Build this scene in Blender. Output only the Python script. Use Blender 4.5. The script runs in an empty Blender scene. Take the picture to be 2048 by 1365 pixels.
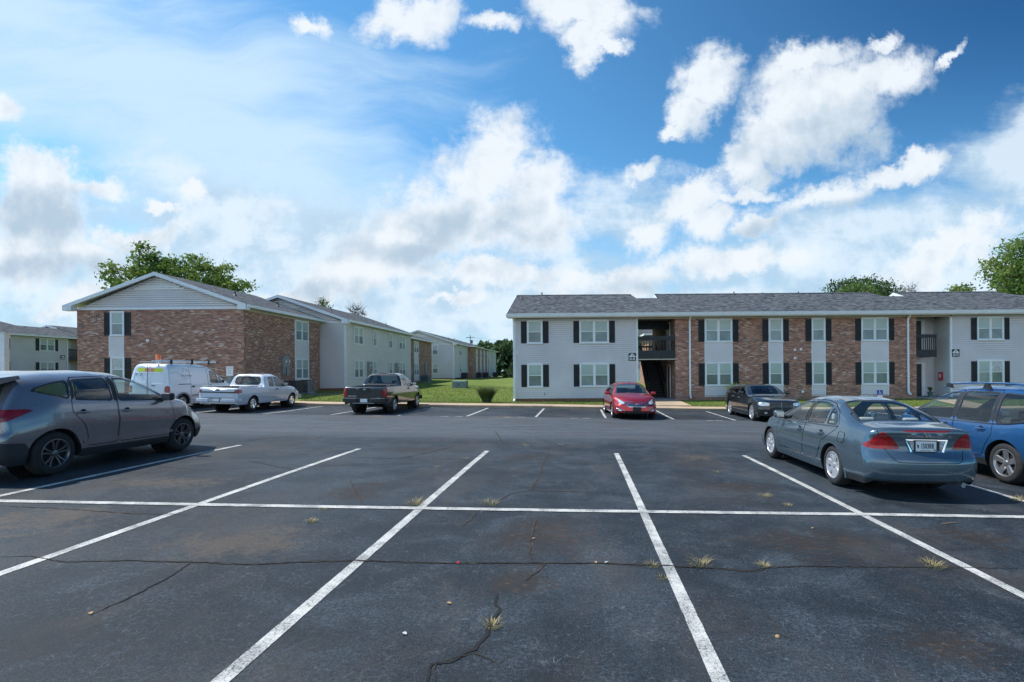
import bpy, math, random
from mathutils import Vector, Matrix, noise
from math import sin, cos, pi, radians as R, sqrt
random.seed(7)
scene = bpy.context.scene
COL = scene.collection
# ---------------------------------------------------------------- camera model (real lens, level, slight roll)
FPX, PU, PV, ROLL, HCAM = 1035.0, 1155.0, 743.0, 0.008, 1.8
def interp(pts, x):
    if x <= pts[0][0]: return pts[0][1]
    for (a, b), (c, d) in zip(pts, pts[1:]):
        if x <= c: return b + (d - b) * (x - a) / (c - a)
    return pts[-1][1]
def sstep(a, b, x):
    t = min(1, max(0, (x - a) / (b - a))); return t * t * (3 - 2 * t)
FARP = [(-45, .95), (-30, .6), (-19, .3), (-13, .12), (-2.4, -.07), (7, -.30), (14, -.38), (30, -.4)]
LAWN = [(-45, 1.05), (-29, .6), (-19, .50), (-12, .33), (-5, .03), (-3.5, -.03), (40, -.03)]
CURB_Y, WALK_Y = 26.5, 27.75
def lot(X, Y):
    n = -.026 * max(-45, min(28, X)); f = interp(FARP, X); t = sstep(8, 24, Y)
    return n + (f - n) * t
def gz(X, Y):
    if Y < CURB_Y: return lot(X, Y)
    l = interp(LAWN, X) + .3 * sstep(38, 75, Y)
    return (lot(X, 26.5) + .13) * (1 - sstep(27.75, 31, Y)) + l * sstep(27.75, 31, Y)
def ground_pt(u, v):
    """point of the lot/lawn seen at photo position u,v"""
    a = u - PU; b = PV - v
    x = a * cos(ROLL) + b * sin(ROLL); y = -a * sin(ROLL) + b * cos(ROLL)
    lo, hi = 1.0, 200.0
    for _ in range(50):
        m = (lo + hi) / 2
        if HCAM + y / FPX * m > gz(x / FPX * m, m): lo = m
        else: hi = m
    return Vector((x / FPX * lo, lo, gz(x / FPX * lo, lo)))

# ---------------------------------------------------------------- node helper
class N:
    def __init__(s, tree): s.t = tree; s.n = tree.nodes; s.l = tree.links
    def new(s, typ, **kw):
        n = s.n.new(typ)
        for k, v in kw.items(): setattr(n, k, v)
        return n
    def put(s, inp, v):
        if isinstance(v, bpy.types.NodeSocket): s.l.new(v, inp)
        elif v is not None:
            if isinstance(v, (tuple, list)) and len(v) == 3 and inp.type == 'RGBA': v = (*v, 1)
            inp.default_value = v
    def m(s, op, a, b=None, c=None, clamp=False):
        n = s.new('ShaderNodeMath', operation=op, use_clamp=clamp)
        s.put(n.inputs[0], a); s.put(n.inputs[1], b); s.put(n.inputs[2], c)
        return n.outputs[0]
    def add(s, a, b): return s.m('ADD', a, b)
    def sub(s, a, b): return s.m('SUBTRACT', a, b)
    def mul(s, a, b): return s.m('MULTIPLY', a, b)
    def mx(s, a, b): return s.m('MAXIMUM', a, b)
    def smooth(s, x, a, b, to0=0., to1=1.):
        n = s.new('ShaderNodeMapRange', interpolation_type='SMOOTHSTEP', clamp=True)
        for i, v in enumerate((x, a, b, to0, to1)): s.put(n.inputs[i], v)
        return n.outputs[0]
    def mix(s, f, a, b, blend='MIX'):
        n = s.new('ShaderNodeMix', data_type='RGBA', blend_type=blend)
        s.put(n.inputs[0], f); s.put(n.inputs[6], a); s.put(n.inputs[7], b)
        return n.outputs[2]
    def noise(s, vec, scale, detail=4, rough=.55, dist=0., out=0):
        n = s.new('ShaderNodeTexNoise'); s.put(n.inputs['Vector'], vec)
        n.inputs['Scale'].default_value = scale; n.inputs['Detail'].default_value = detail
        n.inputs['Roughness'].default_value = rough; n.inputs['Distortion'].default_value = dist
        return n.outputs[out]
    def mapping(s, vec, scale=(1, 1, 1), loc=(0, 0, 0), rot=(0, 0, 0)):
        n = s.new('ShaderNodeMapping'); s.put(n.inputs[0], vec)
        n.inputs['Location'].default_value = loc; n.inputs['Rotation'].default_value = rot; n.inputs['Scale'].default_value = scale
        return n.outputs[0]
    def sep(s, v):
        n = s.new('ShaderNodeSeparateXYZ'); s.put(n.inputs[0], v); return n.outputs
    def comb(s, x, y, z):
        n = s.new('ShaderNodeCombineXYZ')
        for i, v in enumerate((x, y, z)): s.put(n.inputs[i], v)
        return n.outputs[0]
    def bump(s, h, strength=.3, dist=.02):
        n = s.new('ShaderNodeBump'); s.put(n.inputs['Height'], h)
        n.inputs['Strength'].default_value = strength; n.inputs['Distance'].default_value = dist
        return n.outputs[0]
    def coord(s, which='Object'): return s.new('ShaderNodeTexCoord').outputs[which]
    def pos(s): return s.new('ShaderNodeNewGeometry').outputs['Position']

def newmat(name):
    m = bpy.data.materials.new(name); m.use_nodes = True
    m.node_tree.nodes.clear(); n = N(m.node_tree)
    out = n.new('ShaderNodeOutputMaterial'); b = n.new('ShaderNodeBsdfPrincipled')
    n.l.new(b.outputs[0], out.inputs[0])
    return m, n, b, out
def simple(name, col, rough=.6, metal=0., var=.12, vscale=3., bump=0., bscale=60., coat=0., spec=None, emis=None):
    m, n, b, o = newmat(name)
    c = n.coord('Object')
    if var:
        f = n.noise(c, vscale, 5, .6)
        f = n.smooth(f, .3, .7)
        lo = tuple(x * (1 - var) for x in col); hi = tuple(min(1, x * (1 + var)) for x in col)
        n.put(b.inputs['Base Color'], n.mix(f, lo, hi))
    else: b.inputs['Base Color'].default_value = (*col, 1)
    b.inputs['Roughness'].default_value = rough; b.inputs['Metallic'].default_value = metal
    b.inputs['Coat Weight'].default_value = coat; b.inputs['Coat Roughness'].default_value = .04
    if spec is not None: b.inputs['Specular IOR Level'].default_value = spec
    if bump: n.put(b.inputs['Normal'], n.bump(n.noise(c, bscale, 4), bump, .01))
    if emis:
        b.inputs['Emission Color'].default_value = (*emis[0], 1); b.inputs['Emission Strength'].default_value = emis[1]
    return m

MAT = {}
MAT['trim'] = simple('white_trim', (.78, .80, .82), .5, var=.05)
MAT['gutter'] = simple('white_gutter', (.80, .82, .84), .4, var=.05)
MAT['beige'] = simple('beige_board', (.50, .47, .40), .7, var=.08)
MAT['siding'] = simple('vinyl_siding', (.70, .665, .675), .55, var=.05, vscale=.6)
MAT['siding_warm'] = simple('vinyl_siding_warm', (.72, .69, .655), .55, var=.05, vscale=.6)
MAT['shutter'] = simple('dark_shutter', (.012, .016, .024), .6, var=.2)
MAT['blackwood'] = simple('black_painted_wood', (.014, .018, .023), .55, var=.2)
MAT['door'] = simple('dark_door', (.014, .018, .022), .4)
MAT['soffit'] = simple('soffit', (.42, .40, .36), .7)
MAT['rubber'] = simple('tyre_rubber', (.022, .022, .024), .85, var=.25, vscale=20, bump=.2)
MAT['plastic'] = simple('black_plastic', (.016, .017, .019), .6, var=.15)
MAT['cladding'] = simple('grey_cladding', (.028, .030, .034), .55, var=.15)
MAT['under'] = simple('underbody', (.008, .008, .009), .9)
MAT['chrome'] = simple('chrome', (.75, .77, .80), .14, 1.0, var=0)
MAT['alloy'] = simple('alloy', (.42, .43, .45), .32, .8, var=.1, vscale=15)
MAT['alloy_dark'] = simple('alloy_dark', (.20, .21, .23), .3, .85, var=.1)
MAT['hubcap'] = simple('hubcap', (.50, .51, .54), .35, .5, var=.1, vscale=10)
MAT['interior'] = simple('car_interior_grey', (.20, .205, .21), .8)
MAT['interior_dark'] = simple('car_interior_dark', (.025, .026, .03), .8)
MAT['seat_light'] = simple('seat_light', (.42, .43, .44), .85)
MAT['red_lens'] = simple('red_lens', (.30, .001, .004), .2, coat=.5, var=.45, vscale=22)
MAT['white_lens'] = simple('white_lens', (.55, .58, .62), .1, .2, coat=1, var=.5, vscale=18)
MAT['amber'] = simple('amber_lens', (.90, .16, .01), .25, coat=.6, var=.2, vscale=20)
MAT['concrete_dark'] = simple('grey_concrete', (.20, .20, .21), .85, var=.15, bump=.3)
MAT['metal_grey'] = simple('grey_metal', (.26, .28, .29), .5, .3, var=.15)
MAT['metal_dark'] = simple('dark_metal', (.035, .045, .05), .5, .2, var=.2)
MAT['green_box'] = simple('green_metal', (.16, .23, .24), .55, var=.12)
MAT['bark'] = simple('bark', (.10, .085, .07), .9, var=.3, bump=.6, bscale=12)
MAT['deadwood'] = simple('dead_wood', (.17, .15, .14), .9, var=.3)
MAT['redbox'] = simple('red_paint', (.45, .008, .02), .3, coat=.5)
MAT['clay'] = simple('red_clay_footing', (.22, .10, .06), .9, var=.35, vscale=6)
MAT['sign_white'] = simple('sign_white', (.75, .77, .78), .4, var=.03)
MAT['sign_black'] = simple('sign_black', (.012, .014, .018), .4, var=.05)
MAT['sign_blue'] = simple('sign_blue', (.012, .06, .30), .35, var=.03)
MAT['ink'] = simple('ink', (.02, .03, .06), .5, var=0)
MAT['greytext'] = simple('grey_lettering', (.30, .33, .36), .5, var=0)
MAT['yellow'] = simple('hi_vis_yellow', (.72, .80, .02), .4, var=.05)
MAT['orange'] = simple('orange_band', (.75, .30, .14), .4, var=.05)
MAT['terracotta'] = simple('pot', (.10, .16, .15), .6)
MAT['leafdry'] = simple('dry_leaf', (.40, .25, .11), .8, var=.3)
MAT['litter'] = simple('litter', (.42, .43, .45), .6, var=.1)
MAT['redlitter'] = simple('red_litter', (.6, .02, .04), .5)

def glassmat(name, tint, gloss=1.0, rough=.01):
    m, n, b, o = newmat(name); n.n.remove(b)
    tr = n.new('ShaderNodeBsdfTransparent'); tr.inputs[0].default_value = (*tint, 1)
    gl = n.new('ShaderNodeBsdfGlossy'); gl.inputs['Roughness'].default_value = rough; gl.inputs[0].default_value = (.95, .97, 1, 1)
    fr = n.new('ShaderNodeFresnel'); bf = n.new('ShaderNodeNewGeometry').outputs['Backfacing']; n.put(fr.inputs[0], n.add(1.52, n.mul(bf, 1 / 1.52 - 1.52)))
    mx = n.new('ShaderNodeMixShader'); f = n.m('MULTIPLY', fr.outputs[0], 1.6 * gloss, clamp=True)
    n.l.new(f, mx.inputs[0]); n.l.new(tr.outputs[0], mx.inputs[1]); n.l.new(gl.outputs[0], mx.inputs[2]); n.l.new(mx.outputs[0], o.inputs[0])
    return m
MAT['glass_car'] = glassmat('car_glass', (.86, .92, .90), .62)
MAT['glass_tint'] = glassmat('tinted_glass', (.40, .44, .45), .7)
MAT['glass_dark'] = glassmat('privacy_glass', (.10, .12, .13), .9)
MAT['glass_house'] = glassmat('window_glass', (.90, .96, .95), .75, .03)
def blindmat():
    m, n, b, o = newmat('window_blind'); p = n.sep(n.coord('Object'))
    w = n.m('FRACT', n.mul(p[2], 20.)); w = n.smooth(w, .0, .35, .55, 1.)
    v = n.noise(n.coord('Object'), .7, 2)
    c = n.mix(v, (.40, .46, .43), (.58, .60, .56)); n.put(b.inputs['Base Color'], n.mix(1., c, n.comb(w, w, w), 'MULTIPLY'))
    return m
MAT['blind'] = blindmat()
MAT['screen'] = simple('insect_screen', (.22, .25, .25), .8, var=.3, vscale=.8)
MAT['screen_light'] = simple('screen_light', (.34, .36, .35), .8, var=.2, vscale=.8)
MAT['curtain'] = simple('curtain', (.55, .52, .53), .8, var=.25, vscale=6)

def paint(name, col, metal=.35, rough=.32):
    m, n, b, o = newmat(name)
    f = n.noise(n.coord('Object'), 900, 1); dust = n.noise(n.coord('Object'), 2.2, 6, .65)
    c = n.mix(n.smooth(f, .35, .65, 0, .3), col, tuple(min(1, x * 1.5 + .01) for x in col))
    c = n.mix(n.smooth(dust, .45, .85, 0, .012), c, (.32, .30, .27))
    n.put(b.inputs['Base Color'], c)
    b.inputs['Metallic'].default_value = metal; n.put(b.inputs['Roughness'], n.smooth(dust, .3, .8, rough, rough + .06))
    b.inputs['Coat Weight'].default_value = 1.; b.inputs['Coat Roughness'].default_value = .03; b.inputs['Coat IOR'].default_value = 1.55
    return m

def brickmat():
    m, n, b, o = newmat('brick'); uv = n.coord('UV')
    br = n.new('ShaderNodeTexBrick'); n.put(br.inputs['Vector'], uv)
    br.inputs['Scale'].default_value = 1.; br.inputs['Brick Width'].default_value = .20; br.inputs['Row Height'].default_value = .0677
    br.inputs['Mortar Size'].default_value = .007; br.inputs['Mortar Smooth'].default_value = .1; br.inputs['Bias'].default_value = -.15
    br.inputs['Color1'].default_value = (0, 0, 0, 1); br.inputs['Color2'].default_value = (1, 1, 1, 1); br.inputs['Mortar'].default_value = (.5, .5, .5, 1)
    # one random value per brick, its own course and joint
    s = n.sep(uv)
    row = n.m('FLOOR', n.m('DIVIDE', s[1], .0677)); off = n.mul(n.m('MODULO', n.m('ABSOLUTE', row), 2.), .10)
    colm = n.m('FLOOR', n.m('DIVIDE', n.add(s[0], off), .20))
    wn = n.new('ShaderNodeTexWhiteNoise', noise_dimensions='2D'); n.put(wn.inputs['Vector'], n.comb(colm, row, 0.))
    r = wn.outputs['Value']
    clump = n.noise(n.mapping(uv, (.55, 1.6, 1)), 1.7, 3, .6)
    rr = n.m('ADD', n.mul(r, .84), n.mul(n.smooth(clump, .38, .66), .18))
    ramp = n.new('ShaderNodeValToRGB'); n.l.new(rr, ramp.inputs[0])
    e = ramp.color_ramp.elements; e[0].position = 0; e[0].color = (.085, .040, .032, 1); e[1].position = 1.; e[1].color = (.66, .56, .53, 1)
    for p, c in ((.25, (.27, .096, .054)), (.55, (.40, .158, .092)), (.80, (.48, .220, .140)), (.91, (.58, .39, .31))):
        k = e.new(p); k.color = (*c, 1)
    z = n.sep(n.coord('Object'))[2]
    clay = n.mul(n.smooth(n.add(z, n.mul(clump, .8)), 1.35, .35), .55)
    c = n.mix(clay, ramp.outputs[0], (.30, .12, .065))
    c = n.mix(br.outputs['Fac'], c, (.36, .33, .30))
    n.put(b.inputs['Base Color'], c); b.inputs['Roughness'].default_value = .85
    n.put(b.inputs['Normal'], n.bump(n.m('SUBTRACT', 1., br.outputs['Fac']), .5, .008))
    return m
MAT['brick'] = brickmat()

def shinglemat(name, along):
    m, n, b, o = newmat(name); uv = n.coord('UV'); s = n.sep(uv)
    a, r = (s[0], s[1]) if along == 'x' else (s[1], s[0])
    row = n.m('FLOOR', n.m('DIVIDE', r, .14)); cm = n.m('FLOOR', n.m('DIVIDE', n.add(a, n.mul(n.m('SINE', n.mul(row, 12.9)), .8)), .22))
    wn = n.new('ShaderNodeTexWhiteNoise', noise_dimensions='2D'); n.put(wn.inputs['Vector'], n.comb(cm, row, 0.))
    big = n.noise(uv, .35, 4, .6); fine = n.noise(uv, 14, 3, .7)
    v = n.add(n.mul(wn.outputs['Value'], .55), n.mul(fine, .45))
    c = n.mix(n.smooth(v, .2, .8), (.032, .037, .044), (.120, .132, .145))
    c = n.mix(n.smooth(big, .35, .7, 0, .3), c, (.085, .086, .09))
    edge = n.m('FRACT', n.m('DIVIDE', r, .14))
    n.put(b.inputs['Base Color'], c); b.inputs['Roughness'].default_value = .95; b.inputs['Specular IOR Level'].default_value = .2
    n.put(b.inputs['Normal'], n.bump(n.add(edge, wn.outputs['Value']), .5, .01))
    return m
MAT['shingle_x'] = shinglemat('asphalt_shingles', 'x'); MAT['shingle_y'] = shinglemat('asphalt_shingles_side', 'y')

# ---------------------------------------------------------------- mesh builder
def finish(me, name, mats, parent, smooth=None):
    if not isinstance(mats, (list, tuple)): mats = [mats]
    for k in mats: me.materials.append(MAT[k] if isinstance(k, str) else k)
    if smooth is not None:
        me.polygons.foreach_set('use_smooth', [smooth] * len(me.polygons))
    o = bpy.data.objects.new(name, me); COL.objects.link(o)
    if parent: o.parent = parent
    return o
class MB:
    def __init__(s, org=(0, 0, 0), frame=None):
        s.v = []; s.f = []; s.mi = []; s.org = Vector(org); s.F = frame; s.cm = 0
    def P(s, p):
        p = Vector(p); return s.F @ p if s.F else p
    def face(s, pts, flip=False):
        i = len(s.v); s.v += [s.P(p) for p in pts]; r = list(range(i, i + len(pts)))
        s.f.append(r[::-1] if flip else r); s.mi.append(s.cm)
    def box(s, x0, x1, y0, y1, z0, z1):
        if x0 > x1: x0, x1 = x1, x0
        if y0 > y1: y0, y1 = y1, y0
        if z0 > z1: z0, z1 = z1, z0
        i = len(s.v)
        for z in (z0, z1):
            for x, y in ((x0, y0), (x1, y0), (x1, y1), (x0, y1)): s.v.append(s.P((x, y, z)))
        for q in ((3, 2, 1, 0), (4, 5, 6, 7), (0, 1, 5, 4), (1, 2, 6, 5), (2, 3, 7, 6), (3, 0, 4, 7)):
            s.f.append([i + k for k in q]); s.mi.append(s.cm)
    def prism(s, poly, axis, a, b):
        """poly of 2D points extruded along axis ('x','y','z') from a to b"""
        def mk(p, t):
            if axis == 'x': return (t, p[0], p[1])
            if axis == 'y': return (p[0], t, p[1])
            return (p[0], p[1], t)
        i = len(s.v); n = len(poly)
        for t in (a, b): s.v += [s.P(mk(p, t)) for p in poly]
        s.f.append([i + k for k in range(n)][::-1]); s.mi.append(s.cm)
        s.f.append([i + n + k for k in range(n)]); s.mi.append(s.cm)
        for k in range(n):
            s.f.append([i + k, i + (k + 1) % n, i + n + (k + 1) % n, i + n + k]); s.mi.append(s.cm)
    def tube(s, pts, r, seg=8, r2=None, cap=True):
        pts = [Vector(p) for p in pts]; n = len(pts); rings = []
        for k, p in enumerate(pts):
            d = (pts[min(k + 1, n - 1)] - pts[max(k - 1, 0)]).normalized()
            up = Vector((0, 0, 1)) if abs(d.z) < .9 else Vector((1, 0, 0))
            a = d.cross(up).normalized(); b = d.cross(a)
            rr = r if r2 is None else r + (r2 - r) * k / (n - 1)
            i = len(s.v)
            s.v += [s.P(p + rr * (cos(2 * pi * q / seg) * a + sin(2 * pi * q / seg) * b)) for q in range(seg)]
            rings.append(i)
        for i, j in zip(rings, rings[1:]):
            for q in range(seg):
                s.f.append([i + q, i + (q + 1) % seg, j + (q + 1) % seg, j + q]); s.mi.append(s.cm)
        if cap:
            s.f.append([rings[0] + q for q in range(seg)][::-1]); s.mi.append(s.cm)
            s.f.append([rings[-1] + q for q in range(seg)]); s.mi.append(s.cm)
    def lathe(s, prof, c, axis='y', seg=32, sgn=1):
        """prof (radius, along) about axis through c"""
        c = Vector(c); rings = []
        for r, t in prof:
            i = len(s.v)
            for q in range(seg):
                a = 2 * pi * q / seg
                if axis == 'y': p = Vector((r * cos(a), sgn * t, r * sin(a)))
                else: p = Vector((r * cos(a), r * sin(a), t))
                s.v.append(s.P(c + p))
            rings.append(i)
        for i, j in zip(rings, rings[1:]):
            for q in range(seg):
                s.f.append([i + q, i + (q + 1) % seg, j + (q + 1) % seg, j + q]); s.mi.append(s.cm)
    def build(s, name, mats, parent=None, smooth=False, bevel=0, uv=True):
        me = bpy.data.meshes.new(name)
        me.from_pydata([tuple(p - s.org) for p in s.v], [], s.f); me.validate()
        if any(s.mi) and len(me.polygons) == len(s.mi): me.polygons.foreach_set('material_index', s.mi)
        if uv:
            L = me.uv_layers.new(name='UVMap'); data = [0.0] * (2 * len(me.loops)); ox = s.org
            for p in me.polygons:
                nn = p.normal
                for li in p.loop_indices:
                    c = me.vertices[me.loops[li].vertex_index].co + ox
                    if abs(nn.z) > .75: a, b = c.x, c.y
                    elif abs(nn.x) > abs(nn.y): a, b = c.y, c.z
                    else: a, b = c.x, c.z
                    data[2 * li] = a; data[2 * li + 1] = b
            L.data.foreach_set('uv', data)
        o = finish(me, name, mats, parent, smooth)
        if bevel:
            bm = o.modifiers.new('bevel', 'BEVEL'); bm.width = bevel; bm.segments = 2; bm.limit_method = 'ANGLE'
            if smooth: pass
        if smooth:
            try: me.set_sharp_from_angle(angle=R(40))
            except Exception: pass
        return o
def tag(o, label=None, cat=None, group=None, kind=None):
    if label: o['label'] = label
    if cat: o['category'] = cat
    if group: o['group'] = group
    if kind: o['kind'] = kind
    return o
def thing(name, label, cat, loc=(0, 0, 0), group=None):
    o = bpy.data.objects.new(name, None); COL.objects.link(o); o.location = loc; o.empty_display_size = .3
    return tag(o, label, cat, group)
def text_mesh(txt, size, extrude=.002, bold=0.):
    cu = bpy.data.curves.new('txt', 'FONT'); cu.body = txt; cu.size = size; cu.extrude = extrude; cu.align_x = 'CENTER'; cu.align_y = 'CENTER'
    cu.resolution_u = 2; cu.offset = bold
    o = bpy.data.objects.new('txt', cu); COL.objects.link(o)
    dg = bpy.context.evaluated_depsgraph_get(); me = bpy.data.meshes.new_from_object(o.evaluated_get(dg))
    bpy.data.objects.remove(o); me.materials.clear(); return me
def put_text(txt, size, name, mat, parent, M, extrude=.002, bold=0.):
    me = text_mesh(txt, size, extrude, bold); me.transform(M)
    return finish(me, name, mat, parent)
# ================================================================ vehicles
def chaikin(p, n=2, r=.25):
    for _ in range(n):
        q = []
        for k in range(len(p)):
            a, b = p[k], p[(k + 1) % len(p)]
            q.append((a[0] + (b[0] - a[0]) * r, a[1] + (b[1] - a[1]) * r)); q.append((b[0] + (a[0] - b[0]) * r, b[1] + (a[1] - b[1]) * r))
        p = q
    return p
def fillet(p, r=.05, k=4):
    """round the corners of a polygon with a fixed radius"""
    out = []; n = len(p)
    for i in range(n):
        a, c, d = Vector(p[i - 1]), Vector(p[i]), Vector(p[(i + 1) % n]); u, v = a - c, d - c; lu, lv = u.length, v.length
        if lu < 1e-6 or lv < 1e-6: continue
        u /= lu; v /= lv; dot = max(-.999, min(.999, u.dot(v)))
        if dot < -.97: out.append(tuple(c)); continue
        t = min(r / math.tan(math.acos(dot) / 2), lu * .42, lv * .42); s, e = c + u * t, c + v * t
        for q in range(k + 1):
            w = q / k; m = s * (1 - w) ** 2 + c * 2 * w * (1 - w) + e * w ** 2; out.append((m.x, m.y))
    return out
def polysd(poly):
    n = len(poly); xs = [p[0] for p in poly]; ys = [p[1] for p in poly]
    bx0, bx1, by0, by1 = min(xs), max(xs), min(ys), max(ys)
    E = []
    for k in range(n):
        a, b = poly[k], poly[(k + 1) % n]; dx, dy = b[0] - a[0], b[1] - a[1]
        E.append((a[0], a[1], b[1], dx, dy, dx * dx + dy * dy + 1e-12))
    def f(x, y):
        if x < bx0 - .25 or x > bx1 + .25 or y < by0 - .25 or y > by1 + .25:
            return max(bx0 - x, x - bx1, by0 - y, y - by1)
        d = 1e9; ins = False
        for ax, ay, by, dx, dy, l in E:
            px, py = x - ax, y - ay
            t = (px * dx + py * dy) / l; t = 0 if t < 0 else 1 if t > 1 else t
            ex, ey = px - t * dx, py - t * dy; q = ex * ex + ey * ey
            if q < d: d = q
            if (ay > y) != (by > y) and px < dx * py / dy: ins = not ins
        d = sqrt(d); return -d if ins else d
    return f
class Skin:
    """faces over a shared vertex pool (position+normal)"""
    def __init__(s, V, F): s.V = V; s.F = F
    def split(s, func, gate=None):
        """returns (outside, inside) Skins; func<0 is inside"""
        V = s.V; val = {}; cut = {}; out = []; ins = []
        def g(i):
            r = val.get(i)
            if r is None: r = func(V[i]); r = r if abs(r) > 1e-7 else 1e-7; val[i] = r
            return r
        for f in s.F:
            if gate:
                cx = [sum(V[i][k] for i in f) / len(f) for k in range(6)]
                if not gate(cx): out.append(f); continue
            vs = [g(i) for i in f]
            if min(vs) > 0: out.append(f); continue
            if max(vs) < 0: ins.append(f); continue
            A = []; B = []
            for k in range(len(f)):
                i, j = f[k], f[(k + 1) % len(f)]; a, b = vs[k], vs[(k + 1) % len(f)]
                (A if a > 0 else B).append(i)
                if (a > 0) != (b > 0):
                    key = (i, j) if i < j else (j, i); m = cut.get(key)
                    if m is None:
                        t = a / (a - b); t = min(.999, max(.001, t)); p, q = V[i], V[j]
                        V.append(tuple(p[z] + (q[z] - p[z]) * t for z in range(6))); m = len(V) - 1; cut[key] = m
                    A.append(m); B.append(m)
            if len(A) > 2: out.append(A)
            if len(B) > 2: ins.append(B)
        return Skin(V, out), Skin(V, ins)
    def band(s, func, w, gate=None):
        """(outer, band, inner)"""
        o, i = s.split(lambda v: func(v) - w, gate); b, inner = i.split(lambda v: func(v) + w)
        return o, b, inner
    def plus(s, o): return Skin(s.V, s.F + o.F)
    def mesh(s, name, mats, parent, off=0.):
        if name in ('lower_cladding', 'trunk_lid', 'upper_grille', 'tailgate', 'grille') and not getattr(s, 'whole', False):
            par = {}
            def fd(i):
                while par.setdefault(i, i) != i: par[i] = par[par[i]]; i = par[i]
                return i
            for f in s.F:
                for i in f[1:]: par[fd(i)] = fd(f[0])
            g = {}
            for f in s.F: g.setdefault(fd(f[0]), []).append(f)
            gs = sorted(g.values(), key=len, reverse=True); o = None
            for q in gs:
                if len(q) < 12 and o: continue
                k = Skin(s.V, q); k.whole = True; r_ = k.mesh(name, mats, parent, off); o = o or r_
            return o
        used = sorted({i for f in s.F for i in f}); mp = {i: k for k, i in enumerate(used)}
        if not used: return None
        me = bpy.data.meshes.new(name); V = s.V
        me.from_pydata([tuple(V[i][k] + V[i][3 + k] * off for k in range(3)) for i in used], [], [[mp[i] for i in f] for f in s.F])
        me.polygons.foreach_set('use_smooth', [True] * len(me.polygons))
        ns = []
        for i in used:
            n = Vector(V[i][3:6]); ns.append(tuple(n.normalized()) if n.length > 1e-6 else (0, 0, 1))
        me.normals_split_custom_set_from_vertices(ns)
        o = finish(me, name, mats, parent)
        return o
def smoothcurve(pts, r):
    def f(x):
        return sum(w * interp(pts, x + r * d) for d, w in ((-1, .15), (-.5, .22), (0, .26), (.5, .22), (1, .15)))
    return f
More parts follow.
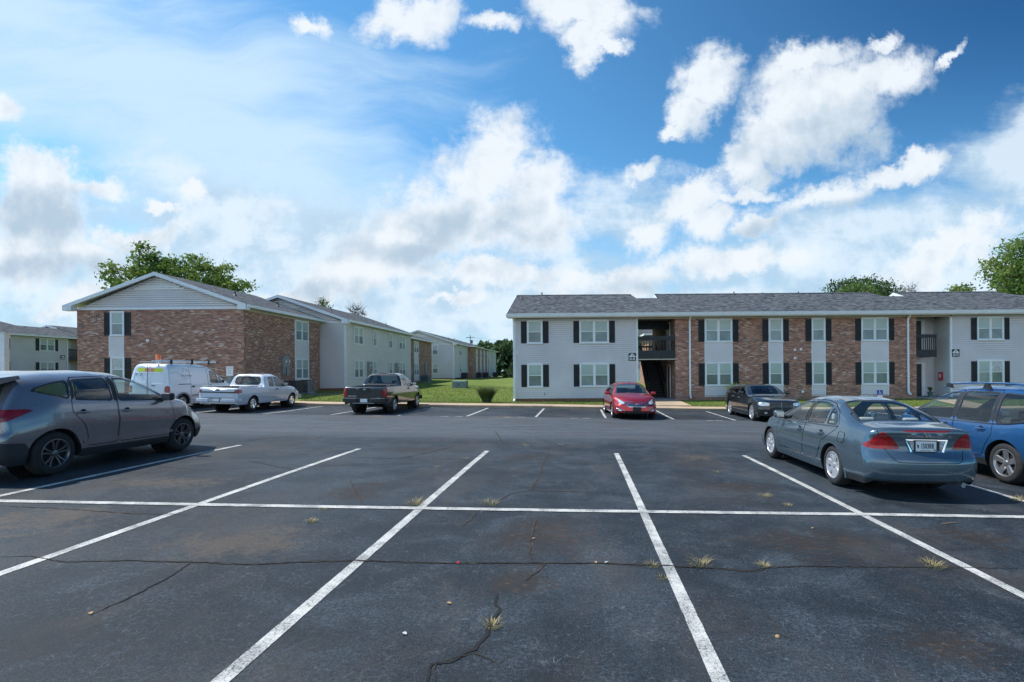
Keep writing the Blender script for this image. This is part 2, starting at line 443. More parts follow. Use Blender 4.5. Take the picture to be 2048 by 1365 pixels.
class CarShape:
    LOW = [(0, .925), (.10, .955), (.25, .985), (.45, 1.0), (.62, .998), (.8, .985), (1, .955)]
    def __init__(s, d):
        s.d = d; s.L = d['L']; s.Wh = d['W'] / 2; sr = d.get('sm', .05)
        s.zt = smoothcurve(d['zt'], sr); s.zbl = smoothcurve(d['belt'], .1); s.zb0 = d.get('zb', .2)
        s.nn = d.get('n', [(0, 4.5), (5, 4.5)]); s.tum = d.get('tum', .36)
        s.low = smoothcurve(d.get('low', s.LOW), .05)
        s.rr = d.get('rr', .07)
    def inset(s, x):
        r = s.rr; e = min(x, s.L - x)
        if e >= r: return 0.
        t = 1 - e / r; return r * (1 - sqrt(max(0, 1 - t * t)))
    def width(s, x):
        w = s.Wh; d = s.d
        w *= 1 - d.get('tf', .10) * sstep(s.L - 1.1, s.L + .25, x) - d.get('tr', .08) * (1 - sstep(-.25, 1.0, x))
        return w - s.inset(x)
    def levels(s, x):
        i = s.inset(x); zb = s.zb0 + i; zt = s.zt(x) - i; zl = min(s.zbl(x), zt - .05); zl = max(zl, zb + .1); return zb, zl, zt
    def side_y(s, x, z):
        zb, zl, zt = s.levels(x); w = s.width(x)
        if z <= zl: return w * s.low(min(1, max(0, (z - zb) / (zl - zb))))
        n = interp(s.nn, x); t = min(1, (z - zl) / (zt - zl)); return (w * s.low(1.) - s.tum * (z - zl)) * max(0, 1 - t ** n) ** (1 / n)
    def section(s, x, n1=12, n2=9, n3=10):
        zb, zl, zt = s.levels(x); w = s.width(x); n = interp(s.nn, x); pts = []
        for k in range(n1):
            t = k / n1; pts.append((w * s.low(t), zb + (zl - zb) * t))
        dense = []; wb = w * s.low(1.)
        for k in range(121):
            a = pi / 2 * k / 120; c = max(0, cos(a)) ** (2 / n); q = max(0, sin(a)) ** (2 / n); z = zl + (zt - zl) * q
            dense.append(((wb - s.tum * (z - zl)) * c, z))
        def res(seg, m, last):
            L = [0]
            for a, b in zip(seg, seg[1:]): L.append(L[-1] + sqrt((a[0] - b[0]) ** 2 + (a[1] - b[1]) ** 2))
            o = []
            for k in range(m + (1 if last else 0)):
                t = L[-1] * k / m; j = 0
                while j < len(L) - 2 and L[j + 1] < t: j += 1
                u = (t - L[j]) / max(1e-9, L[j + 1] - L[j]); u = min(1, max(0, u))
                o.append((seg[j][0] + (seg[j + 1][0] - seg[j][0]) * u, seg[j][1] + (seg[j + 1][1] - seg[j][1]) * u))
            return o
        pts += res(dense[:61], n2, False) + res(dense[60:], n3, True)
        return pts
    def warp(s, x, y, z):
        d = s.d; L = s.L
        bf = sstep(L - .9, L, x); br = 1 - sstep(0, .9, x)
        a = min(1.1, abs(y) / s.Wh)
        x -= bf * (d.get('cf', .28) * a ** 2.6 + interp(d.get('fz', [(0, 0)]), z))
        x += br * (d.get('cr', .16) * a ** 3 + interp(d.get('rz', [(0, 0)]), z))
        return x, y, z
    def skin(s):
        xs = []; x = 0.
        while x < s.L - 1e-4:
            xs.append(x); e = min(x, s.L - x); x += .012 if e < .08 else .03 if e < .9 else s.d.get('dx', .045)
        xs.append(s.L)
        V = []; F = []; rows = []
        for x in xs:
            sec = s.section(x); ring = []
            full = [(y, z) for y, z in sec] + [(-y, z) for y, z in sec[:-1][::-1]]
            for y, z in full: V.append((x, y, z)); ring.append(len(V) - 1)
            rows.append(ring)
        nr = len(rows[0])
        for A, B in zip(rows, rows[1:]):
            for k in range(nr - 1): F.append([A[k], B[k], B[k + 1], A[k + 1]])
        K = 12; half = (nr - 1) // 2
        for end, ring in ((0, rows[0]), (1, rows[-1])):
            g = []
            for j in range(half + 1):
                l, r = ring[nr - 1 - j], ring[j]; yl = V[l][1]; row = [l]
                if j < half:
                    for k in range(1, 2 * K):
                        V.append((V[l][0], yl * (1 - k / K), V[l][2])); row.append(len(V) - 1)
                else: row += [l] * (2 * K - 1)
                row.append(r); g.append(row)
            for A, B in zip(g, g[1:]):
                for k in range(2 * K):
                    q = [A[k], A[k + 1], B[k + 1], B[k]]; q = [v for i, v in enumerate(q) if v not in q[:i]]
                    if len(q) > 2: F.append(q[::-1] if end == 0 else q)
        def nrm(f):
            t = Vector((0, 0, 0))
            for i in range(1, len(f) - 1): t += (Vector(V[f[i]]) - Vector(V[f[0]])).cross(Vector(V[f[i + 1]]) - Vector(V[f[0]]))
            return t
        G = []
        for f in F:
            t = nrm(f); c = sum((Vector(V[i]) for i in f), Vector()) / len(f)
            if all(abs(V[i][0]) < 1e-6 for i in f): ref = Vector((-1, 0, 0))
            elif all(abs(V[i][0] - s.L) < 1e-6 for i in f): ref = Vector((1, 0, 0))
            else: ref = Vector((0, c.y, (c.z - .7) * 1.2))
            G.append(f[::-1] if t.dot(ref) < 0 else f)
        F = G
        V = [s.warp(*v) for v in V]
        me = bpy.data.meshes.new('tmp'); me.from_pydata(V, [], F)
        ns = [tuple(n.vector) for n in me.vertex_normals]
        # orient outwards
        bpy.data.meshes.remove(me)
        return Skin([v + n for v, n in zip(V, ns)], F)

def side_gate(sg, xr=None):
    def g(c): return c[1] * sg > .1 and (xr is None or xr[0] < c[0] < xr[1])
    return g
def view(kind, sg=1, L=0):
    if kind == 'side': return lambda v: (v[0], v[2])
    if kind == 'top': return lambda v: (v[0], v[1])
    if kind in ('rear', 'front'): return lambda v: (v[1], v[2])
    if kind == 'rw': return lambda v: (abs(v[1]) + v[0], v[2])
    if kind == 'fw': return lambda v: (abs(v[1]) + L - v[0], v[2])

def wheel(root, x, y, r, w, sg, style, T):
    """wheel centre x, y(outer face), outward sign sg"""
    hub = MB(); c = (x, y, r)
    hub.lathe([(.001, -.06), (r * .58, -.06), (r * .58, -w), (.001, -w)], c, 'y', 24, sg)
    h = hub.build('wheel', 'under', root, uv=False)
    rr = r * style.get('rim', .68)
    t = MB(); t.lathe([(rr, -.02), (rr + .012, -.004), (rr + (r - rr) * .5, .0), (r - .035, -.008), (r - .010, -.028), (r, -.055), (r, -w + .055), (r - .01, -w + .028), (r - .035, -w + .008), (rr, -w)], c, 'y', 44, sg)
    t.build('tyre', 'rubber', h, smooth=True, uv=False)
    m = MB()
    m.lathe([(rr + .004, -.022), (rr + .002, -.006), (rr - .012, -.004), (rr - .022, -.016), (rr - .03, -w * .8)], c, 'y', 44, sg)
    k = style['n']; n0 = len(m.v); rin = r * .13
    for i in range(k):
        a = 2 * pi * i / k + style.get('ph', .3)
        offs = (-style.get('split', 0), style.get('split', 0)) if style.get('split') else (0,)
        for of in offs:
            da = of; wi, wo = style['wi'], style['wo']
            ca, sa = cos(a + da * .0), sin(a + da * .0)
            ca2, sa2 = cos(a + da), sin(a + da)
            def pt(rad, lat, dep, C, S): return (x + rad * C - lat * S, y + sg * dep, r + rad * S + lat * C)
            i0 = len(m.v)
            sec = []
            for rad, hw, dep, C, S, la in ((rin * .6, wi, -.032, ca, sa, of * .06), (r * .4, (wi + wo) / 2, -.020, cos(a + da * .75), sin(a + da * .75), 0), (rr - .012, wo, -.012, ca2, sa2, 0)):
                for lat, dd in ((-hw, -.022), (-hw * .75, 0), (hw * .75, 0), (hw, -.022)):
                    sec.append(pt(rad, lat + la, dep + dd, C, S))
            m.v += [Vector(p) for p in sec]
            for q in range(2):
                for e in range(3):
                    b = i0 + q * 4 + e; f = [b, b + 4, b + 5, b + 1]; m.f.append(f if sg < 0 else f[::-1]); m.mi.append(0)
    m.lathe([(.001, -.014), (rin * .5, -.012), (rin, -.022), (rin * 1.1, -.05)], c, 'y', 20, sg)
    m.build('rim', style.get('mat', 'alloy'), h, smooth=True, uv=False)
    return h

def roundbox(name, mat, parent, x0, x1, y0, y1, z0, z1, bev=.05, seg=3):
    m = MB(); m.box(x0, x1, y0, y1, z0, z1); o = m.build(name, mat, parent, uv=False)
    b = o.modifiers.new('bevel', 'BEVEL'); b.width = bev; b.segments = seg
    o.data.polygons.foreach_set('use_smooth', [True] * len(o.data.polygons)); return o

def seat(root, x, y, z, mat, w=.5, h=.62, head=True):
    m = MB()
    m.prism([(x + .02, z), (x + .5, z + .05), (x + .52, z + .18), (x + .12, z + .14)], 'y', y - w / 2, y + w / 2)
    m.prism([(x - .02, z + .1), (x + .12, z + .1), (x - .04, z + .04 + h), (x - .13, z + .04 + h)], 'y', y - w / 2 + .02, y + w / 2 - .02)
    if head: m.box(x - .17, x - .07, y - .12, y + .12, z + .06 + h, z + .19 + h)
    o = m.build('seat', mat, root, uv=False); b = o.modifiers.new('b', 'BEVEL'); b.width = .035; b.segments = 3
    o.data.polygons.foreach_set('use_smooth', [True] * len(o.data.polygons))

def make_car(d):
    S = CarShape(d); sk = S.skin(); L = S.L
    root = thing(d['name'], d['label'], d['cat'], group=d.get('group'))
    sc = d.get('scale', 1.)
    ra, fa, r = d['rear_axle'], d['rear_axle'] + d['wb'], d['r']; ar = d.get('arch', r + .045)
    pm = d['paint']; parts = []
    body = sk
    # wheel openings
    for xa in (ra, fa):
        f = lambda v, xa=xa: sqrt((v[0] - xa) ** 2 + (v[2] - r * .98) ** 2) - ar
        body, _ = body.split(f, lambda c, xa=xa: c[2] < r + ar + .1 and abs(c[0] - xa) < 1 and abs(c[1]) > .4)
        if d.get('flare'):
            f2 = lambda v, xa=xa: sqrt((v[0] - xa) ** 2 + (v[2] - r * .98) ** 2) - ar - d['flare']
            body, fl = body.split(f2, lambda c, xa=xa: c[2] < r + ar + .3 and abs(c[0] - xa) < 1 and abs(c[1]) > .4)
            fl.mesh('fender_flare', d.get('flaremat', 'cladding'), root, .012)
    if d.get('bed'):
        x0, x1, yw = d['bed']; P = polysd([(x0, -yw), (x1, -yw), (x1, yw), (x0, yw)])
        body, _ = body.split(lambda v: P(v[0], v[1]), lambda c: c[2] > .85 and c[0] < x1 + .1 and c[5] > .3)
    inter_src = body
    def carve(src, kind, poly, sg, gate, w=.0, ch=2):
        pl = chaikin(poly, ch) if ch else poly; P = polysd(pl); vw = view(kind, sg, L)
        fn = lambda v: P(*vw(v))
        if w: return src.band(fn, w, gate)
        o, i = src.split(fn, gate); return o, None, i
    # lights and other inset lenses
    for spec in d.get('lens', []):
        nm, kind, poly, m, both = spec[:5]; tr = spec[5] if len(spec) > 5 else 0
        for sg in ((1, -1) if both else (0,)):
            if kind in ('rw', 'fw'): gate = (lambda c, sg=sg: c[1] * sg > 0 and (c[0] < 1.2 if kind == 'rw' else c[0] > L - 1.4) and c[5] < .93)
            elif kind == 'rear': gate = lambda c, sg=sg: c[3] < -.25 and (sg == 0 or c[1] * sg > 0)
            elif kind == 'front': gate = lambda c, sg=sg: c[3] > .2 and (sg == 0 or c[1] * sg > 0)
            else: gate = side_gate(sg)
            pl = poly
            if kind in ('rear', 'front') and sg == -1: pl = [(-a, b) for a, b in poly]
            P = polysd(fillet(pl, .025)); vw = view(kind, sg, L)
            body, reg = body.split(lambda v: P(*vw(v)), gate)
            if tr:
                ring, inn = reg.split(lambda v: P(*vw(v)) + tr)
                lo = inn.mesh(nm, m, root, .004)
                if lo: ring.mesh('lens_surround' if 'light' in nm else 'surround', spec[6] if len(spec) > 6 else 'plastic', lo, .003)
            else: lo = reg.mesh(nm, m, root, .004)
            if lo and len(spec) > 7 and spec[7]:
                pass
    # end glass
    for nm, kind, poly, m in d.get('glass', []):
        if kind == 'top': gate = lambda c: c[5] > .12 and c[2] > d['glassz']
        elif kind == 'rear': gate = lambda c: c[3] < -.15 and c[2] > d['glassz']
        else: gate = lambda c: c[3] > .15 and c[2] > d['glassz']
        P = polysd(fillet(poly, .09)); vw = view(kind)
        xa, xb = (min(p[0] for p in poly), max(p[0] for p in poly)) if kind == 'top' else (-9, 9)
        g2 = (lambda c, gate=gate: gate(c) and (c[0] < d.get('cabx', 2.) if (nm == 'rear_window') else c[0] > d.get('cabx', 2.)))
        body, reg = body.split(lambda v: P(*vw(v)), g2)
        ring, inn = reg.split(lambda v: P(*vw(v)) + d.get('gtrim', .03))
        g = inn.mesh(nm, m, root)
        if g: ring.mesh('window_seal', 'plastic', g, .002)
    # side glass, then doors
    glass = {1: [], -1: []}
    for sg in (1, -1):
        for wn in d['windows']:
            poly, m = wn[0], wn[1]
            P = polysd(fillet(poly, .035)); gate = lambda c, sg=sg: c[1] * sg > .2 and abs(c[4]) > .22 and c[2] > d['glassz'] - .25
            body, reg = body.split(lambda v: P(v[0], v[2]), gate)
            ring, inn = reg.split(lambda v: P(v[0], v[2]) + d.get('strim', .022))
            glass[sg].append((inn, ring, m, wn[2] if len(wn) > 2 else None))
    for spec in d.get('panels', []):
        nm, kind, poly, m = spec
        if kind == 'rear': gate = lambda c: c[3] < -.12
        elif kind == 'top': gate = lambda c: c[5] > .3
        else: gate = None
        P = polysd(fillet(poly, .05)); vw = view(kind)
        body, gap, inn = body.band(lambda v: P(*vw(v)), .005, gate)
        o = inn.mesh(nm, m, root); gap.mesh('panel_gap', 'under', o, -.004) if o else None
    lowz = d.get('cladz')
    clad = None
    if lowz:
        body, clad = body.split(lambda v: v[2] - interp(lowz, v[0]), lambda c: c[2] < 1)
    for sg in (1, -1):
        dobj = []
        for poly in d['doors']:
            P = polysd(fillet(poly, .05))
            body, gap, inn = body.band(lambda v: P(v[0], v[2]), .006, side_gate(sg))
            o = inn.mesh('door', pm, root); dobj.append(o)
            if o: gap.mesh('door_gap', 'under', o, -.006)
            if clad:
                clad, cgap, ci = clad.band(lambda v: P(v[0], v[2]), .006, side_gate(sg))
                if o: ci.mesh('door_cladding', 'cladding', o, .006)
        for inn, ring, m, di in glass[sg]:
            par = dobj[di] if di is not None and dobj and dobj[di] else root
            g = inn.mesh('window' if m != 'plastic' else 'pillar_trim', m, par)
            if g: ring.mesh('window_trim', d.get('wtrim', 'plastic'), par if par is not root else g, .003)
        for k, (hx, hz) in enumerate(d.get('handles', [])):
            yy = S.side_y(hx, hz) * sg; hm = MB()
            hm.tube([(hx - .10, yy, hz), (hx - .075, yy + sg * .035, hz + .004), (hx + .075, yy + sg * .035, hz + .004), (hx + .10, yy, hz)], .014, 8)
            hm.build('handle', d.get('hmat', pm), dobj[k] if k < len(dobj) and dobj[k] else root, smooth=True, uv=False)
            pm_ = MB(); pm_.lathe([(.001, .004), (.04, .0035), (.055, .0)], (hx, yy, hz), 'y', 16, sg); pm_.build('handle_cup', 'under', dobj[k] if k < len(dobj) and dobj[k] else root, smooth=True, uv=False)
        for kind_, a, b_, zc, th, m in d.get('strips', []):
            st = MB(); nn_ = 24
            pts = [(a + (b_ - a) * q / nn_) for q in range(nn_ + 1)]
            for q, xx in enumerate(pts[:-1]):
                x2 = pts[q + 1]; z1, z2 = interp(zc, xx), interp(zc, x2)
                y1, y2 = S.side_y(xx, z1) * sg, S.side_y(x2, z2) * sg; o_ = sg * .014
                st.face([(xx, y1 + o_, z1 - th), (x2, y2 + o_, z2 - th), (x2, y2 + o_, z2 + th), (xx, y1 + o_, z1 + th)], sg > 0)
                st.face([(xx, y1 + o_, z1 + th), (x2, y2 + o_, z2 + th), (x2, y2 - o_, z2 + th), (xx, y1 - o_, z1 + th)], sg > 0)
                st.face([(xx, y1 - o_, z1 - th), (x2, y2 - o_, z2 - th), (x2, y2 + o_, z2 - th), (xx, y1 + o_, z1 - th)], sg > 0)
            st.build(kind_, m, root, uv=False)
        if d.get('mirror'):
            mx_, mz = d['mirror']; yy = S.side_y(mx_, mz) * sg
            o = roundbox('wing_mirror', d.get('mmat', pm), root, mx_ - .07, mx_ + .07, min(yy + sg * .04, yy + sg * .24), max(yy + sg * .04, yy + sg * .24), mz - .02, mz + .13, .045, 4)
            a = MB(); a.prism([(mx_ - .03, mz - .02), (mx_ + .06, mz - .03), (mx_ + .06, mz + .03), (mx_ - .03, mz + .03)], 'y', min(yy - sg * .06, yy + sg * .08), max(yy - sg * .06, yy + sg * .08)); a.build('mirror_arm', 'plastic', o, uv=False)
            g = MB(); g.box(mx_ - .074, mx_ - .070, min(yy + sg * .065, yy + sg * .215), max(yy + sg * .065, yy + sg * .215), mz + .0, mz + .11); g.build('mirror_glass', 'chrome', o, uv=False)
    body.mesh('body', pm, root)
    if clad: clad.mesh('lower_cladding', d.get('cladmat', 'cladding'), root, .004)
    # cabin lining just inside the shell
    cl = Skin(inter_src.V, [f for f in inter_src.F if True])
    for src_f in [(P_, k_) for P_, k_ in []]: pass
    def drop(src, kind, poly, gate, grow=.0):
        P = polysd(fillet(poly, .06)); vw = view(kind); o, _ = src.split(lambda v: P(*vw(v)) - grow, gate); return o
    lin = Skin(cl.V, [f for f in cl.F if sum(cl.V[i][2] for i in f) / len(f) > .45 and d['cabin'][0] < sum(cl.V[i][0] for i in f) / len(f) < d['cabin'][1]])
    for nm, kind, poly, m in d.get('glass', []):
        g2 = (lambda c: c[2] > d['glassz'] and (c[0] < d.get('cabx', 2.) if (nm == 'rear_window') else c[0] > d.get('cabx', 2.)))
        lin = drop(lin, kind, poly, g2, -.02)
    for sg in (1, -1):
        for wn in d['windows']: lin = drop(lin, 'side', wn[0], lambda c, sg=sg: c[1] * sg > .2 and c[2] > d['glassz'] - .25, -.015)
    lin.mesh('cabin_lining', d.get('lining', 'interior'), root, -.025)
    # underbody with wheel wells
    u = MB(); hw = S.Wh - .12
    u.box(.35, L - .45, -hw + .3, hw - .3, S.zb0 - .01, S.zb0 + .12)
    xs_ = [.15, ra - ar, ra + ar, fa - ar, fa + ar, L - .25]
    for a, b_ in ((xs_[0], xs_[1]), (xs_[2], xs_[3]), (xs_[4], xs_[5])):
        end = a == xs_[0] or b_ == xs_[5]
        if a == xs_[0]: a += .2
        if b_ == xs_[5]: b_ -= .3
        if b_ > a: u.box(a, b_, -hw + (.2 if end else 0), hw - (.2 if end else 0), S.zb0 + .02, S.zb0 + .1)
    for xa in (ra, fa):
        for sg in (1, -1):
            seg = 26; ro = ar + .003
            prev = None
            for q in range(seg + 1):
                a = pi * 1.14 * q / seg - .07 * pi; px, pz = xa + ro * cos(a), r * .98 + ro * sin(a)
                yo = S.side_y(px, max(S.zb0, pz)) * sg - sg * .004; cur = ((px, yo, pz), (px, sg * (S.Wh - .42), pz))
                if prev: u.face([prev[0], cur[0], cur[1], prev[1]], sg > 0)
                prev = cur
            u.face([(xa + ro * cos(2 * pi * q / 28), sg * (S.Wh - .42), r * .98 + ro * sin(2 * pi * q / 28)) for q in range(28)])
    u.build('underbody', 'under', root, uv=False)
    # floor, seats, dash, wheel
    cx0, cx1 = d['cabin']; f = MB(); f.box(cx0 + .1, cx1 - .1, -hw + .05, hw - .05, .38, .44); f.box(cx0 + .02, cx0 + .10, -hw + .08, hw - .08, .4, d['glassz'] - .06 if not d.get('bed') else d['glassz'] - .1)
    f.prism([(d['dash'] - .25, .5), (d['dash'] + .35, .5), (d['dash'] + .4, d['glassz'] - .02), (d['dash'] - .05, d['glassz'] + .0), (d['dash'] - .25, d['glassz'] - .12)], 'y', -hw + .1, hw - .1)
    f.build('cabin_floor_and_dashboard', 'interior_dark', root, uv=False)
    for sx, rows in d['seats']:
        for sy in rows: seat(root, sx, sy, .42 + d.get('seatz', 0), d.get('seatmat', 'interior'), h=d.get('seath', .58))
    sw = MB(); c = Vector((d['dash'] - .42, .36, d['glassz'] - .06)); pts = []
    for q in range(17):
        a = 2 * pi * q / 16; pts.append(c + Vector((-.07 * sin(a) * 1.0, .18 * cos(a), .17 * sin(a))))
    sw.tube(pts, .014, 6, cap=False); sw.tube([c, c + Vector((.35, 0, -.1))], .02, 6); sw.build('steering_wheel', 'plastic', root, smooth=True, uv=False)
    # wheels
    for xa in (ra, fa):
        for sg in (1, -1):
            wheel(root, xa, sg * (S.Wh - d.get('win', .035)), r, d.get('tw', .22), sg, d['wheel'], d)
    if d.get('extra'): d['extra'](root, S, d)
    return root, S
def place(root, S, X, Y, heading, cx, scale=1.):
    """cx = x of the wheelbase midpoint; heading +1 faces +Y, -1 faces -Y; heading may be an angle"""
    a = heading; f0 = Vector((cos(a), sin(a), 0)); l0 = Vector((-sin(a), cos(a), 0))
    h = 1.35
    pf = Vector((X, Y, 0)) + f0 * h; pr = Vector((X, Y, 0)) - f0 * h; pl = Vector((X, Y, 0)) + l0 * .75; pR = Vector((X, Y, 0)) - l0 * .75
    zf, zr, zl, zR = lot(pf.x, pf.y), lot(pr.x, pr.y), lot(pl.x, pl.y), lot(pR.x, pR.y)
    f = (f0 * 2 * h + Vector((0, 0, zf - zr))).normalized(); l = l0 * 1.5 + Vector((0, 0, zl - zR)); l = (l - f * l.dot(f)).normalized(); u = f.cross(l)
    M = Matrix((f, l, u)).transposed().to_4x4()
    base = Vector((X, Y, (zf + zr + zl + zR) / 4 + .004))
    root.rotation_euler = M.to_euler(); root.scale = (scale,) * 3; root.location = base
    for c in root.children: c.location = Vector((-cx, 0, 0))
def plate(root, x, z, txt, w=.305, h=.15, facing=-1, mat='sign_white', tz=.052, frame='plastic', y=0):
    m = MB(); m.box(x, x + facing * .012, y - w / 2, y + w / 2, z - h / 2, z + h / 2); p = m.build('license_plate', mat, root, uv=False)
    fr = MB(); t = .012
    for a, b, c, e in ((-w / 2 - t, w / 2 + t, h / 2, h / 2 + t), (-w / 2 - t, w / 2 + t, -h / 2 - t, -h / 2), (-w / 2 - t, -w / 2, -h / 2, h / 2), (w / 2, w / 2 + t, -h / 2, h / 2)):
        fr.box(x + .004, x + facing * .018, y + a, y + b, z + c, z + e)
    fr.build('plate_frame', frame, p, uv=False)
    if txt:
        # local text plane: +x of text -> viewer's right
        if facing < 0: M = Matrix(((0, 0, -1, x - .0145), (-1, 0, 0, y - .02), (0, 1, 0, z), (0, 0, 0, 1)))
        else: M = Matrix(((0, 0, 1, x + .0145), (1, 0, 0, y), (0, 1, 0, z), (0, 0, 0, 1)))
        S_ = Matrix.Diagonal((.72, 1.25, 1, 1)); put_text(txt, .085, 'plate_number', 'ink', p, M @ S_, .001, .0012)
        st = MB(); st.box(x - .013 * 1, x - .0148, y + w / 2 - .045, y + w / 2 - .015, z - h / 2 + .03, z + h / 2 - .035) if facing < 0 else None
        if facing < 0:
            e = MB(); e.box(x - .013, x - .0146, y - w / 2 + .012, y - w / 2 + .042, z - h / 2 + .01, z - h / 2 + .032); e.build('registration_sticker', 'green_box', p, uv=False)
            s2 = MB(); s2.prism([(y + w / 2 - .02, z + .03), (y + w / 2 - .05, z + .015), (y + w / 2 - .045, z - .035), (y + w / 2 - .03, z - .02)], 'x', x - .0146, x - .013); s2.build('plate_picture', 'ink', p, uv=False)
            b2 = MB(); b2.box(x - .013, x - .0146, y - .07, y + .08, z - h / 2 + .012, z - h / 2 + .022); b2.build('plate_caption', 'greytext', p, uv=False)
    return p
def fascia(S, sgn, y, z):
    """x of the end surface (rear sgn=-1, front +1) at y,z"""
    x = 0 if sgn < 0 else S.L
    return S.warp(x, y, z)[0]

P_GREY = paint('dark_grey_paint', (.25, .225, .235), .6, .24)
P_STEEL = paint('steel_blue_paint', (.085, .130, .168), .6, .24)
P_BLUE = paint('bright_blue_paint', (.025, .125, .32), .55, .24)
P_RED = paint('red_paint_car', (.46, .006, .010), .65, .28)
P_BLACK = paint('black_paint', (.006, .007, .009), .1, .2)
P_BLACK2 = paint('black_truck_paint', (.008, .009, .012), .1, .22)
P_WHITE = paint('white_paint', (.68, .70, .74), 0, .35)
P_LAV = paint('off_white_paint', (.60, .62, .68), 0, .4)

# ---- dark grey compact SUV (front-left foreground) -------------------------------------------------
def suv_extra(root, S, d):
    m = MB(); pr = [(.30, 1.44), (.12, 1.475), (.13, 1.52), (.55, 1.575), (.58, 1.52)]
    m.prism(pr, 'y', -.62, .62); o = m.build('rear_spoiler', d['paint'], root, bevel=.012, uv=False)
    m = MB(); m.box(.11, .135, -.2, .2, 1.485, 1.51); m.build('brake_light', 'red_lens', o, uv=False)
    x = fascia(S, -1, 0, .85); plate(root, x + .01, .86, '', facing=-1)
    for s in (1, -1):
        m = MB(); m.box(fascia(S, -1, .7 * s, .5) - .004, fascia(S, -1, .7 * s, .5) + .02, s * .60, s * .78, .47, .52); m.build('reflector', 'red_lens', root, uv=False)
    m = MB(); m.tube([(.35, -.5, .26), (.05, -.5, .25)], .03, 10); m.build('exhaust_pipe', 'metal_grey', root, uv=False)
    m = MB()
    pts = [(.75, 0, 1.665), (.86, 0, 1.72)]; m.prism([(.62, 1.62), (.82, 1.63), (.66, 1.69)], 'y', -.02, .02); m.build('roof_antenna', 'plastic', root, uv=False)
SUV = dict(name='parked_suv', label='dark grey compact suv with red tail light parked at the left edge of the lot', cat='suv', paint=P_GREY,
    L=4.41, W=1.82, wb=2.64, rear_axle=.89, r=.345, zb=.23, arch=.40,
    zt=[(0, .98), (.05, 1.06), (.14, 1.16), (.42, 1.50), (.55, 1.57), (1.1, 1.635), (1.8, 1.655), (2.25, 1.63), (2.6, 1.545), (2.95, 1.38), (3.3, 1.18), (3.42, 1.14), (3.7, 1.10), (4.0, 1.04), (4.25, .93), (4.41, .76)],
    belt=[(0, .96), (.4, 1.04), (1., 1.13), (2, 1.09), (3.2, 1.02), (3.7, .95), (4.41, .6)], n=[(0, 5), (.6, 5), (1.2, 4.6), (2.6, 4.4), (3.6, 3.4), (4.41, 3)], tum=.40,
    low=[(0, .92), (.08, .965), (.20, .985), (.30, .968), (.5, .985), (.66, 1.0), (.72, .990), (.76, .972), (.88, .965), (1, .925)],
    tr=.10, tf=.12, cr=.24, cf=.36, rz=[(.2, .12), (.35, .04), (.5, 0), (.68, .01), (.72, .06), (.95, .07), (1.1, .1)], fz=[(.2, .1), (.4, 0), (.6, .02), (.8, .08)],
    glassz=1.03, cabx=1.2, cabin=(.45, 3.35), dash=2.85,
    glass=[('windshield', 'top', [(3.34, -.66), (3.34, .66), (2.50, .56), (2.50, -.56)], 'glass_car'), ('rear_window', 'rear', [(-.58, 1.12), (.58, 1.12), (.48, 1.46), (-.48, 1.46)], 'glass_dark')],
    windows=[([(2.03, 1.115), (2.10, 1.535), (2.38, 1.525), (2.64, 1.45), (2.90, 1.30), (3.13, 1.13), (3.12, 1.08)], 'glass_car', 0), ([(1.22, 1.17), (1.32, 1.51), (1.96, 1.54), (1.92, 1.125)], 'glass_dark', 1),
             ([(1.14, 1.185), (1.23, 1.505), (.98, 1.47), (.64, 1.37), (.60, 1.34), (.80, 1.28)], 'glass_dark', None), ([(1.935, 1.12), (1.975, 1.54), (2.09, 1.535), (2.02, 1.115)], 'plastic', None), ([(1.155, 1.18), (1.245, 1.51), (1.31, 1.515), (1.21, 1.175)], 'plastic', None)],
    doors=[[(1.99, .40), (1.99, 1.0), (2.06, 1.565), (2.5, 1.53), (2.88, 1.36), (3.22, 1.09), (3.26, .62), (3.16, .40)], [(1.33, .40), (1.97, .40), (1.97, 1.0), (2.04, 1.565), (1.30, 1.54), (1.16, 1.17), (1.13, 1.0), (1.36, .72), (1.42, .5)]],
    handles=[(2.16, .94), (1.32, .965)], cladz=[(0, .60), (.45, .56), (.55, .40), (1.3, .36), (3.2, .36), (3.8, .40), (4.0, .42), (4.41, .5)],
    lens=[('tail_light', 'rw', [(.42, .86), (.40, 1.03), (.85, 1.07), (1.30, 1.07), (1.42, 1.055), (1.30, 1.005), (1.05, .91), (.8, .86)], 'red_lens', True),
          ('headlight', 'fw', [(.45, .74), (.55, .86), (1.05, .97), (1.45, 1.0), (1.2, .86), (.9, .72)], 'white_lens', True),
          ('grille', 'front', [(-.5, .62), (.5, .62), (.4, .42), (-.4, .42)], 'plastic', False), ('upper_grille', 'front', [(-.42, .80), (.42, .80), (.35, .70), (-.35, .70)], 'plastic', False)],
    strips=[('sill_moulding', 1.32, 3.22, [(0, .47), (5, .45)], .018, P_GREY)],
    mirror=(3.00, 1.10), mmat='plastic', seats=[(2.0, (.38, -.38)), (1.1, (.4, 0, -.4))], wheel=dict(n=5, split=.23, wi=.013, wo=.017, rim=.66, mat='alloy_dark', ph=.32), tw=.23, extra=suv_extra)

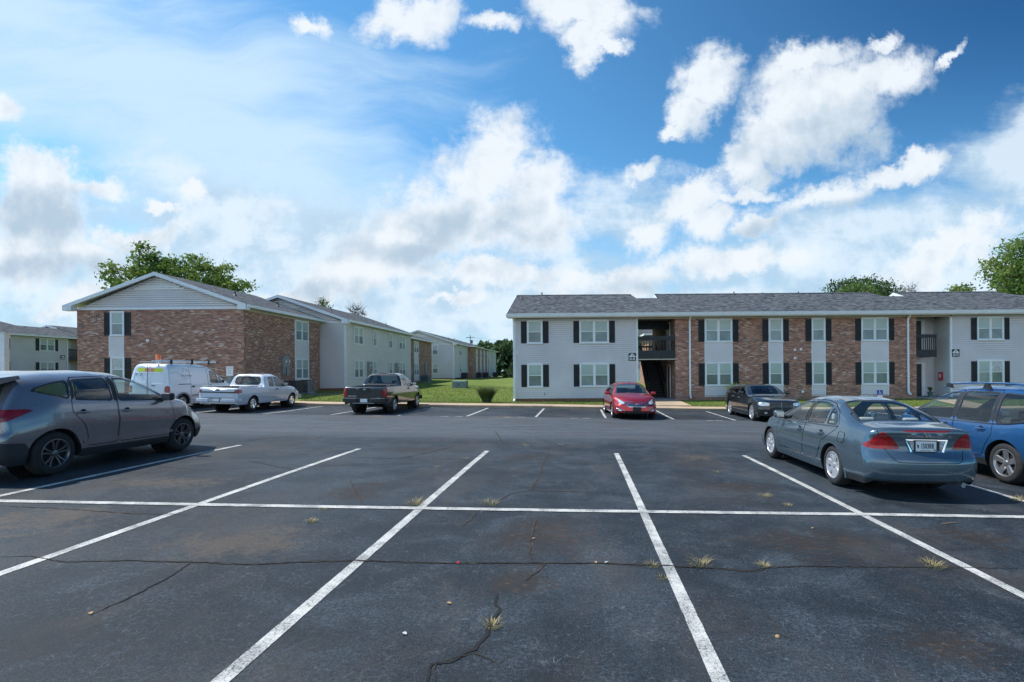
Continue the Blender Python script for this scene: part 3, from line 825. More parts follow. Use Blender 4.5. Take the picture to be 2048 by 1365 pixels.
# ---- steel blue sedan ---------------------------------------------------------------------------------
def sedan_extra(root, S, d):
    x = fascia(S, -1, 0, .86)
    # trunk-lid garnish around the plate
    m = MB(); out = [(-.31, .885), (.31, .885), (.24, .70), (-.24, .70)]; inn = [(-.275, .868), (.275, .868), (.215, .717), (-.215, .717)]
    def X(y, z): return fascia(S, -1, y, z) - .012
    for k in range(4):
        a, b, c, e = out[k], out[(k + 1) % 4], inn[(k + 1) % 4], inn[k]
        m.face([(X(*p), *p) for p in (a, b, c, e)]); m.face([(X(*p) + .02, *p) for p in (a, b)] + [(X(*p), *p) for p in (b, a)])
    o = m.build('plate_surround', 'chrome', root, uv=False)
    m = MB(); m.face([(X(*p) + .006, *p) for p in inn]); m.build('plate_recess', 'sign_black', o, uv=False)
    for s in (1, -1):
        m = MB(); m.face([(X(.17, .8) + .002, s * y, z) for y, z in ((.262, .862), (.185, .862), (.185, .735), (.212, .735))]); m.build('reverse_reflector', 'white_lens', o, uv=False)
    plate(root, X(0, .79) + .004, .79, '1503RR', y=.02)
    # emblem H
    m = MB(); xe = fascia(S, -1, 0, .95) - .006
    for s in (1, -1): m.prism([(s * .018, .918), (s * .034, .918), (s * .044, .972), (s * .030, .972)], 'x', xe, xe - .012)
    m.box(xe - .012, xe, -.026, .026, .938, .950); m.build('emblem', 'chrome', root, uv=False)
    m = MB(); m.tube([(.4, -.55, .24), (.10, -.55, .225)], .032, 12); m.build('exhaust_pipe', 'metal_grey', root, uv=False)
    for s in (1, -1):
        m = MB(); yy = s * (S.Wh - .14); m.prism([(.66, .20), (.70, .20), (.74, .38), (.68, .38)], 'y', yy - .1, yy + .1); m.build('mud_flap', d['paint'], root, uv=False)
    m = MB(); P_ = fillet([(.72, .74), (.90, .74), (.93, .90), (.75, .90)], .04); m.tube([(x_, S.side_y(x_, z_) + .001, z_) for x_, z_ in P_ + P_[:1]], .004, 4, cap=False); m.build('fuel_door_gap', 'under', root, uv=False)
    # rear shelf
    m = MB(); m.box(.62, 1.0, -.62, .62, .93, .95); m.build('parcel_shelf', 'interior', root, uv=False)
    m = MB(); m.prism([(S.Wh - .19, .53), (S.Wh - .05, .60), (S.Wh - .05, .66), (S.Wh - .19, .60)], 'x', 9, 9.01)
SEDAN = dict(name='parked_sedan', label='steel blue four door sedan seen from behind with plate 1503RR', cat='car', paint=P_STEEL,
    L=4.83, W=1.82, wb=2.74, rear_axle=1.10, r=.33, zb=.20, arch=.365, sm=.06,
    zt=[(0, 1.01), (.04, 1.04), (.1, 1.055), (.55, 1.09), (.66, 1.11), (1.0, 1.26), (1.35, 1.385), (1.7, 1.44), (2.1, 1.452), (2.5, 1.43), (2.8, 1.36), (3.2, 1.19), (3.55, 1.03), (3.7, .99), (4.2, .92), (4.55, .82), (4.83, .66)],
    belt=[(0, .90), (.6, .945), (1.2, .95), (2.2, .925), (3.4, .88), (4.2, .80), (4.83, .5)], n=[(0, 4.2), (.6, 3.8), (1.0, 3.8), (1.8, 4.2), (2.8, 4), (3.6, 3.4), (4.83, 3)], tum=.42,
    low=[(0, .93), (.08, .96), (.22, .985), (.4, 1.), (.6, 1.0), (.72, .992), (.85, .972), (1, .925)],
    tr=.09, tf=.10, cr=.24, cf=.36, rz=[(.2, .10), (.3, .03), (.42, .0), (.58, .005), (.63, .04), (.72, .10), (.9, .10), (1.0, .06), (1.05, .05)], fz=[(.2, .1), (.35, .0), (.6, .02), (.75, .1)],
    glassz=.93, cabx=2., cabin=(.75, 3.5), dash=3.0,
    glass=[('windshield', 'top', [(3.52, -.66), (3.52, .66), (2.72, .56), (2.72, -.56)], 'glass_car'), ('rear_window', 'top', [(.66, -.66), (.66, .66), (1.42, .54), (1.42, -.54)], 'glass_car')],
    windows=[([(2.24, .945), (2.28, 1.335), (2.55, 1.31), (2.85, 1.20), (3.15, 1.05), (3.32, .935), (3.25, .91)], 'glass_car', 0), ([(1.46, .975), (1.52, 1.29), (1.80, 1.335), (2.15, 1.345), (2.13, .945)], 'glass_car', 1),
             ([(1.40, .98), (1.45, 1.27), (1.25, 1.19), (1.08, 1.06), (1.06, .985)], 'glass_car', 1), ([(2.14, .95), (2.16, 1.345), (2.27, 1.335), (2.23, .95)], 'plastic', None)],
    doors=[[(2.19, .36), (2.17, .93), (2.21, 1.365), (2.60, 1.335), (2.90, 1.215), (3.42, .90), (3.40, .60), (3.26, .36)], [(1.62, .36), (2.17, .36), (2.155, .93), (2.20, 1.365), (1.80, 1.36), (1.50, 1.315), (1.2, 1.20), (1.0, 1.02), (1.03, .93), (1.42, .70), (1.52, .55)]],
    handles=[(2.34, .80), (1.50, .82)], hmat=P_STEEL, panels=[('trunk_lid', 'rear', [(-.66, 1.2), (.66, 1.2), (.665, .98), (.60, .78), (.50, .60), (.44, .555), (-.44, .555), (-.50, .60), (-.60, .78), (-.665, .98)], P_STEEL)],
    lens=[('tail_light', 'rw', [(.47, .735), (.62, .90), (.735, .985), (.78, .98), (.98, .85), (1.18, .765), (1.16, .745), (.8, .73)], 'red_lens', True),
          ('headlight', 'fw', [(.5, .64), (.6, .75), (1.0, .84), (1.4, .86), (1.2, .75), (.9, .64)], 'white_lens', True),
          ('brake_light', 'rear', [(-.40, 1.016), (-.28, .988), (.28, .988), (.40, 1.016)], 'red_lens', False),
          ('lower_grille', 'front', [(-.55, .42), (.55, .42), (.5, .28), (-.5, .28)], 'plastic', False)],
    strips=[('door_moulding', 1.50, 3.36, [(0, .555), (5, .545)], .022, P_STEEL), ('window_moulding', 1.02, 3.36, [(1.0, .975), (1.5, .955), (2.3, .93), (3.4, .89)], .009, 'chrome')],
    cladz=[(0, .29), (.6, .30), (1.4, .15), (3.4, .15), (4.2, .22), (4.83, .25)], mirror=(3.16, .95), strim=.016,
    seats=[(2.0, (.38, -.38)), (1.15, (.36, -.36))], seatmat='seat_light', seath=.52, wheel=dict(n=7, wi=.042, wo=.062, rim=.66, mat='hubcap', ph=.2), tw=.215, extra=sedan_extra)

# ---- bright blue crossover ----------------------------------------------------------------------------
def blue_extra(root, S, d):
    for s in (1, -1):
        m = MB(); y = s * .60; pts = [(.50, y, 1.64), (.62, y, 1.68), (1.2, y, 1.715), (2.0, y, 1.72), (2.6, y, 1.69), (2.85, y, 1.62)]
        m.tube(pts, .017, 8); o = m.build('roof_rail', P_BLUE, root, smooth=True, uv=False)
        m = MB()
        for x0 in (.52, 1.62, 2.6): m.prism([(x0, 1.60), (x0 + .20, 1.62), (x0 + .15, 1.70), (x0 + .07, 1.70)], 'y', y - .02, y + .02)
        m.build('rail_foot', 'plastic', o, uv=False)
    plate(root, fascia(S, -1, 0, .85), .86, '')
CROSS = dict(name='parked_crossover', label='bright blue crossover with roof rails parked at the right edge beside the steel blue sedan', cat='suv', paint=P_BLUE,
    L=4.60, W=1.80, wb=2.64, rear_axle=1.02, r=.35, zb=.25, arch=.405,
    zt=[(0, 1.0), (.06, 1.10), (.14, 1.2), (.36, 1.55), (.5, 1.61), (1.2, 1.66), (2.0, 1.675), (2.5, 1.65), (2.9, 1.53), (3.3, 1.32), (3.7, 1.11), (3.85, 1.08), (4.2, 1.0), (4.45, .92), (4.6, .78)],
    belt=[(0, .98), (.5, 1.03), (1.2, 1.0), (2.5, .985), (3.6, .95), (4.2, .88), (4.6, .6)], n=[(0, 5), (.6, 5), (2.6, 4.6), (3.7, 3.6), (4.6, 3.2)], tum=.34,
    tr=.07, tf=.12, cr=.2, cf=.32, rz=[(.2, .1), (.4, .0), (.65, .0), (.7, .06), (1.1, .1)], fz=[(.3, .05), (.5, 0), (.8, .08)],
    glassz=.96, cabx=1.2, cabin=(.4, 3.6), dash=3.1,
    glass=[('windshield', 'top', [(3.62, -.66), (3.62, .66), (2.72, .56), (2.72, -.56)], 'glass_car'), ('rear_window', 'rear', [(-.58, 1.12), (.58, 1.12), (.5, 1.5), (-.5, 1.5)], 'glass_tint')],
    windows=[([(2.30, 1.01), (2.34, 1.545), (2.62, 1.53), (2.95, 1.41), (3.30, 1.20), (3.50, 1.04), (3.48, .99)], 'glass_car', 0), ([(1.34, 1.01), (1.40, 1.56), (2.22, 1.56), (2.18, 1.01)], 'glass_tint', 1),
             ([(1.24, 1.015), (1.30, 1.555), (.85, 1.53), (.50, 1.44), (.44, 1.30), (.62, 1.10), (.95, 1.02)], 'glass_tint', None), ([(2.19, 1.015), (2.23, 1.56), (2.33, 1.55), (2.29, 1.015)], 'plastic', None), ([(1.25, 1.02), (1.31, 1.56), (1.39, 1.56), (1.33, 1.02)], 'plastic', None)],
    doors=[[(2.25, .40), (2.24, 1.0), (2.28, 1.58), (2.66, 1.56), (3.0, 1.43), (3.56, 1.03), (3.54, .62), (3.40, .40)], [(1.50, .40), (2.23, .40), (2.225, 1.0), (2.27, 1.59), (1.36, 1.59), (1.28, 1.0), (1.28, .80), (1.40, .62)]],
    handles=[(2.42, .88), (1.52, .89)], hmat=P_BLUE, cladz=[(0, .42), (.5, .40), (.62, .36), (3.3, .36), (4.1, .40), (4.6, .45)],
    lens=[('tail_light', 'rw', [(.5, .84), (.5, 1.08), (.9, 1.1), (1.15, 1.06), (1.1, .9), (.9, .84)], 'red_lens', True),
          ('headlight', 'fw', [(.5, .78), (.55, .92), (1.0, 1.0), (1.4, 1.0), (1.1, .85), (.9, .77)], 'white_lens', True),
          ('grille', 'front', [(-.4, .86), (.4, .86), (.32, .68), (-.32, .68)], 'plastic', False)],
    strips=[('window_moulding', .66, 3.5, [(0.66, 1.075), (.95, 1.02), (1.3, 1.0), (3.5, .975)], .009, 'chrome')], strim=.02,
    mirror=(3.30, 1.02), seats=[(2.15, (.38, -.38)), (1.2, (.4, 0, -.4))], seatmat='interior_dark', wheel=dict(n=5, wi=.040, wo=.060, rim=.68, mat='alloy', ph=.31), tw=.23, extra=blue_extra)

# ---- red sedan ------------------------------------------------------------------------------------------
def red_extra(root, S, d):
    m = MB()
    for k in range(4):
        z = .545 + k * .042; w = .40 + .035 * k
        pts = [(fascia(S, 1, y, z) + .006, y, z) for y in [(-1 + 2 * q / 8) * w for q in range(9)]]
        m.tube(pts, .007, 6)
    m.build('grille_bars', 'chrome', root, uv=False)
    x = fascia(S, 1, 0, .62) + .008; m = MB()
    n = 20
    pts = [(x, .085 * cos(2 * pi * q / n), .625 + .045 * sin(2 * pi * q / n)) for q in range(n + 1)]; m.tube(pts, .006, 5, cap=False)
    for s in (1, -1): m.tube([(x, s * .032 - .012, .595), (x, s * .032 + .012, .655)], .008, 5)
    m.tube([(x, -.03, .63), (x, .03, .62)], .007, 5); m.build('emblem', 'chrome', root, uv=False)
    plate(root, fascia(S, 1, 0, .44) + .0, .44, '', facing=1, mat='sign_black')
    for s in (1, -1):
        m = MB(); P = [(s * y, z) for y, z in ((.48, .36), (.72, .44), (.80, .44), (.78, .37), (.66, .33))]
        m.tube([(fascia(S, 1, y, z) + .004, y, z) for y, z in P[:4]], .010, 6); m.build('fog_light_trim', 'chrome', root, uv=False)
    m = MB(); m.box(S.L - .04, S.L - .01, -.5, .5, .27, .31); m.build('lip', 'plastic', root, uv=False)
RED = dict(name='parked_sedan', label='shiny red sedan parked nose out in front of the breezeway', cat='car', paint=P_RED,
    L=4.85, W=1.865, wb=2.80, rear_axle=1.08, r=.33, zb=.20, arch=.365, sm=.06,
    zt=[(0, .95), (.1, 1.06), (.5, 1.12), (.9, 1.26), (1.3, 1.39), (1.8, 1.465), (2.2, 1.475), (2.6, 1.44), (3.0, 1.30), (3.4, 1.12), (3.62, 1.02), (4.1, .96), (4.5, .86), (4.7, .78), (4.85, .68)],
    belt=[(0, .85), (.6, .94), (1.5, .96), (3.3, .88), (4.2, .80), (4.85, .5)], n=[(0, 4), (1.0, 3.8), (1.8, 4.2), (2.8, 4), (3.6, 3.2), (4.85, 3)], tum=.42,
    tr=.1, tf=.11, cr=.24, cf=.38, rz=[(.2, .08), (.5, 0), (.9, .08)], fz=[(.2, .08), (.35, .0), (.55, .02), (.72, .10)],
    glassz=.93, cabx=2., cabin=(.75, 3.5), dash=3.0,
    glass=[('windshield', 'top', [(3.60, -.70), (3.60, .70), (2.72, .58), (2.72, -.58)], 'glass_car'), ('rear_window', 'top', [(.6, -.66), (.6, .66), (1.42, .54), (1.42, -.54)], 'glass_car')],
    windows=[([(2.24, .955), (2.28, 1.35), (2.60, 1.32), (2.95, 1.17), (3.35, .94), (3.25, .92)], 'glass_car', 0), ([(1.30, .99), (1.42, 1.27), (1.75, 1.35), (2.15, 1.36), (2.13, .955)], 'glass_tint', 1)],
    doors=[[(2.19, .36), (2.17, .93), (2.21, 1.38), (2.65, 1.345), (3.0, 1.18), (3.45, .90), (3.42, .60), (3.28, .36)], [(1.60, .36), (2.17, .36), (2.155, .93), (2.20, 1.38), (1.75, 1.375), (1.38, 1.29), (1.1, 1.05), (1.40, .70), (1.5, .55)]],
    handles=[(2.34, .80), (1.50, .82)], hmat='chrome', wtrim='chrome', strim=.014,
    lens=[('tail_light', 'rw', [(.5, .78), (.55, .96), (.95, .98), (1.2, .95), (1.0, .82)], 'red_lens', True),
          ('headlight', 'fw', [(.58, .615), (.60, .68), (.85, .745), (1.15, .81), (1.42, .87), (1.30, .76), (1.05, .65), (.8, .60)], 'white_lens', True, .02, 'plastic'),
          ('grille', 'front', [(-.54, .725), (.54, .725), (.50, .64), (.34, .515), (-.34, .515), (-.50, .64)], 'metal_dark', False, .018, 'chrome'),
          ('lower_intake', 'front', [(-.5, .345), (.5, .345), (.44, .27), (-.44, .27)], 'plastic', False),
          ('fog_light', 'front', [(.50, .36), (.70, .425), (.78, .42), (.76, .36), (.62, .33)], 'white_lens', True, .012, 'plastic')],
    mirror=(3.14, .96), seats=[(2.0, (.38, -.38)), (1.15, (.36, -.36))], seatmat='interior_dark', seath=.52, wheel=dict(n=5, split=.2, wi=.014, wo=.018, rim=.70, mat='alloy', ph=.2), tw=.215, extra=red_extra)

# ---- black wagon ----------------------------------------------------------------------------------------
def wagon_extra(root, S, d):
    m = MB()
    for z in (.60, .74): m.tube([(fascia(S, 1, y, z) + .008, y, z) for y in (-.42, -.2, 0, .2, .42)], .006, 6)
    x = fascia(S, 1, 0, .66) + .010
    m.tube([(x, 0, .50), (x, 0, .80)], .014, 6); m.tube([(x, -.44, .66), (x, .44, .66)], .010, 6)
    m.build('grille_crossbars', 'metal_grey', root, uv=False)
    for s in (1, -1):
        m = MB(); m.lathe([(.001, .01), (.05, .008), (.06, -.02)], (fascia(S, 1, s * .6, .38), s * .6, .38), 'y', 12, 1)
        m = MB(); xx = fascia(S, 1, s * .6, .38) + .004; m.prism([(s * .60 + .06 * cos(q * pi / 5), .38 + .04 * sin(q * pi / 5)) for q in range(10)], 'x', xx - .02, xx + .008); m.build('fog_light', 'white_lens', root, uv=False)
    m = MB(); m.box(3.52, 3.54, .46, .56, 1.03, 1.06)
WAGON = dict(name='parked_wagon', label='black low roofed station wagon with chrome door handles in front of the brick wall', cat='car', paint=P_BLACK,
    L=5.02, W=1.88, wb=3.05, rear_axle=1.07, r=.355, zb=.19, arch=.39, sm=.05,
    zt=[(0, .98), (.05, 1.08), (.15, 1.16), (.55, 1.38), (.9, 1.43), (1.8, 1.475), (2.4, 1.48), (2.7, 1.44), (3.1, 1.28), (3.5, 1.07), (3.7, 1.02), (4.4, .97), (4.8, .90), (5.02, .84)],
    belt=[(0, .97), (1, 1.03), (2.5, 1.0), (3.5, .94), (4.4, .88), (5.02, .70)], n=[(0, 4.5), (2.6, 4.5), (3.7, 4), (5.02, 4.5)], tum=.46,
    tr=.08, tf=.06, cr=.2, cf=.2, rz=[(.2, .08), (.5, 0), (1.0, .06)], fz=[(.2, .08), (.35, .02), (.5, .0), (.84, .04)],
    glassz=.98, cabx=1.6, cabin=(.5, 3.5), dash=3.0,
    glass=[('windshield', 'top', [(3.52, -.68), (3.52, .68), (2.76, .56), (2.76, -.56)], 'glass_car'), ('rear_window', 'top', [(.2, -.6), (.2, .6), (.52, .5), (.52, -.5)], 'glass_dark')],
    windows=[([(2.34, 1.03), (2.38, 1.375), (2.65, 1.36), (2.95, 1.24), (3.25, 1.06), (3.2, 1.01)], 'glass_tint', 0), ([(1.52, 1.06), (1.58, 1.37), (2.24, 1.38), (2.22, 1.035)], 'glass_dark', 1),
             ([(1.42, 1.07), (1.46, 1.365), (.90, 1.32), (.60, 1.22), (.7, 1.12)], 'glass_dark', None)],
    doors=[[(2.28, .36), (2.27, 1.0), (2.31, 1.405), (2.7, 1.38), (3.0, 1.25), (3.40, 1.0), (3.42, .60), (3.35, .36)], [(1.62, .36), (2.27, .36), (2.255, 1.0), (2.30, 1.405), (1.54, 1.40), (1.47, 1.05), (1.45, .8), (1.52, .6)]],
    handles=[(2.44, .89), (1.66, .91)], hmat='chrome', strim=.016,
    lens=[('tail_light', 'rw', [(.6, .78), (.6, 1.08), (1.0, 1.1), (1.1, 1.0), (1.05, .8)], 'red_lens', True),
          ('headlight', 'fw', [(.50, .64), (.50, .80), (.9, .82), (1.12, .80), (1.12, .70), (.9, .63)], 'white_lens', True, .02, 'plastic'),
          ('grille', 'front', [(-.46, .82), (.46, .82), (.44, .50), (-.44, .50)], 'plastic', False, .02, 'metal_dark')],
    mirror=(3.08, 1.06), seats=[(2.05, (.38, -.38)), (1.2, (.36, -.36))], seatmat='interior_dark', seath=.5, wheel=dict(n=5, split=.2, wi=.016, wo=.02, rim=.74, mat='hubcap', ph=.5), tw=.22, extra=wagon_extra)

# ---- pickups --------------------------------------------------------------------------------------------
def bed_box(root, S, x0, x1, yw, ztop, mat):
    m = MB(); z0 = .66
    m.face([(x0, -yw, z0), (x1, -yw, z0), (x1, yw, z0), (x0, yw, z0)])
    for a, b in (((x0, -yw), (x1, -yw)), ((x1, -yw), (x1, yw)), ((x1, yw), (x0, yw)), ((x0, yw), (x0, -yw))):
        m.face([(*a, z0), (*b, z0), (*b, ztop), (*a, ztop)])
    m.build('bed_liner', 'cladding', root, uv=False)
def bumper(root, S, mat, pts, z0, z1, name='rear_bumper', bev=.02):
    m = MB(); m.prism(pts, 'z', z0, z1); return m.build(name, mat, root, bevel=bev, uv=False)
def pick_white(root, S, d):
    bed_box(root, S, .09, 1.86, .66, 1.05, 'cladding')
    o = bumper(root, S, P_LAV, [(-.18, -.55), (-.13, -.82), (.06, -.89), (.22, -.89), (.22, .89), (.06, .89), (-.13, .82), (-.18, .55), (-.18, .30), (-.10, .25), (-.10, -.25), (-.18, -.30)], .48, .62)
    m = MB(); m.box(-.12, .0, -.80, .80, .622, .632); m.build('bumper_step_pad', 'metal_dark', o, uv=False)
    plate(root, -.105, .555, '', w=.3, h=.13)
    m = MB(); m.box(-.012, .02, -.69, .69, .85, .90); m.build('tailgate_stripe', 'metal_dark', root, uv=False)
    m = MB(); m.box(-.014, .02, -.08, .08, .95, 1.0); m.build('tailgate_handle', 'plastic', root, uv=False)
    # bed rails and a low toolbox
    for s in (1, -1):
        m = MB(); m.box(.25, 1.80, s * .76, s * .80, 1.10, 1.135); m.box(.25, .30, s * .76, s * .80, 1.04, 1.10); m.box(1.74, 1.80, s * .76, s * .80, 1.04, 1.10); m.build('bed_rail', 'trim', root, uv=False)
    m = MB(); m.box(1.95, 1.99, -.13, .13, 1.545, 1.575); m.build('brake_light', 'red_lens', root, uv=False)
    bumper(root, S, 'chrome', [(5.10, -.83), (5.16, -.80), (5.24, -.5), (5.26, 0), (5.24, .5), (5.16, .80), (5.10, .83)], .42, .58, 'front_bumper')
PWHITE = dict(name='parked_pickup', label='white extended cab pickup with chrome wheels parked beside the white van', cat='pickup', paint=P_LAV,
    L=5.18, W=1.73, wb=3.12, rear_axle=1.12, r=.34, zb=.34, arch=.40, sm=.03, rr=.05,
    zt=[(0, 1.03), (.05, 1.07), (1.96, 1.08), (1.99, 1.25), (2.07, 1.55), (2.15, 1.63), (2.9, 1.66), (3.15, 1.61), (3.5, 1.38), (3.86, 1.13), (3.95, 1.09), (4.6, 1.02), (5.0, .92), (5.18, .78)],
    belt=[(0, 1.0), (1.9, 1.02), (2.2, 1.02), (3.8, .99), (4.6, .90), (5.18, .7)], n=[(0, 9), (1.9, 9), (2.1, 7), (3.3, 6), (4, 5), (5.18, 4)], tum=.27,
    tr=.03, tf=.10, cr=.05, cf=.26, fz=[(.3, .06), (.6, 0), (.85, .08)], low=[(0, .93), (.1, .955), (.35, .975), (.45, .99), (.6, 1), (.85, .995), (1, .97)],
    bed=(.09, 1.90, .66), glassz=1.05, cabx=2.6, cabin=(2.0, 3.9), dash=3.4,
    glass=[('windshield', 'top', [(3.86, -.64), (3.86, .64), (3.15, .55), (3.15, -.55)], 'glass_car'), ('rear_window', 'rear', [(-.62, 1.14), (.62, 1.14), (.55, 1.53), (-.55, 1.53)], 'glass_car')],
    windows=[([(2.78, 1.06), (2.80, 1.52), (3.06, 1.51), (3.30, 1.38), (3.64, 1.12), (3.62, 1.05)], 'glass_car', 0), ([(2.28, 1.08), (2.34, 1.51), (2.70, 1.525), (2.68, 1.07)], 'glass_car', None)],
    doors=[[(2.73, .42), (2.73, 1.0), (2.75, 1.56), (3.08, 1.55), (3.34, 1.40), (3.72, 1.08), (3.72, .6), (3.66, .42)]],
    handles=[(2.88, .93)], hmat='plastic', strim=.018, panels=[('tailgate', 'rear', [(-.70, 1.10), (.70, 1.10), (.70, .64), (-.70, .64)], P_LAV)],
    lens=[('tail_light', 'rw', [(.735, .84), (.735, 1.0), (1.0, 1.0), (1.14, .97), (1.14, .86), (.98, .84)], 'red_lens', True),
          ('headlight', 'fw', [(.45, .74), (.45, .88), (.9, .89), (1.2, .90), (1.1, .76)], 'white_lens', True), ('grille', 'front', [(-.4, .86), (.4, .86), (.38, .7), (-.38, .7)], 'plastic', False)],
    strips=[], mirror=(3.52, 1.10), mmat='plastic', seats=[(2.75, (.36, -.36))], seatmat='seat_light', seatz=.12, wheel=dict(n=5, wi=.05, wo=.06, rim=.62, mat='chrome', ph=.2), tw=.22, extra=pick_white)
def pick_black(root, S, d):
    bed_box(root, S, .09, 1.80, .70, 1.14, 'cladding')
    m = MB(); m.prism([(-.13, -.70), (-.05, -.90), (.12, -.93), (.25, -.93), (.25, .93), (.12, .93), (-.05, .90), (-.13, .70), (-.13, .30), (-.07, .26), (-.07, -.26), (-.13, -.30)], 'z', .52, .68); o = m.build('rear_bumper', 'plastic', root, bevel=.02, uv=False)
    for s in (1, -1):
        m = MB(); m.box(-.12, .02, s * .30, s * .86, .683, .692); m.build('bumper_top_pad', 'metal_grey', o, uv=False)
    m = MB(); m.box(-.14, -.02, -.45, .45, .47, .50); m.build('bumper_lower_step', 'metal_grey', o, uv=False)
    plate(root, -.075, .60, '', w=.3, h=.15); 
    x = fascia(S, -1, 0, .95)
    m = MB(); m.prism([(-.24, 1.12), (.24, 1.12), (.20, .92), (-.20, .92)], 'x', x + .01, x - .012); t = m.build('tailgate_panel', 'plastic', root, bevel=.008, uv=False)
    m = MB(); n = 18; c = (x - .016, 0, 1.06)
    m.tube([(c[0], .036 * cos(2 * pi * q / n), c[2] + .036 * sin(2 * pi * q / n)) for q in range(n + 1)], .007, 5, cap=False); m.box(x - .022, x - .012, -.05, .05, 1.052, 1.068); m.build('emblem', 'chrome', t, uv=False)
    def TM(y, z): return Matrix(((0, 0, -1, x - .004), (-1, 0, 0, y), (0, 1, 0, z), (0, 0, 0, 1)))
    put_text('FRONTIER', .075, 'tailgate_lettering', 'chrome', root, TM(.52, .765), .004, .002)
    put_text('V6', .06, 'tailgate_badge', 'chrome', root, TM(-.58, .70), .004, .002)
    m = MB(); m.box(2.0, 2.02, -.16, .16, 1.715, 1.74); m.build('brake_light', 'red_lens', root, uv=False)
    for s in (1, -1):
        m = MB(); yy = s * (S.Wh - .16); m.prism([(.62, .30), (.66, .30), (.72, .50), (.66, .52)], 'y', yy - .13, yy + .13); m.build('mud_flap', 'plastic', root, uv=False)
    bumper(root, S, 'plastic', [(5.05, -.90), (5.16, -.86), (5.22, -.5), (5.24, 0), (5.22, .5), (5.16, .86), (5.05, .90)], .42, .62, 'front_bumper')
    m = MB(); m.box(.9, 2.0, -.3, .3, .36, .5); m.lathe([(.001, -.3), (.09, -.3), (.09, .3), (.001, .3)], (1.15, 0, .33), 'y', 12); m.build('rear_axle', 'under', root, uv=False)
PBLACK = dict(name='parked_pickup', label='black pickup with colour keyed flares parked at the kerb beside the lawn', cat='pickup', paint=P_BLACK2,
    L=5.22, W=1.85, wb=3.20, rear_axle=1.10, r=.365, zb=.42, arch=.43, sm=.03, rr=.05, flare=.055, flaremat=P_BLACK2,
    zt=[(0, 1.13), (.05, 1.16), (1.90, 1.18), (1.95, 1.35), (2.06, 1.66), (2.16, 1.72), (2.8, 1.745), (3.1, 1.70), (3.5, 1.47), (3.85, 1.22), (3.95, 1.19), (4.6, 1.14), (5.05, 1.04), (5.22, .9)],
    belt=[(0, 1.1), (1.9, 1.11), (3.8, 1.09), (4.6, 1.0), (5.22, .8)], n=[(0, 9), (1.9, 9), (2.1, 5.5), (3.3, 5), (4, 4), (5.18, 3.6)], tum=.30,
    tr=.02, tf=.08, cr=.05, cf=.24, fz=[(.3, .06), (.6, 0), (.85, .06)], low=[(0, .94), (.1, .96), (.35, .98), (.45, .99), (.6, 1), (.85, .995), (1, .97)],
    bed=(.09, 1.84, .70), glassz=1.14, cabx=2.6, cabin=(1.95, 3.9), dash=3.4,
    glass=[('windshield', 'top', [(3.84, -.70), (3.84, .70), (3.12, .60), (3.12, -.60)], 'glass_car'), ('rear_window', 'rear', [(-.70, 1.22), (.70, 1.22), (.62, 1.66), (-.62, 1.66)], 'glass_tint')],
    windows=[([(2.72, 1.15), (2.74, 1.64), (3.02, 1.63), (3.28, 1.49), (3.62, 1.22), (3.60, 1.14)], 'glass_tint', 0), ([(2.24, 1.19), (2.30, 1.63), (2.62, 1.645), (2.60, 1.18)], 'glass_dark', None)],
    doors=[[(2.67, .50), (2.67, 1.1), (2.69, 1.68), (3.04, 1.67), (3.32, 1.52), (3.70, 1.17), (3.70, .7), (3.62, .50)]],
    handles=[(2.82, 1.02)], hmat='plastic', strim=.02, panels=[('tailgate', 'rear', [(-.74, 1.2), (.74, 1.2), (.74, .68), (-.74, .68)], P_BLACK2)],
    lens=[('tail_light', 'rw', [(.77, .74), (.77, 1.10), (.95, 1.10), (1.06, 1.08), (1.04, .76), (.93, .74)], 'red_lens', True), ('reverse_light', 'rear', [(.79, .77), (.90, .77), (.90, .86), (.79, .86)], 'white_lens', True),
          ('headlight', 'fw', [(.45, .84), (.45, 1.0), (.9, 1.01), (1.2, 1.02), (1.1, .86)], 'white_lens', True), ('grille', 'front', [(-.4, .98), (.4, .98), (.38, .72), (-.38, .72)], 'plastic', False)],
    mirror=(3.48, 1.18), mmat='plastic', seats=[(2.6, (.38, -.38))], seatmat='interior_dark', seatz=.2, wheel=dict(n=6, wi=.045, wo=.055, rim=.62, mat='alloy', ph=.2), tw=.25, extra=pick_black)

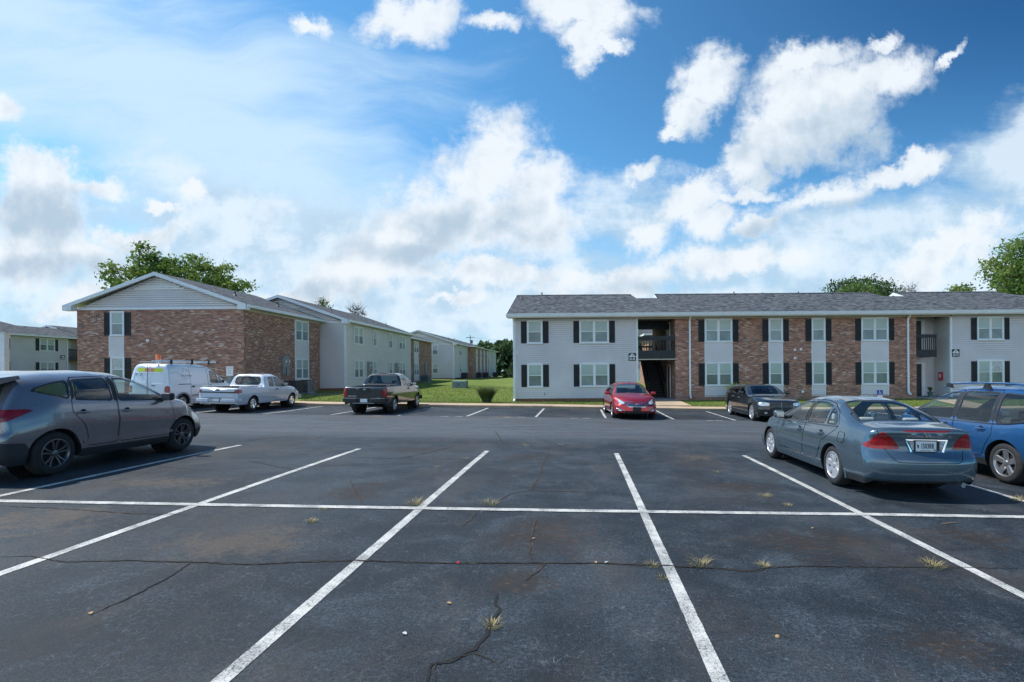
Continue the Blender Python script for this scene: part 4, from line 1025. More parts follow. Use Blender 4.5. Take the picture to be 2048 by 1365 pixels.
# ---- van ------------------------------------------------------------------------------------------------
def van_extra(root, S, d):
    def TM(y, z, x): return Matrix(((0, 0, -1, x), (-1, 0, 0, y), (0, 1, 0, z), (0, 0, 0, 1)))
    xr = lambda y, z: fascia(S, -1, y, z) - .006
    zc = 1.72
    for y0, y1, m_ in ((.52, .20, 'yellow'), (.20, .02, 'orange'), (-.02, -.20, 'orange'), (-.20, -.52, 'yellow')):
        m = MB(); m.face([(S.warp(S.L * 0 + .0, y, z)[0] + d['zoff'](z) - .010, y, z) for y, z in ((y0, zc - .075), (y0, zc + .075), (y1, zc + .075), (y1, zc - .075))]); m.build('reflective_band', m_, root, uv=False)
    for s in (1, -1):
        m = MB(); pl = fillet([(s * .08, 1.15), (s * .66, 1.15), (s * .64, 1.60), (s * .08, 1.60)], .06)
        pts = [(S.warp(0, y, z)[0] + d['zoff'](z) - .004, y, z) for y, z in pl]; m.tube(pts + [pts[0]], .010, 5, cap=False); m.build('door_pressing', P_WHITE, root, smooth=True, uv=False)
    m = MB(); m.box(-.006, .01, -.004, .004, .5, 1.95); m.build('door_gap', 'under', root, uv=False)
    m = MB(); m.box(-.02, .02, -.30, -.18, 1.05, 1.08); m.build('handle', 'plastic', root, uv=False)
    # logo and phone number: soft grey marks on the right flank and on the left rear door
    def side_text(t, size, x, z, nm):
        yy = -(S.side_y(x, z) + .004); M = Matrix(((1, 0, 0, x), (0, 0, -1, yy), (0, 1, 0, z), (0, 0, 0, 1))); put_text(t, size, nm, 'greytext', root, M, .001)
    side_text('704-774-8886', .115, 1.10, 1.48, 'phone_number')
    for k, (cx, cz, face) in enumerate(((1.10, 1.72, 's'), (.38, 1.52, 'r'))):
        m = MB()
        P = []
        for q in range(9): a = .6 + q * .5; P.append((-.12 + .075 * cos(a), .075 * sin(a)))
        Q = [(0, -.07), (.05, .06), (.10, -.02), (.16, -.07)]
        for L_ in (P, Q):
            if face == 's': m.tube([(cx + a, -(S.side_y(cx + a, cz + b) + .003), cz + b) for a, b in L_], .008, 4)
            else: m.tube([(S.warp(0, cx - a, cz + b)[0] + d['zoff'](cz + b) - .008, cx - a, cz + b) for a, b in L_], .008, 4)
        m.build('logo_mark', 'greytext', root, uv=False)
    # ladder rack
    for x in (.45, 1.5, 2.5):
        m = MB(); m.tube([(x, -.68, 1.97), (x, -.68, 2.06), (x, .68, 2.06), (x, .68, 1.97)], .018, 6); m.build('rack_crossbar', 'metal_grey', root, uv=False)
    for a, b, z in ((.35, .42, 2.16), (1.55, 1.61, 2.24), (2.6, 2.65, 2.2)):
        m = MB(); m.box(a, b, -.72, -.66, 1.98, z); m.build('rack_upright', 'plastic', root, uv=False)
    m = MB(); m.tube([(3.15, -.86, .95), (3.15, -.99, 1.0)], .02, 6)
VAN = dict(name='parked_van', label='white high roof cargo van with amber beacon and ladder on its roof', cat='van', paint=P_WHITE,
    L=4.59, W=1.79, wb=2.91, rear_axle=.85, r=.33, zb=.24, arch=.385, sm=.04, rr=.06, flare=.07, flaremat='metal_grey',
    zt=[(0, 1.90), (.06, 1.96), (.3, 2.0), (1.6, 2.01), (2.4, 1.97), (2.7, 1.90), (3.2, 1.62), (3.6, 1.32), (3.75, 1.22), (4.2, 1.08), (4.45, .95), (4.59, .8)],
    belt=[(0, 1.12), (2.5, 1.10), (3.6, 1.05), (4.2, .95), (4.59, .7)], n=[(0, 9), (2.3, 7), (3.2, 4.5), (4.59, 3.6)], tum=.17,
    tr=.03, tf=.12, cr=.09, cf=.30, rz=[(.3, .05), (.5, 0), (1.1, .03), (2.0, .16)], fz=[(.3, .06), (.6, 0), (.85, .08)], low=[(0, .94), (.1, .965), (.4, .99), (.6, 1), (.85, .995), (1, .975)],
    glassz=1.08, cabx=2.6, cabin=(2.3, 3.7), dash=3.2, zoff=lambda z: 0.,
    glass=[('windshield', 'top', [(3.70, -.64), (3.70, .64), (2.82, .55), (2.82, -.55)], 'glass_car')],
    windows=[([(2.52, 1.14), (2.54, 1.72), (2.80, 1.68), (3.0, 1.56), (3.05, 1.14)], 'glass_car', 0), ([(3.12, 1.14), (3.08, 1.49), (3.42, 1.19), (3.40, 1.13)], 'glass_car', None)],
    doors=[[(2.40, .40), (2.40, 1.78), (2.74, 1.80), (3.02, 1.64), (3.06, .40)], [(1.30, .40), (2.38, .40), (2.38, 1.85), (1.30, 1.88), (1.30, 1.0)]],
    handles=[(2.52, 1.02), (1.42, 1.0)], hmat='plastic', strim=.016,
    lens=[('tail_light', 'rw', [(.74, .74), (.74, 1.05), (.90, 1.06), (.99, 1.03), (.99, .76)], 'red_lens', True), ('headlight', 'fw', [(.5, .8), (.5, .95), (1.0, 1.05), (1.3, 1.1), (1.1, .85)], 'white_lens', True)],
    strips=[('side_rub_strip', .58, 1.28, [(0, 1.12), (5, 1.12)], .014, 'plastic'), ('lower_rub_strip', 1.35, 2.35, [(0, .62), (5, .62)], .018, 'plastic')],
    mirror=(3.10, 1.16), mmat='plastic', seats=[(2.35, (.38, -.38))], seatz=.2, wheel=dict(n=5, wi=.05, wo=.06, rim=.62, mat='hubcap', ph=.2), tw=.2, extra=van_extra)

for D, X, Y, hd, sc in ((SUV, -9.16, 9.53, pi / 2, 1.), (SEDAN, 5.05, 9.90, pi / 2, 1.), (CROSS, 8.19, 10.24, pi / 2, 1.), (RED, 2.22, 23.05, -pi / 2 + .06, 1.),
                        (WAGON, 8.05, 22.85, -pi / 2, 1.), (PWHITE, -15.0, 24.15, pi / 2, .98), (PBLACK, -8.93, 24.35, pi / 2, 1.), (VAN, -18.12, 24.05, pi / 2, 1.)):
    root, S = make_car(D)
    place(root, S, X, Y, hd, D['rear_axle'] + D['wb'] / 2, sc)
    if D is VAN: VANROOT = root
# beacon and ladder carried on the van
def van_pt(x, y, z):
    bpy.context.view_layer.update(); return VANROOT.matrix_world @ Vector((x - (.85 + 2.91 / 2), y, z))
c = van_pt(.62, .05, 2.0)
bc = thing('beacon', 'orange warning beacon on the roof of the white van', 'beacon light', c)
m = MB(); m.lathe([(.001, .02), (.075, .02), (.075, .15), (.05, .17), (.05, .17)], (0, 0, 0), 'z', 16); m.build('beacon_base', 'trim', bc, smooth=True, uv=False)
m = MB(); m.lathe([(.085, .17), (.095, .18), (.09, .34), (.07, .38), (.001, .385)], (0, 0, 0), 'z', 20); m.build('amber_dome', 'amber', bc, smooth=True, uv=False)
c = van_pt(1.6, -.35, 2.10); ld = thing('ladder', 'pale fibreglass extension ladder lying on the white van roof rack', 'ladder', c)
for s in (-.16, .16):
    m = MB(); m.box(s - .02, s + .02, -1.6, 1.75, -.03, .05); m.build('rail', 'trim', ld, uv=False)
for k in range(11):
    m = MB(); yy = -1.5 + k * .31; m.tube([(-.14, yy, .01), (.14, yy, .01)], .016, 6); m.build('rung', 'metal_grey', ld, uv=False)
ld.location.z += .0
# ================================================================ buildings
def wallframe(O, r, n):
    """local (a along wall, outward c, z up) -> world"""
    r = Vector((*r, 0)); n = Vector((*n, 0))
    return Matrix(((r.x, n.x, 0, O[0]), (r.y, n.y, 0, O[1]), (0, 0, 1, O[2]), (0, 0, 0, 1)))
class Bld:
    def __init__(s, name, label, cat, org, group=None):
        s.root = thing(name, label, cat, org, group); s.org = Vector(org)
    def mb(s, frame=None): return MB(s.org, frame)
    def slab(s, nm, mat, F, a0, a1, z0, z1, c0=-.15, c1=0.):
        m = s.mb(F); m.box(a0, a1, c0, c1, z0, z1); return m.build(nm, mat, s.root)
    def siding(s, F, a0, a1, z0, z1, mat='siding', lap=.125, edge=None, back=.06, name='siding_wall', parent=None):
        m = s.mb(F); z = z0; rc = -.045 if back > .01 else .003
        flip = (F.to_3x3().determinant() > 0)
        while z < z1 - .01:
            t = min(z + lap, z1); l0, r0 = edge(z) if edge else (a0, a1); l1, r1 = edge(t) if edge else (a0, a1)
            if r1 <= l1 + .02: break
            g = z + .034; gl, gr_ = edge(g) if edge else (a0, a1)
            m.face([(l0, rc, z), (r0, rc, z), (gr_, rc, g), (gl, rc, g)], flip)
            m.face([(gl, rc, g), (gr_, rc, g), (gr_, .022, g), (gl, .022, g)], flip)
            m.face([(gl, .022, g), (gr_, .022, g), (r1, .006, t), (l1, .006, t)], flip)
            m.face([(l1, .006, t), (r1, .006, t), (r1, rc, t), (l1, rc, t)], flip)
            z = t
        lb = edge(z0) if edge else (a0, a1); lt = edge(z1) if edge else (a0, a1)
        m.face([(lb[0], -back, z0), (lb[1], -back, z0), (lt[1], -back, z1), (lt[0], -back, z1)])
        for k in (0, 1):
            m.face([(lb[k], -back, z0), (lb[k], .012, z0), (lt[k], .012, z1), (lt[k], -back, z1)])
        return m.build(name, mat, parent or s.root)
    def window(s, F, a0, a1, z0, z1, n=1, shut=0., seed=0, low='screen', up='blind', far=False, sh_l=True, sh_r=True, c0=.0):
        rnd = random.Random(seed * 13 + int(a0 * 7)); m = s.mb(F); cw = .085
        m.box(a0, a0 + cw, c0, c0 + .05, z0, z1); m.box(a1 - cw, a1, c0, c0 + .05, z0, z1)
        m.box(a0 + cw, a1 - cw, c0, c0 + .05, z1 - cw, z1); m.box(a0 - .02, a1 + .02, c0, c0 + .07, z0 - .02, z0 + cw * .8)
        ia, ib = a0 + cw, a1 - cw; zb, zt = z0 + cw * .8, z1 - cw; w = (ib - ia) / n; mids = []
        if n == 2: m.box((ia + ib) / 2 - .05, (ia + ib) / 2 + .05, c0, c0 + .048, zb, zt)
        zm = (zb + zt) / 2
        for k in range(n):
            x0 = ia + k * w + (.05 if k == 1 else 0); x1 = ia + (k + 1) * w - (.05 if (n == 2 and k == 0) else 0); mids.append((x0, x1))
            m.box(x0, x1, c0, c0 + .040, zm - .022, zm + .022)
            for q in (x0, x1 - .028): m.box(q, q + .028, c0, c0 + .034, zb, zt)
            m.box(x0, x1, c0, c0 + .034, zb, zb + .028); m.box(x0, x1, c0, c0 + .034, zt - .028, zt)
        w_ = m.build('window', 'trim', s.root)
        for k, (x0, x1) in enumerate(mids):
            b = s.mb(F); fl = F.to_3x3().determinant() > 0
            b.face([(x0, c0 + .012, zm), (x1, c0 + .012, zm), (x1, c0 + .012, zt), (x0, c0 + .012, zt)], fl); b.build('blind', 'curtain' if rnd.random() < .12 else up, w_)
            b = s.mb(F); b.face([(x0, c0 + .012, zb), (x1, c0 + .012, zb), (x1, c0 + .012, zm), (x0, c0 + .012, zm)], fl); b.build('insect_screen', 'screen_light' if rnd.random() < .3 else low, w_)
            if not far:
                g = s.mb(F); g.face([(x0, c0 + .026, zb), (x1, c0 + .026, zb), (x1, c0 + .026, zt), (x0, c0 + .026, zt)], fl); g.build('pane', 'glass_house', w_)
        if shut:
            sd = ([(a0 - shut, a0 - .01)] if sh_l else []) + ([(a1 + .01, a1 + shut)] if sh_r else [])
            for q0, q1 in sd:
                h = s.mb(F); zz0, zz1 = z0 + .02, z1 - .08; h.box(q0, q1, .0, .022, zz0, zz1)
                for u0, u1 in ((q0, q0 + .05), (q1 - .05, q1)): h.box(u0, u1, .0, .036, zz0, zz1)
                for v in (zz0, (zz0 + zz1) / 2 - .03, zz1 - .06): h.box(q0 + .05, q1 - .05, .0, .036, v, v + .06)
                if not far:
                    v = zz0 + .09
                    while v < zz1 - .08:
                        h.face([(q0 + .05, .022, v), (q1 - .05, .022, v), (q1 - .05, .034, v + .03), (q0 + .05, .034, v + .03)], fl); v += .045
                h.build('shutter', 'shutter', s.root)
        return w_
    def downspout(s, F, a, z0, z1, off=.0):
        m = s.mb(F); w = .05
        m.box(a - w, a + w, .03, .11, z0 + .12, z1 - .34); m.prism([(.03, z0 + .14), (.11, z0 + .14), (.30, z0 + .04), (.30, z0 - .03), (.2, z0 - .03), (.03, z0 + .06)], 'x', a - w, a + w)
        m.prism([(.03, z1 - .36), (.11, z1 - .36), (.42, z1 - .08), (.42, z1 + .02), (.34, z1 + .02), (.03, z1 - .28)], 'x', a - w, a + w)
        m2 = s.mb(F)
        for z in (z0 + .7, (z0 + z1) / 2, z1 - .8): m.box(a - w - .025, a + w + .025, .02, .116, z, z + .03)
        return m.build('downspout', 'gutter', s.root)
def gutter(b, F, a0, a1, z, c=.45, h=.17, frieze=None, name='gutter'):
    m = b.mb(F); m.prism([(c, z - h), (c + .09, z - h + .03), (c + .13, z - .02), (c + .13, z), (c + .115, z), (c + .10, z - .03), (c, z - .03)], 'x', a0, a1)
    m.build(name, 'gutter', b.root)
    m = b.mb(F); m.box(a0 + .02, a1 - .02, c - .03, c - .003, z - h - .02, z - .004); m.build('fascia', 'trim', b.root)
    m = b.mb(F); m.box(a0 + .03, a1 - .03, .02, c - .032, z - h - .015, z - h + .01); m.build('soffit', 'soffit', b.root)

SL = .349
def vent(b, x, y, z, h=.35, r=.04, par=None):
    m = MB(b.org); m.tube([(x, y, z - .15), (x, y, z + h)], r, 8); m.lathe([(r * 3, -.0), (r * 1.2, .09)], (x, y, z), 'z', 10); m.build('vent_pipe', 'metal_dark', par or b.root, uv=False)

# ---------------------------------------------------------------- long building on the right
Rb = Bld('apartment_building', 'long grey siding and red brick apartment building on the right with black shutters', 'building', (14, 31.5, 0))
YF = 31.5; YB = 41.1; F = wallframe((0, YF, 0), (1, 0), (0, -1)); K = YF / FPX
ux = lambda u: (u - PU) * K
XL, XR = ux(1030), 36.
x_s1, x_bw, x_br, x_rc = ux(1273), ux(1351), ux(1833), ux(1901)
ZE = 5.07
Rb.siding(F, XL, x_s1 + .0, .14, ZE)
Rb.slab('brick_footing', 'clay', F, XL + .02, x_s1 - .02, -.4, .14, -.2, .005)
Rb.slab('corner_trim', 'trim', F, x_s1 - .0, x_s1 + .10, .1, ZE, -.1, .035); Rb.slab('corner_trim', 'trim', F, XL - .03, XL + .07, .14, ZE, -.1, .035)
Rb.slab('brick_wall', 'brick', F, x_bw, x_br, -.4, ZE - .13, -.3, 0)
Rb.slab('frieze_board', 'beige', F, x_s1 + .1, x_rc, ZE - .13, ZE + .02, -.05, .03)
Rb.siding(F, x_rc + .1, XR, .14, ZE, name='siding_wall'); Rb.slab('corner_trim', 'trim', F, x_rc - .02, x_rc + .10, .05, ZE - .13, -.1, .035)
Rb.slab('brick_footing', 'clay', F, x_rc + .12, XR, -.4, .14, -.2, .005)
ZU = (3.50, 4.94); ZL = (.84, 2.30)
def bay(u0, u1, n, us, panel, seed):
    a0, a1 = ux(u0), ux(u1); sh = us * K
    if panel:
        Rb.siding(F, a0 + .02, a1 - .02, ZL[1] - .0, ZU[0] + .0, name='siding_panel', back=.0); Rb.siding(F, a0 + .02, a1 - .02, .25, ZL[0] - .0, name='siding_panel', back=.0)
        for z0, z1 in ((ZL[1], ZU[0]), (.22, ZL[0])):
            for e in (a0 - .01, a1 - .03):
                m = Rb.mb(F); m.box(e, e + .04, .0, .028, z0 + .004, z1 - .022); m.build('panel_trim', 'trim', Rb.root)
        m = Rb.mb(F); m.box(a0 - .01, a1 + .01, .0, .03, .18, .22); m.build('panel_trim', 'trim', Rb.root)
    Rb.window(F, a0, a1, *ZU, n=n, shut=sh, seed=seed, c0=.0 if panel else .018); Rb.window(F, a0, a1, *ZL, n=n, shut=sh, seed=seed + 1, c0=.0 if panel else .018)
bay(1054.6, 1085.8, 1, 12, False, 1); bay(1159.3, 1218.4, 2, 12, False, 3)
bay(1409.7, 1465, 2, 12.3, True, 5); bay(1537.4, 1566, 1, 12, True, 7); bay(1623.5, 1651, 1, 12, True, 9); bay(1722.6, 1777, 2, 11.6, True, 11)
bay(1953.8, 2007.2, 2, 11.7, False, 13)
for u in (2075, 2140): bay(u, u + 30, 1, 11.7, False, 15 + u)
for u, z0 in ((1028.5, .02), (1379.6, .15), (1815, .25)): Rb.downspout(F, ux(u), z0, ZE + .1)
# small vent covers on the brick
for u, v in ((1590, 700), (1602, 699), (1590, 716.5), (1605, 783.5)):
    zz = HCAM + ((PV - .008 * (u - PU)) - v) * K; Rb.slab('vent_cover', 'trim', F, ux(u) - .07, ux(u) + .07, zz - .07, zz + .07, 0, .04)
Rb.slab('vent_cover', 'trim', F, ux(1034.5) - .05, ux(1034.5) + .05, 2.9, 3.06, 0, .05)
# hose bib on siding
m = Rb.mb(F); m.tube([(ux(1089), .0, .50), (ux(1089), .12, .48), (ux(1089), .12, .36)], .018, 6); m.build('hose_tap', 'metal_dark', Rb.root, uv=False)
# breezeway inside
FR_ = wallframe((x_bw, YF, 0), (0, 1), (-1, 0)); m = Rb.mb(); m.box(x_bw, x_bw + .28, YF + .301, YB, -.4, ZE); m.build('brick_wall', 'brick', Rb.root)
FLW = wallframe((x_s1, YF, 0), (0, 1), (1, 0)); Rb.siding(FLW, .1, 9.6, 0, ZE, name='siding_wall', back=.1)
m = Rb.mb(); m.box(x_s1, x_bw, YF - .0, YB, -.35, .06); m.build('breezeway_floor', 'concrete_dark', Rb.root)
m = Rb.mb(); m.box(x_s1, x_bw, YF + .05, YB, ZE, ZE + .08); m.build('breezeway_ceiling', 'soffit', Rb.root)
m = Rb.mb(); m.box(x_s1 + .02, x_bw, YF + 2.6, YF + 2.75, ZE - .55, ZE); m.build('ceiling_beam', 'metal_dark', Rb.root)
# doors in the breezeway right wall
for z0 in (.06, 2.82):
    m = Rb.mb(FR_); m.box(1.65, 1.76, .0, .05, z0, z0 + 2.12); m.box(2.64, 2.75, .0, .05, z0, z0 + 2.12); m.box(1.76, 2.64, .0, .05, z0 + 2.03, z0 + 2.12); q = m.build('door', 'trim', Rb.root)
    m = Rb.mb(FR_); m.box(1.76, 2.64, .0, .02, z0, z0 + 2.03); m.build('door_leaf', 'door', q)
def railing(b, F, a0, a1, z0, h=.95, c=0., fasc=.5, n=None, name='balcony_railing', par=None, bh=.10):
    m = b.mb(F); m.box(a0, a1, c - .045, c + .045, z0 + h - bh * 1.3, z0 + h); o = m.build(name, 'blackwood', par or b.root)
    n = n or int((a1 - a0) / .14); m = b.mb(F)
    for k in range(n + 1):
        x = a0 + .03 + (a1 - a0 - .06) * k / n; m.box(x - .018, x + .018, c - .02, c + .02, z0 - .05, z0 + h - bh * 1.3)
    m.build('baluster', 'blackwood', o); return o
zf = 2.55
m = Rb.mb(); m.box(x_s1 + .1, x_bw, YF + .04, YF + 1.55, zf, zf + .24); m.build('balcony_floor', 'blackwood', Rb.root)
Rb.slab('balcony_fascia', 'blackwood', F, x_s1 + .1, x_bw - .0, 2.52, 3.03, -.04, .03); Rb.slab('balcony_edge', 'beige', F, x_s1 + .1, x_bw, 2.46, 2.519, -.2, .02)
railing(Rb, F, x_s1 + .1, x_bw, 3.0, .90, -.02, n=13, bh=.2)
m = Rb.mb(); m.box(x_s1 + .1, x_s1 + .2, YF + 3.2, YF + 3.3, .06, ZE); m.build('post', 'blackwood', Rb.root)
# stairs climbing to the rear landing
ys0, ys1, nst = YF + 2.4, YF + 6.4, 15; sx0, sx1 = x_s1 + 1.05, x_bw - .25
stp = None
for k in range(nst):
    y = ys0 + (ys1 - ys0) * k / nst; z = .06 + (2.76 - .06) * (k + 1) / nst
    m = Rb.mb(); m.box(sx0 + .04, sx1 - .04, y, y + .30, z - .05, z); m.box(sx0 + .04, sx1 - .04, y + .25, y + .268, z - .19, z - .05)
    o = m.build('stair_tread', 'blackwood', Rb.root)
m = Rb.mb()
for x in (sx0, sx1):
    m.prism([(ys0 - .1, .06), (ys0 + .25, .06), (ys1, 2.55), (ys1, 2.85), (ys0 - .1, .32)], 'x', x - .04, x + .04)
m.build('stair_stringer', 'blackwood', Rb.root)
m = Rb.mb()
for x in (sx0, sx1):
    m.prism([(ys0 - .05, 1.0), (ys1, 3.72), (ys1, 3.80), (ys0 - .05, 1.10)], 'x', x - .045, x + .045)
    for k in range(0, nst + 1, 1):
        y = ys0 + (ys1 - ys0) * k / nst; z = .2 + 2.6 * k / nst; m.box(x - .02, x + .02, y - .02, y + .02, z, z + .9)
m.build('stair_handrail', 'blackwood', Rb.root)
m = Rb.mb(); m.box(x_s1 + .1, x_bw, ys1, YB - .1, 2.55, 2.76); m.build('rear_landing', 'blackwood', Rb.root)
FB = wallframe((0, YB - .1, 0), (1, 0), (0, -1)); railing(Rb, FB, x_s1 + .1, x_bw, 2.76, 1.0, 0, n=14, name='landing_railing')
# entry recess on the right
yr = YF + 1.45; FQ = wallframe((0, yr, 0), (1, 0), (0, -1)); Rb.siding(FQ, x_br, x_rc, .05, ZE, name='siding_wall')
FS = wallframe((x_rc, YF, 0), (0, 1), (-1, 0)); Rb.siding(FS, .05, 1.45, .05, ZE - .13, name='siding_wall', mat='siding_warm')
m = Rb.mb(); m.box(x_br - .28, x_br, YF + .301, yr, -.4, ZE); m.build('brick_wall', 'brick', Rb.root)
m = Rb.mb(); m.box(x_br + .001, x_rc - .02, YF + .1, yr - .02, -.35, .06); m.build('entry_step', 'concrete_dark', Rb.root)
m = Rb.mb(); m.box(x_br + .001, x_rc - .02, YF - .2, YF + .1, -.35, -.08); m.build('entry_step', 'concrete_dark', Rb.root)
for z0 in (.07, 2.80):
    dx0 = x_br + .62
    m = Rb.mb(FQ); m.box(dx0 - .12, dx0, .0, .06, z0, z0 + 2.12); m.box(dx0 + .62, dx0 + .85, .0, .06, z0, z0 + 2.12); m.box(dx0, dx0 + .62, .0, .06, z0 + 2.02, z0 + 2.12); q = m.build('door', 'trim', Rb.root)
    m = Rb.mb(FQ); m.box(dx0, dx0 + .62, .0, .03, z0, z0 + 2.02); m.build('door_leaf', 'door', q)
    m = Rb.mb(FQ); m.box(dx0 - .62, dx0 - .28, .0, .05, z0 + .02, z0 + 2.0); m.build('side_light', 'trim', q)
xe = ux(1873); m = Rb.mb(); m.box(x_br, xe, YF + .02, yr - .02, 2.56, 2.78); m.build('balcony_floor', 'blackwood', Rb.root)
Rb.slab('balcony_fascia', 'blackwood', F, x_br + .005, xe, 2.50, 2.95, -.03, .035); railing(Rb, F, x_br + .005, xe, 2.9, .98, 0, n=9, bh=.16)
m = Rb.mb(); m.box(xe - .04, xe, YF + .05, yr, 2.50, 2.95); m.box(xe - .04, xe, YF + .05, yr, 3.74, 3.88); m.build('balcony_side_rail', 'blackwood', Rb.root)
# back and side walls
m = Rb.mb(); m.box(XL, x_s1, YB - .15, YB, -.4, ZE); m.box(x_bw + .28, XR, YB - .15, YB, -.4, ZE); m.build('rear_wall', 'brick', Rb.root)
FE = wallframe((XL, YF, 0), (0, -1), (-1, 0)); Rb.siding(FE, -9.6, 0, .14, ZE, name='siding_wall')
# roof: continuous front slope, three raised lengths with gable ends
def zs(y): return ZE + .20 + SL * (y - (YF - .56))
XO = XL - .42; YE = YF - .56; YLo, YHi = 35.1, 36.3; YEb = 2 * YHi - YE; YLb = 2 * YLo - YE; th = .10
rf = Rb.mb()
rf.face([(XO, YE, zs(YE)), (XR, YE, zs(YE)), (XR, YLo, zs(YLo)), (XO, YLo, zs(YLo))])
rf.face([(XO, YE, zs(YE) - th), (XR, YE, zs(YE) - th), (XR, YE, zs(YE)), (XO, YE, zs(YE))])
rf.face([(XO + .4, YLo, zs(YLo)), (XR - .2, YLo, zs(YLo)), (XR - .2, YLb - 1, zs(YE) + .3), (XO + .4, YLb - 1, zs(YE) + .3)])
segs = [(XO, 3.79, .25), (5.44, 20.5, .35), (22.2, 29.3, .8)]
for a, b_, hip in segs:
    rf.face([(a, YLo, zs(YLo)), (b_ + hip, YLo, zs(YLo)), (b_, YHi, zs(YHi)), (a, YHi, zs(YHi))])
    rf.face([(a, YHi, zs(YHi)), (b_, YHi, zs(YHi)), (b_ + .0, YEb, zs(YE)), (a, YEb, zs(YE))])
    rf.face([(b_ + hip, YLo, zs(YLo)), (b_ + hip, YEb, zs(YE)), (b_, YEb, zs(YE)), (b_, YHi, zs(YHi))])
rf = rf.build('roof', 'shingle_x', Rb.root)
m = Rb.mb()
for a, b_, hip in segs:
    m.prism([(YHi - .16, zs(YHi - .16) + .003), (YHi - .16, zs(YHi - .16) + .03), (YHi, zs(YHi) + .045), (YHi + .16, zs(YHi - .16) + .03), (YHi + .16, zs(YHi - .16) + .003), (YHi, zs(YHi) + .01)], 'x', a, b_)
m.build('ridge_cap', 'shingle_x', rf)
for k, (a, b_, hip) in enumerate(segs):
    y0 = YE if k == 0 else YLo - .3
    m = Rb.mb(); m.prism([(y0, zs(y0) - .20), (y0, zs(y0) - .005), (YHi, zs(YHi) - .005), (YEb, zs(YE) - .005), (YEb, zs(YE) - .2), (YHi, zs(YHi) - .20)], 'x', a - .03, a + .02); m.build('rake_board', 'trim', rf)
    g = a + .35; m = Rb.mb(); m.face([(g, YF, ZE - .02), (g, YB, ZE - .02), (g, YB, zs(YF) - .25), (g, YHi, zs(YHi) - .22), (g, YF, zs(YF) - .22)]); m.build('gable_wall', 'siding', Rb.root)
gutter(Rb, F, XO, XR, zs(YE) - .0, c=.56 - .0, h=.22)
for u, v, dy in ((1085, 594, 0), (1045, 603, 1.2), (1469, 592, .3), (1526, 590, -.3), (1547, 597, 1.0), (1598, 590, -.2)):
    y = YHi - dy; vent(Rb, (u - PU) / FPX * y, y, zs(min(y, 2 * YHi - y)), .22 if dy < 1 else .14, par=rf)

# ---------------------------------------------------------------- buildings on the left
XA, XW = -19.33, 9.66; XB = -17.45
def left_block(b, xr, y0, y1, zb, gable_mat, front, side, depth=9.66, zr=None, o=.42):
    """gable end faces the camera at y0, right flank faces +X at xr"""
    ze = zb + 5.07; xl = xr - depth; xm = (xl + xr) / 2; FF = wallframe((0, y0, 0), (1, 0), (0, -1)); FSd = wallframe((xr, 0, 0), (0, 1), (1, 0))
    if front == 'brick':
        b.slab('brick_wall', 'brick', FF, xl, xr, zb - .9, ze, -.3, 0)
    else:
        b.siding(FF, xl, xr, zb + .1, ze, mat=front); b.slab('brick_footing', 'clay', FF, xl, xr, zb - .9, zb + .1, -.2, -.01)
        b.slab('corner_trim', 'trim', FF, xr - .1, xr + .03, zb + .05, ze, -.1, .035)
    slope = (zr - (ze + .17)) / (depth / 2 + o)
    def edge(z):
        t = (z - ze) / ((zr - .10) - ze); return (xl + t * depth / 2, xr - t * depth / 2)
    b.siding(FF, xl, xr, ze, zr - .14, mat=gable_mat, edge=edge, name='gable_siding')
    b.slab('frieze_board', 'trim', FF, xl - .02, xr + .02, ze - .06, ze + .04, -.02, .045)
    # gable louvre under the peak
    m = b.mb(FF)
    for k in range(6):
        z = zr - .95 + k * .11; hw_ = (zr - .30 - z) * 2.2
        if hw_ > .1: m.box(xm - hw_, xm + hw_, .02, .05, z, z + .07)
    m.build('gable_louvre', 'trim', b.root)
    # roof
    m = b.mb(); ya, yb = y0 - .42, y1 + .15; xe0, xe1 = xl - o, xr + o; zE = ze + .17
    m.face([(xm, ya, zr), (xe1, ya, zE), (xe1, yb, zE), (xm, yb, zr)]); m.face([(xe0, ya, zE), (xm, ya, zr), (xm, yb, zr), (xe0, yb, zE)])
    m.face([(xe1, ya, zE), (xe1, ya, zE - .04), (xe1, yb, zE - .04), (xe1, yb, zE)])
    r = m.build('roof', 'shingle_y', b.root)
    m = b.mb()
    m.face([(xe0, ya, zE - .03), (xm, ya, zr - .03), (xm, yb, zr - .03), (xe0, yb, zE - .03)][::-1]); m.face([(xm, ya, zr - .03), (xe1, ya, zE - .03), (xe1, yb, zE - .03), (xm, yb, zr - .03)][::-1])
    m.build('rake_soffit', 'trim', r)
    for yy in (ya, yb):
        m = b.mb(); w = .20
        for s in (1, -1):
            xx = xe1 if s > 0 else xe0
            m.prism([(xm, zr - .006), (xx, zE - .006), (xx, zE - w - .006), (xm, zr - w - .006)], 'y', yy - .03, yy + .02)
            if yy == ya: m.prism([(xx, zE - .006), (xx, zE - .30), (xx - s * .50, zE - .30), (xx - s * .50, zE + .10)], 'y', yy - .028, yy + .35)
        m.build('rake_board', 'trim', r)
    m = b.mb(); m.box(xr + .01, xe1 - .05, ya + .36, yb - .02, zE - .19, zE - .17); m.build('soffit', 'soffit', b.root)
    m = b.mb(); m.box(xe1 - .03, xe1 + .09, ya + .02, yb, zE - .17, zE - .012); m.build('gutter', 'gutter', b.root)
    # far and left walls
    m = b.mb(); m.box(xl, xl + .1, y0 + .05, y1, zb - .9, ze); m.box(xl, xr - .31, y1 - .1, y1, zb - .9, ze); m.build('rear_wall', 'brick', b.root)
    return FF, FSd, ze, xm, slope
zbA = .56; zrA = 7.68
A = Bld('apartment_building', 'near left two storey brick apartment block with white gable facing the parking lot', 'building', (-24, 34, zbA), 'apartment blocks in the left row')
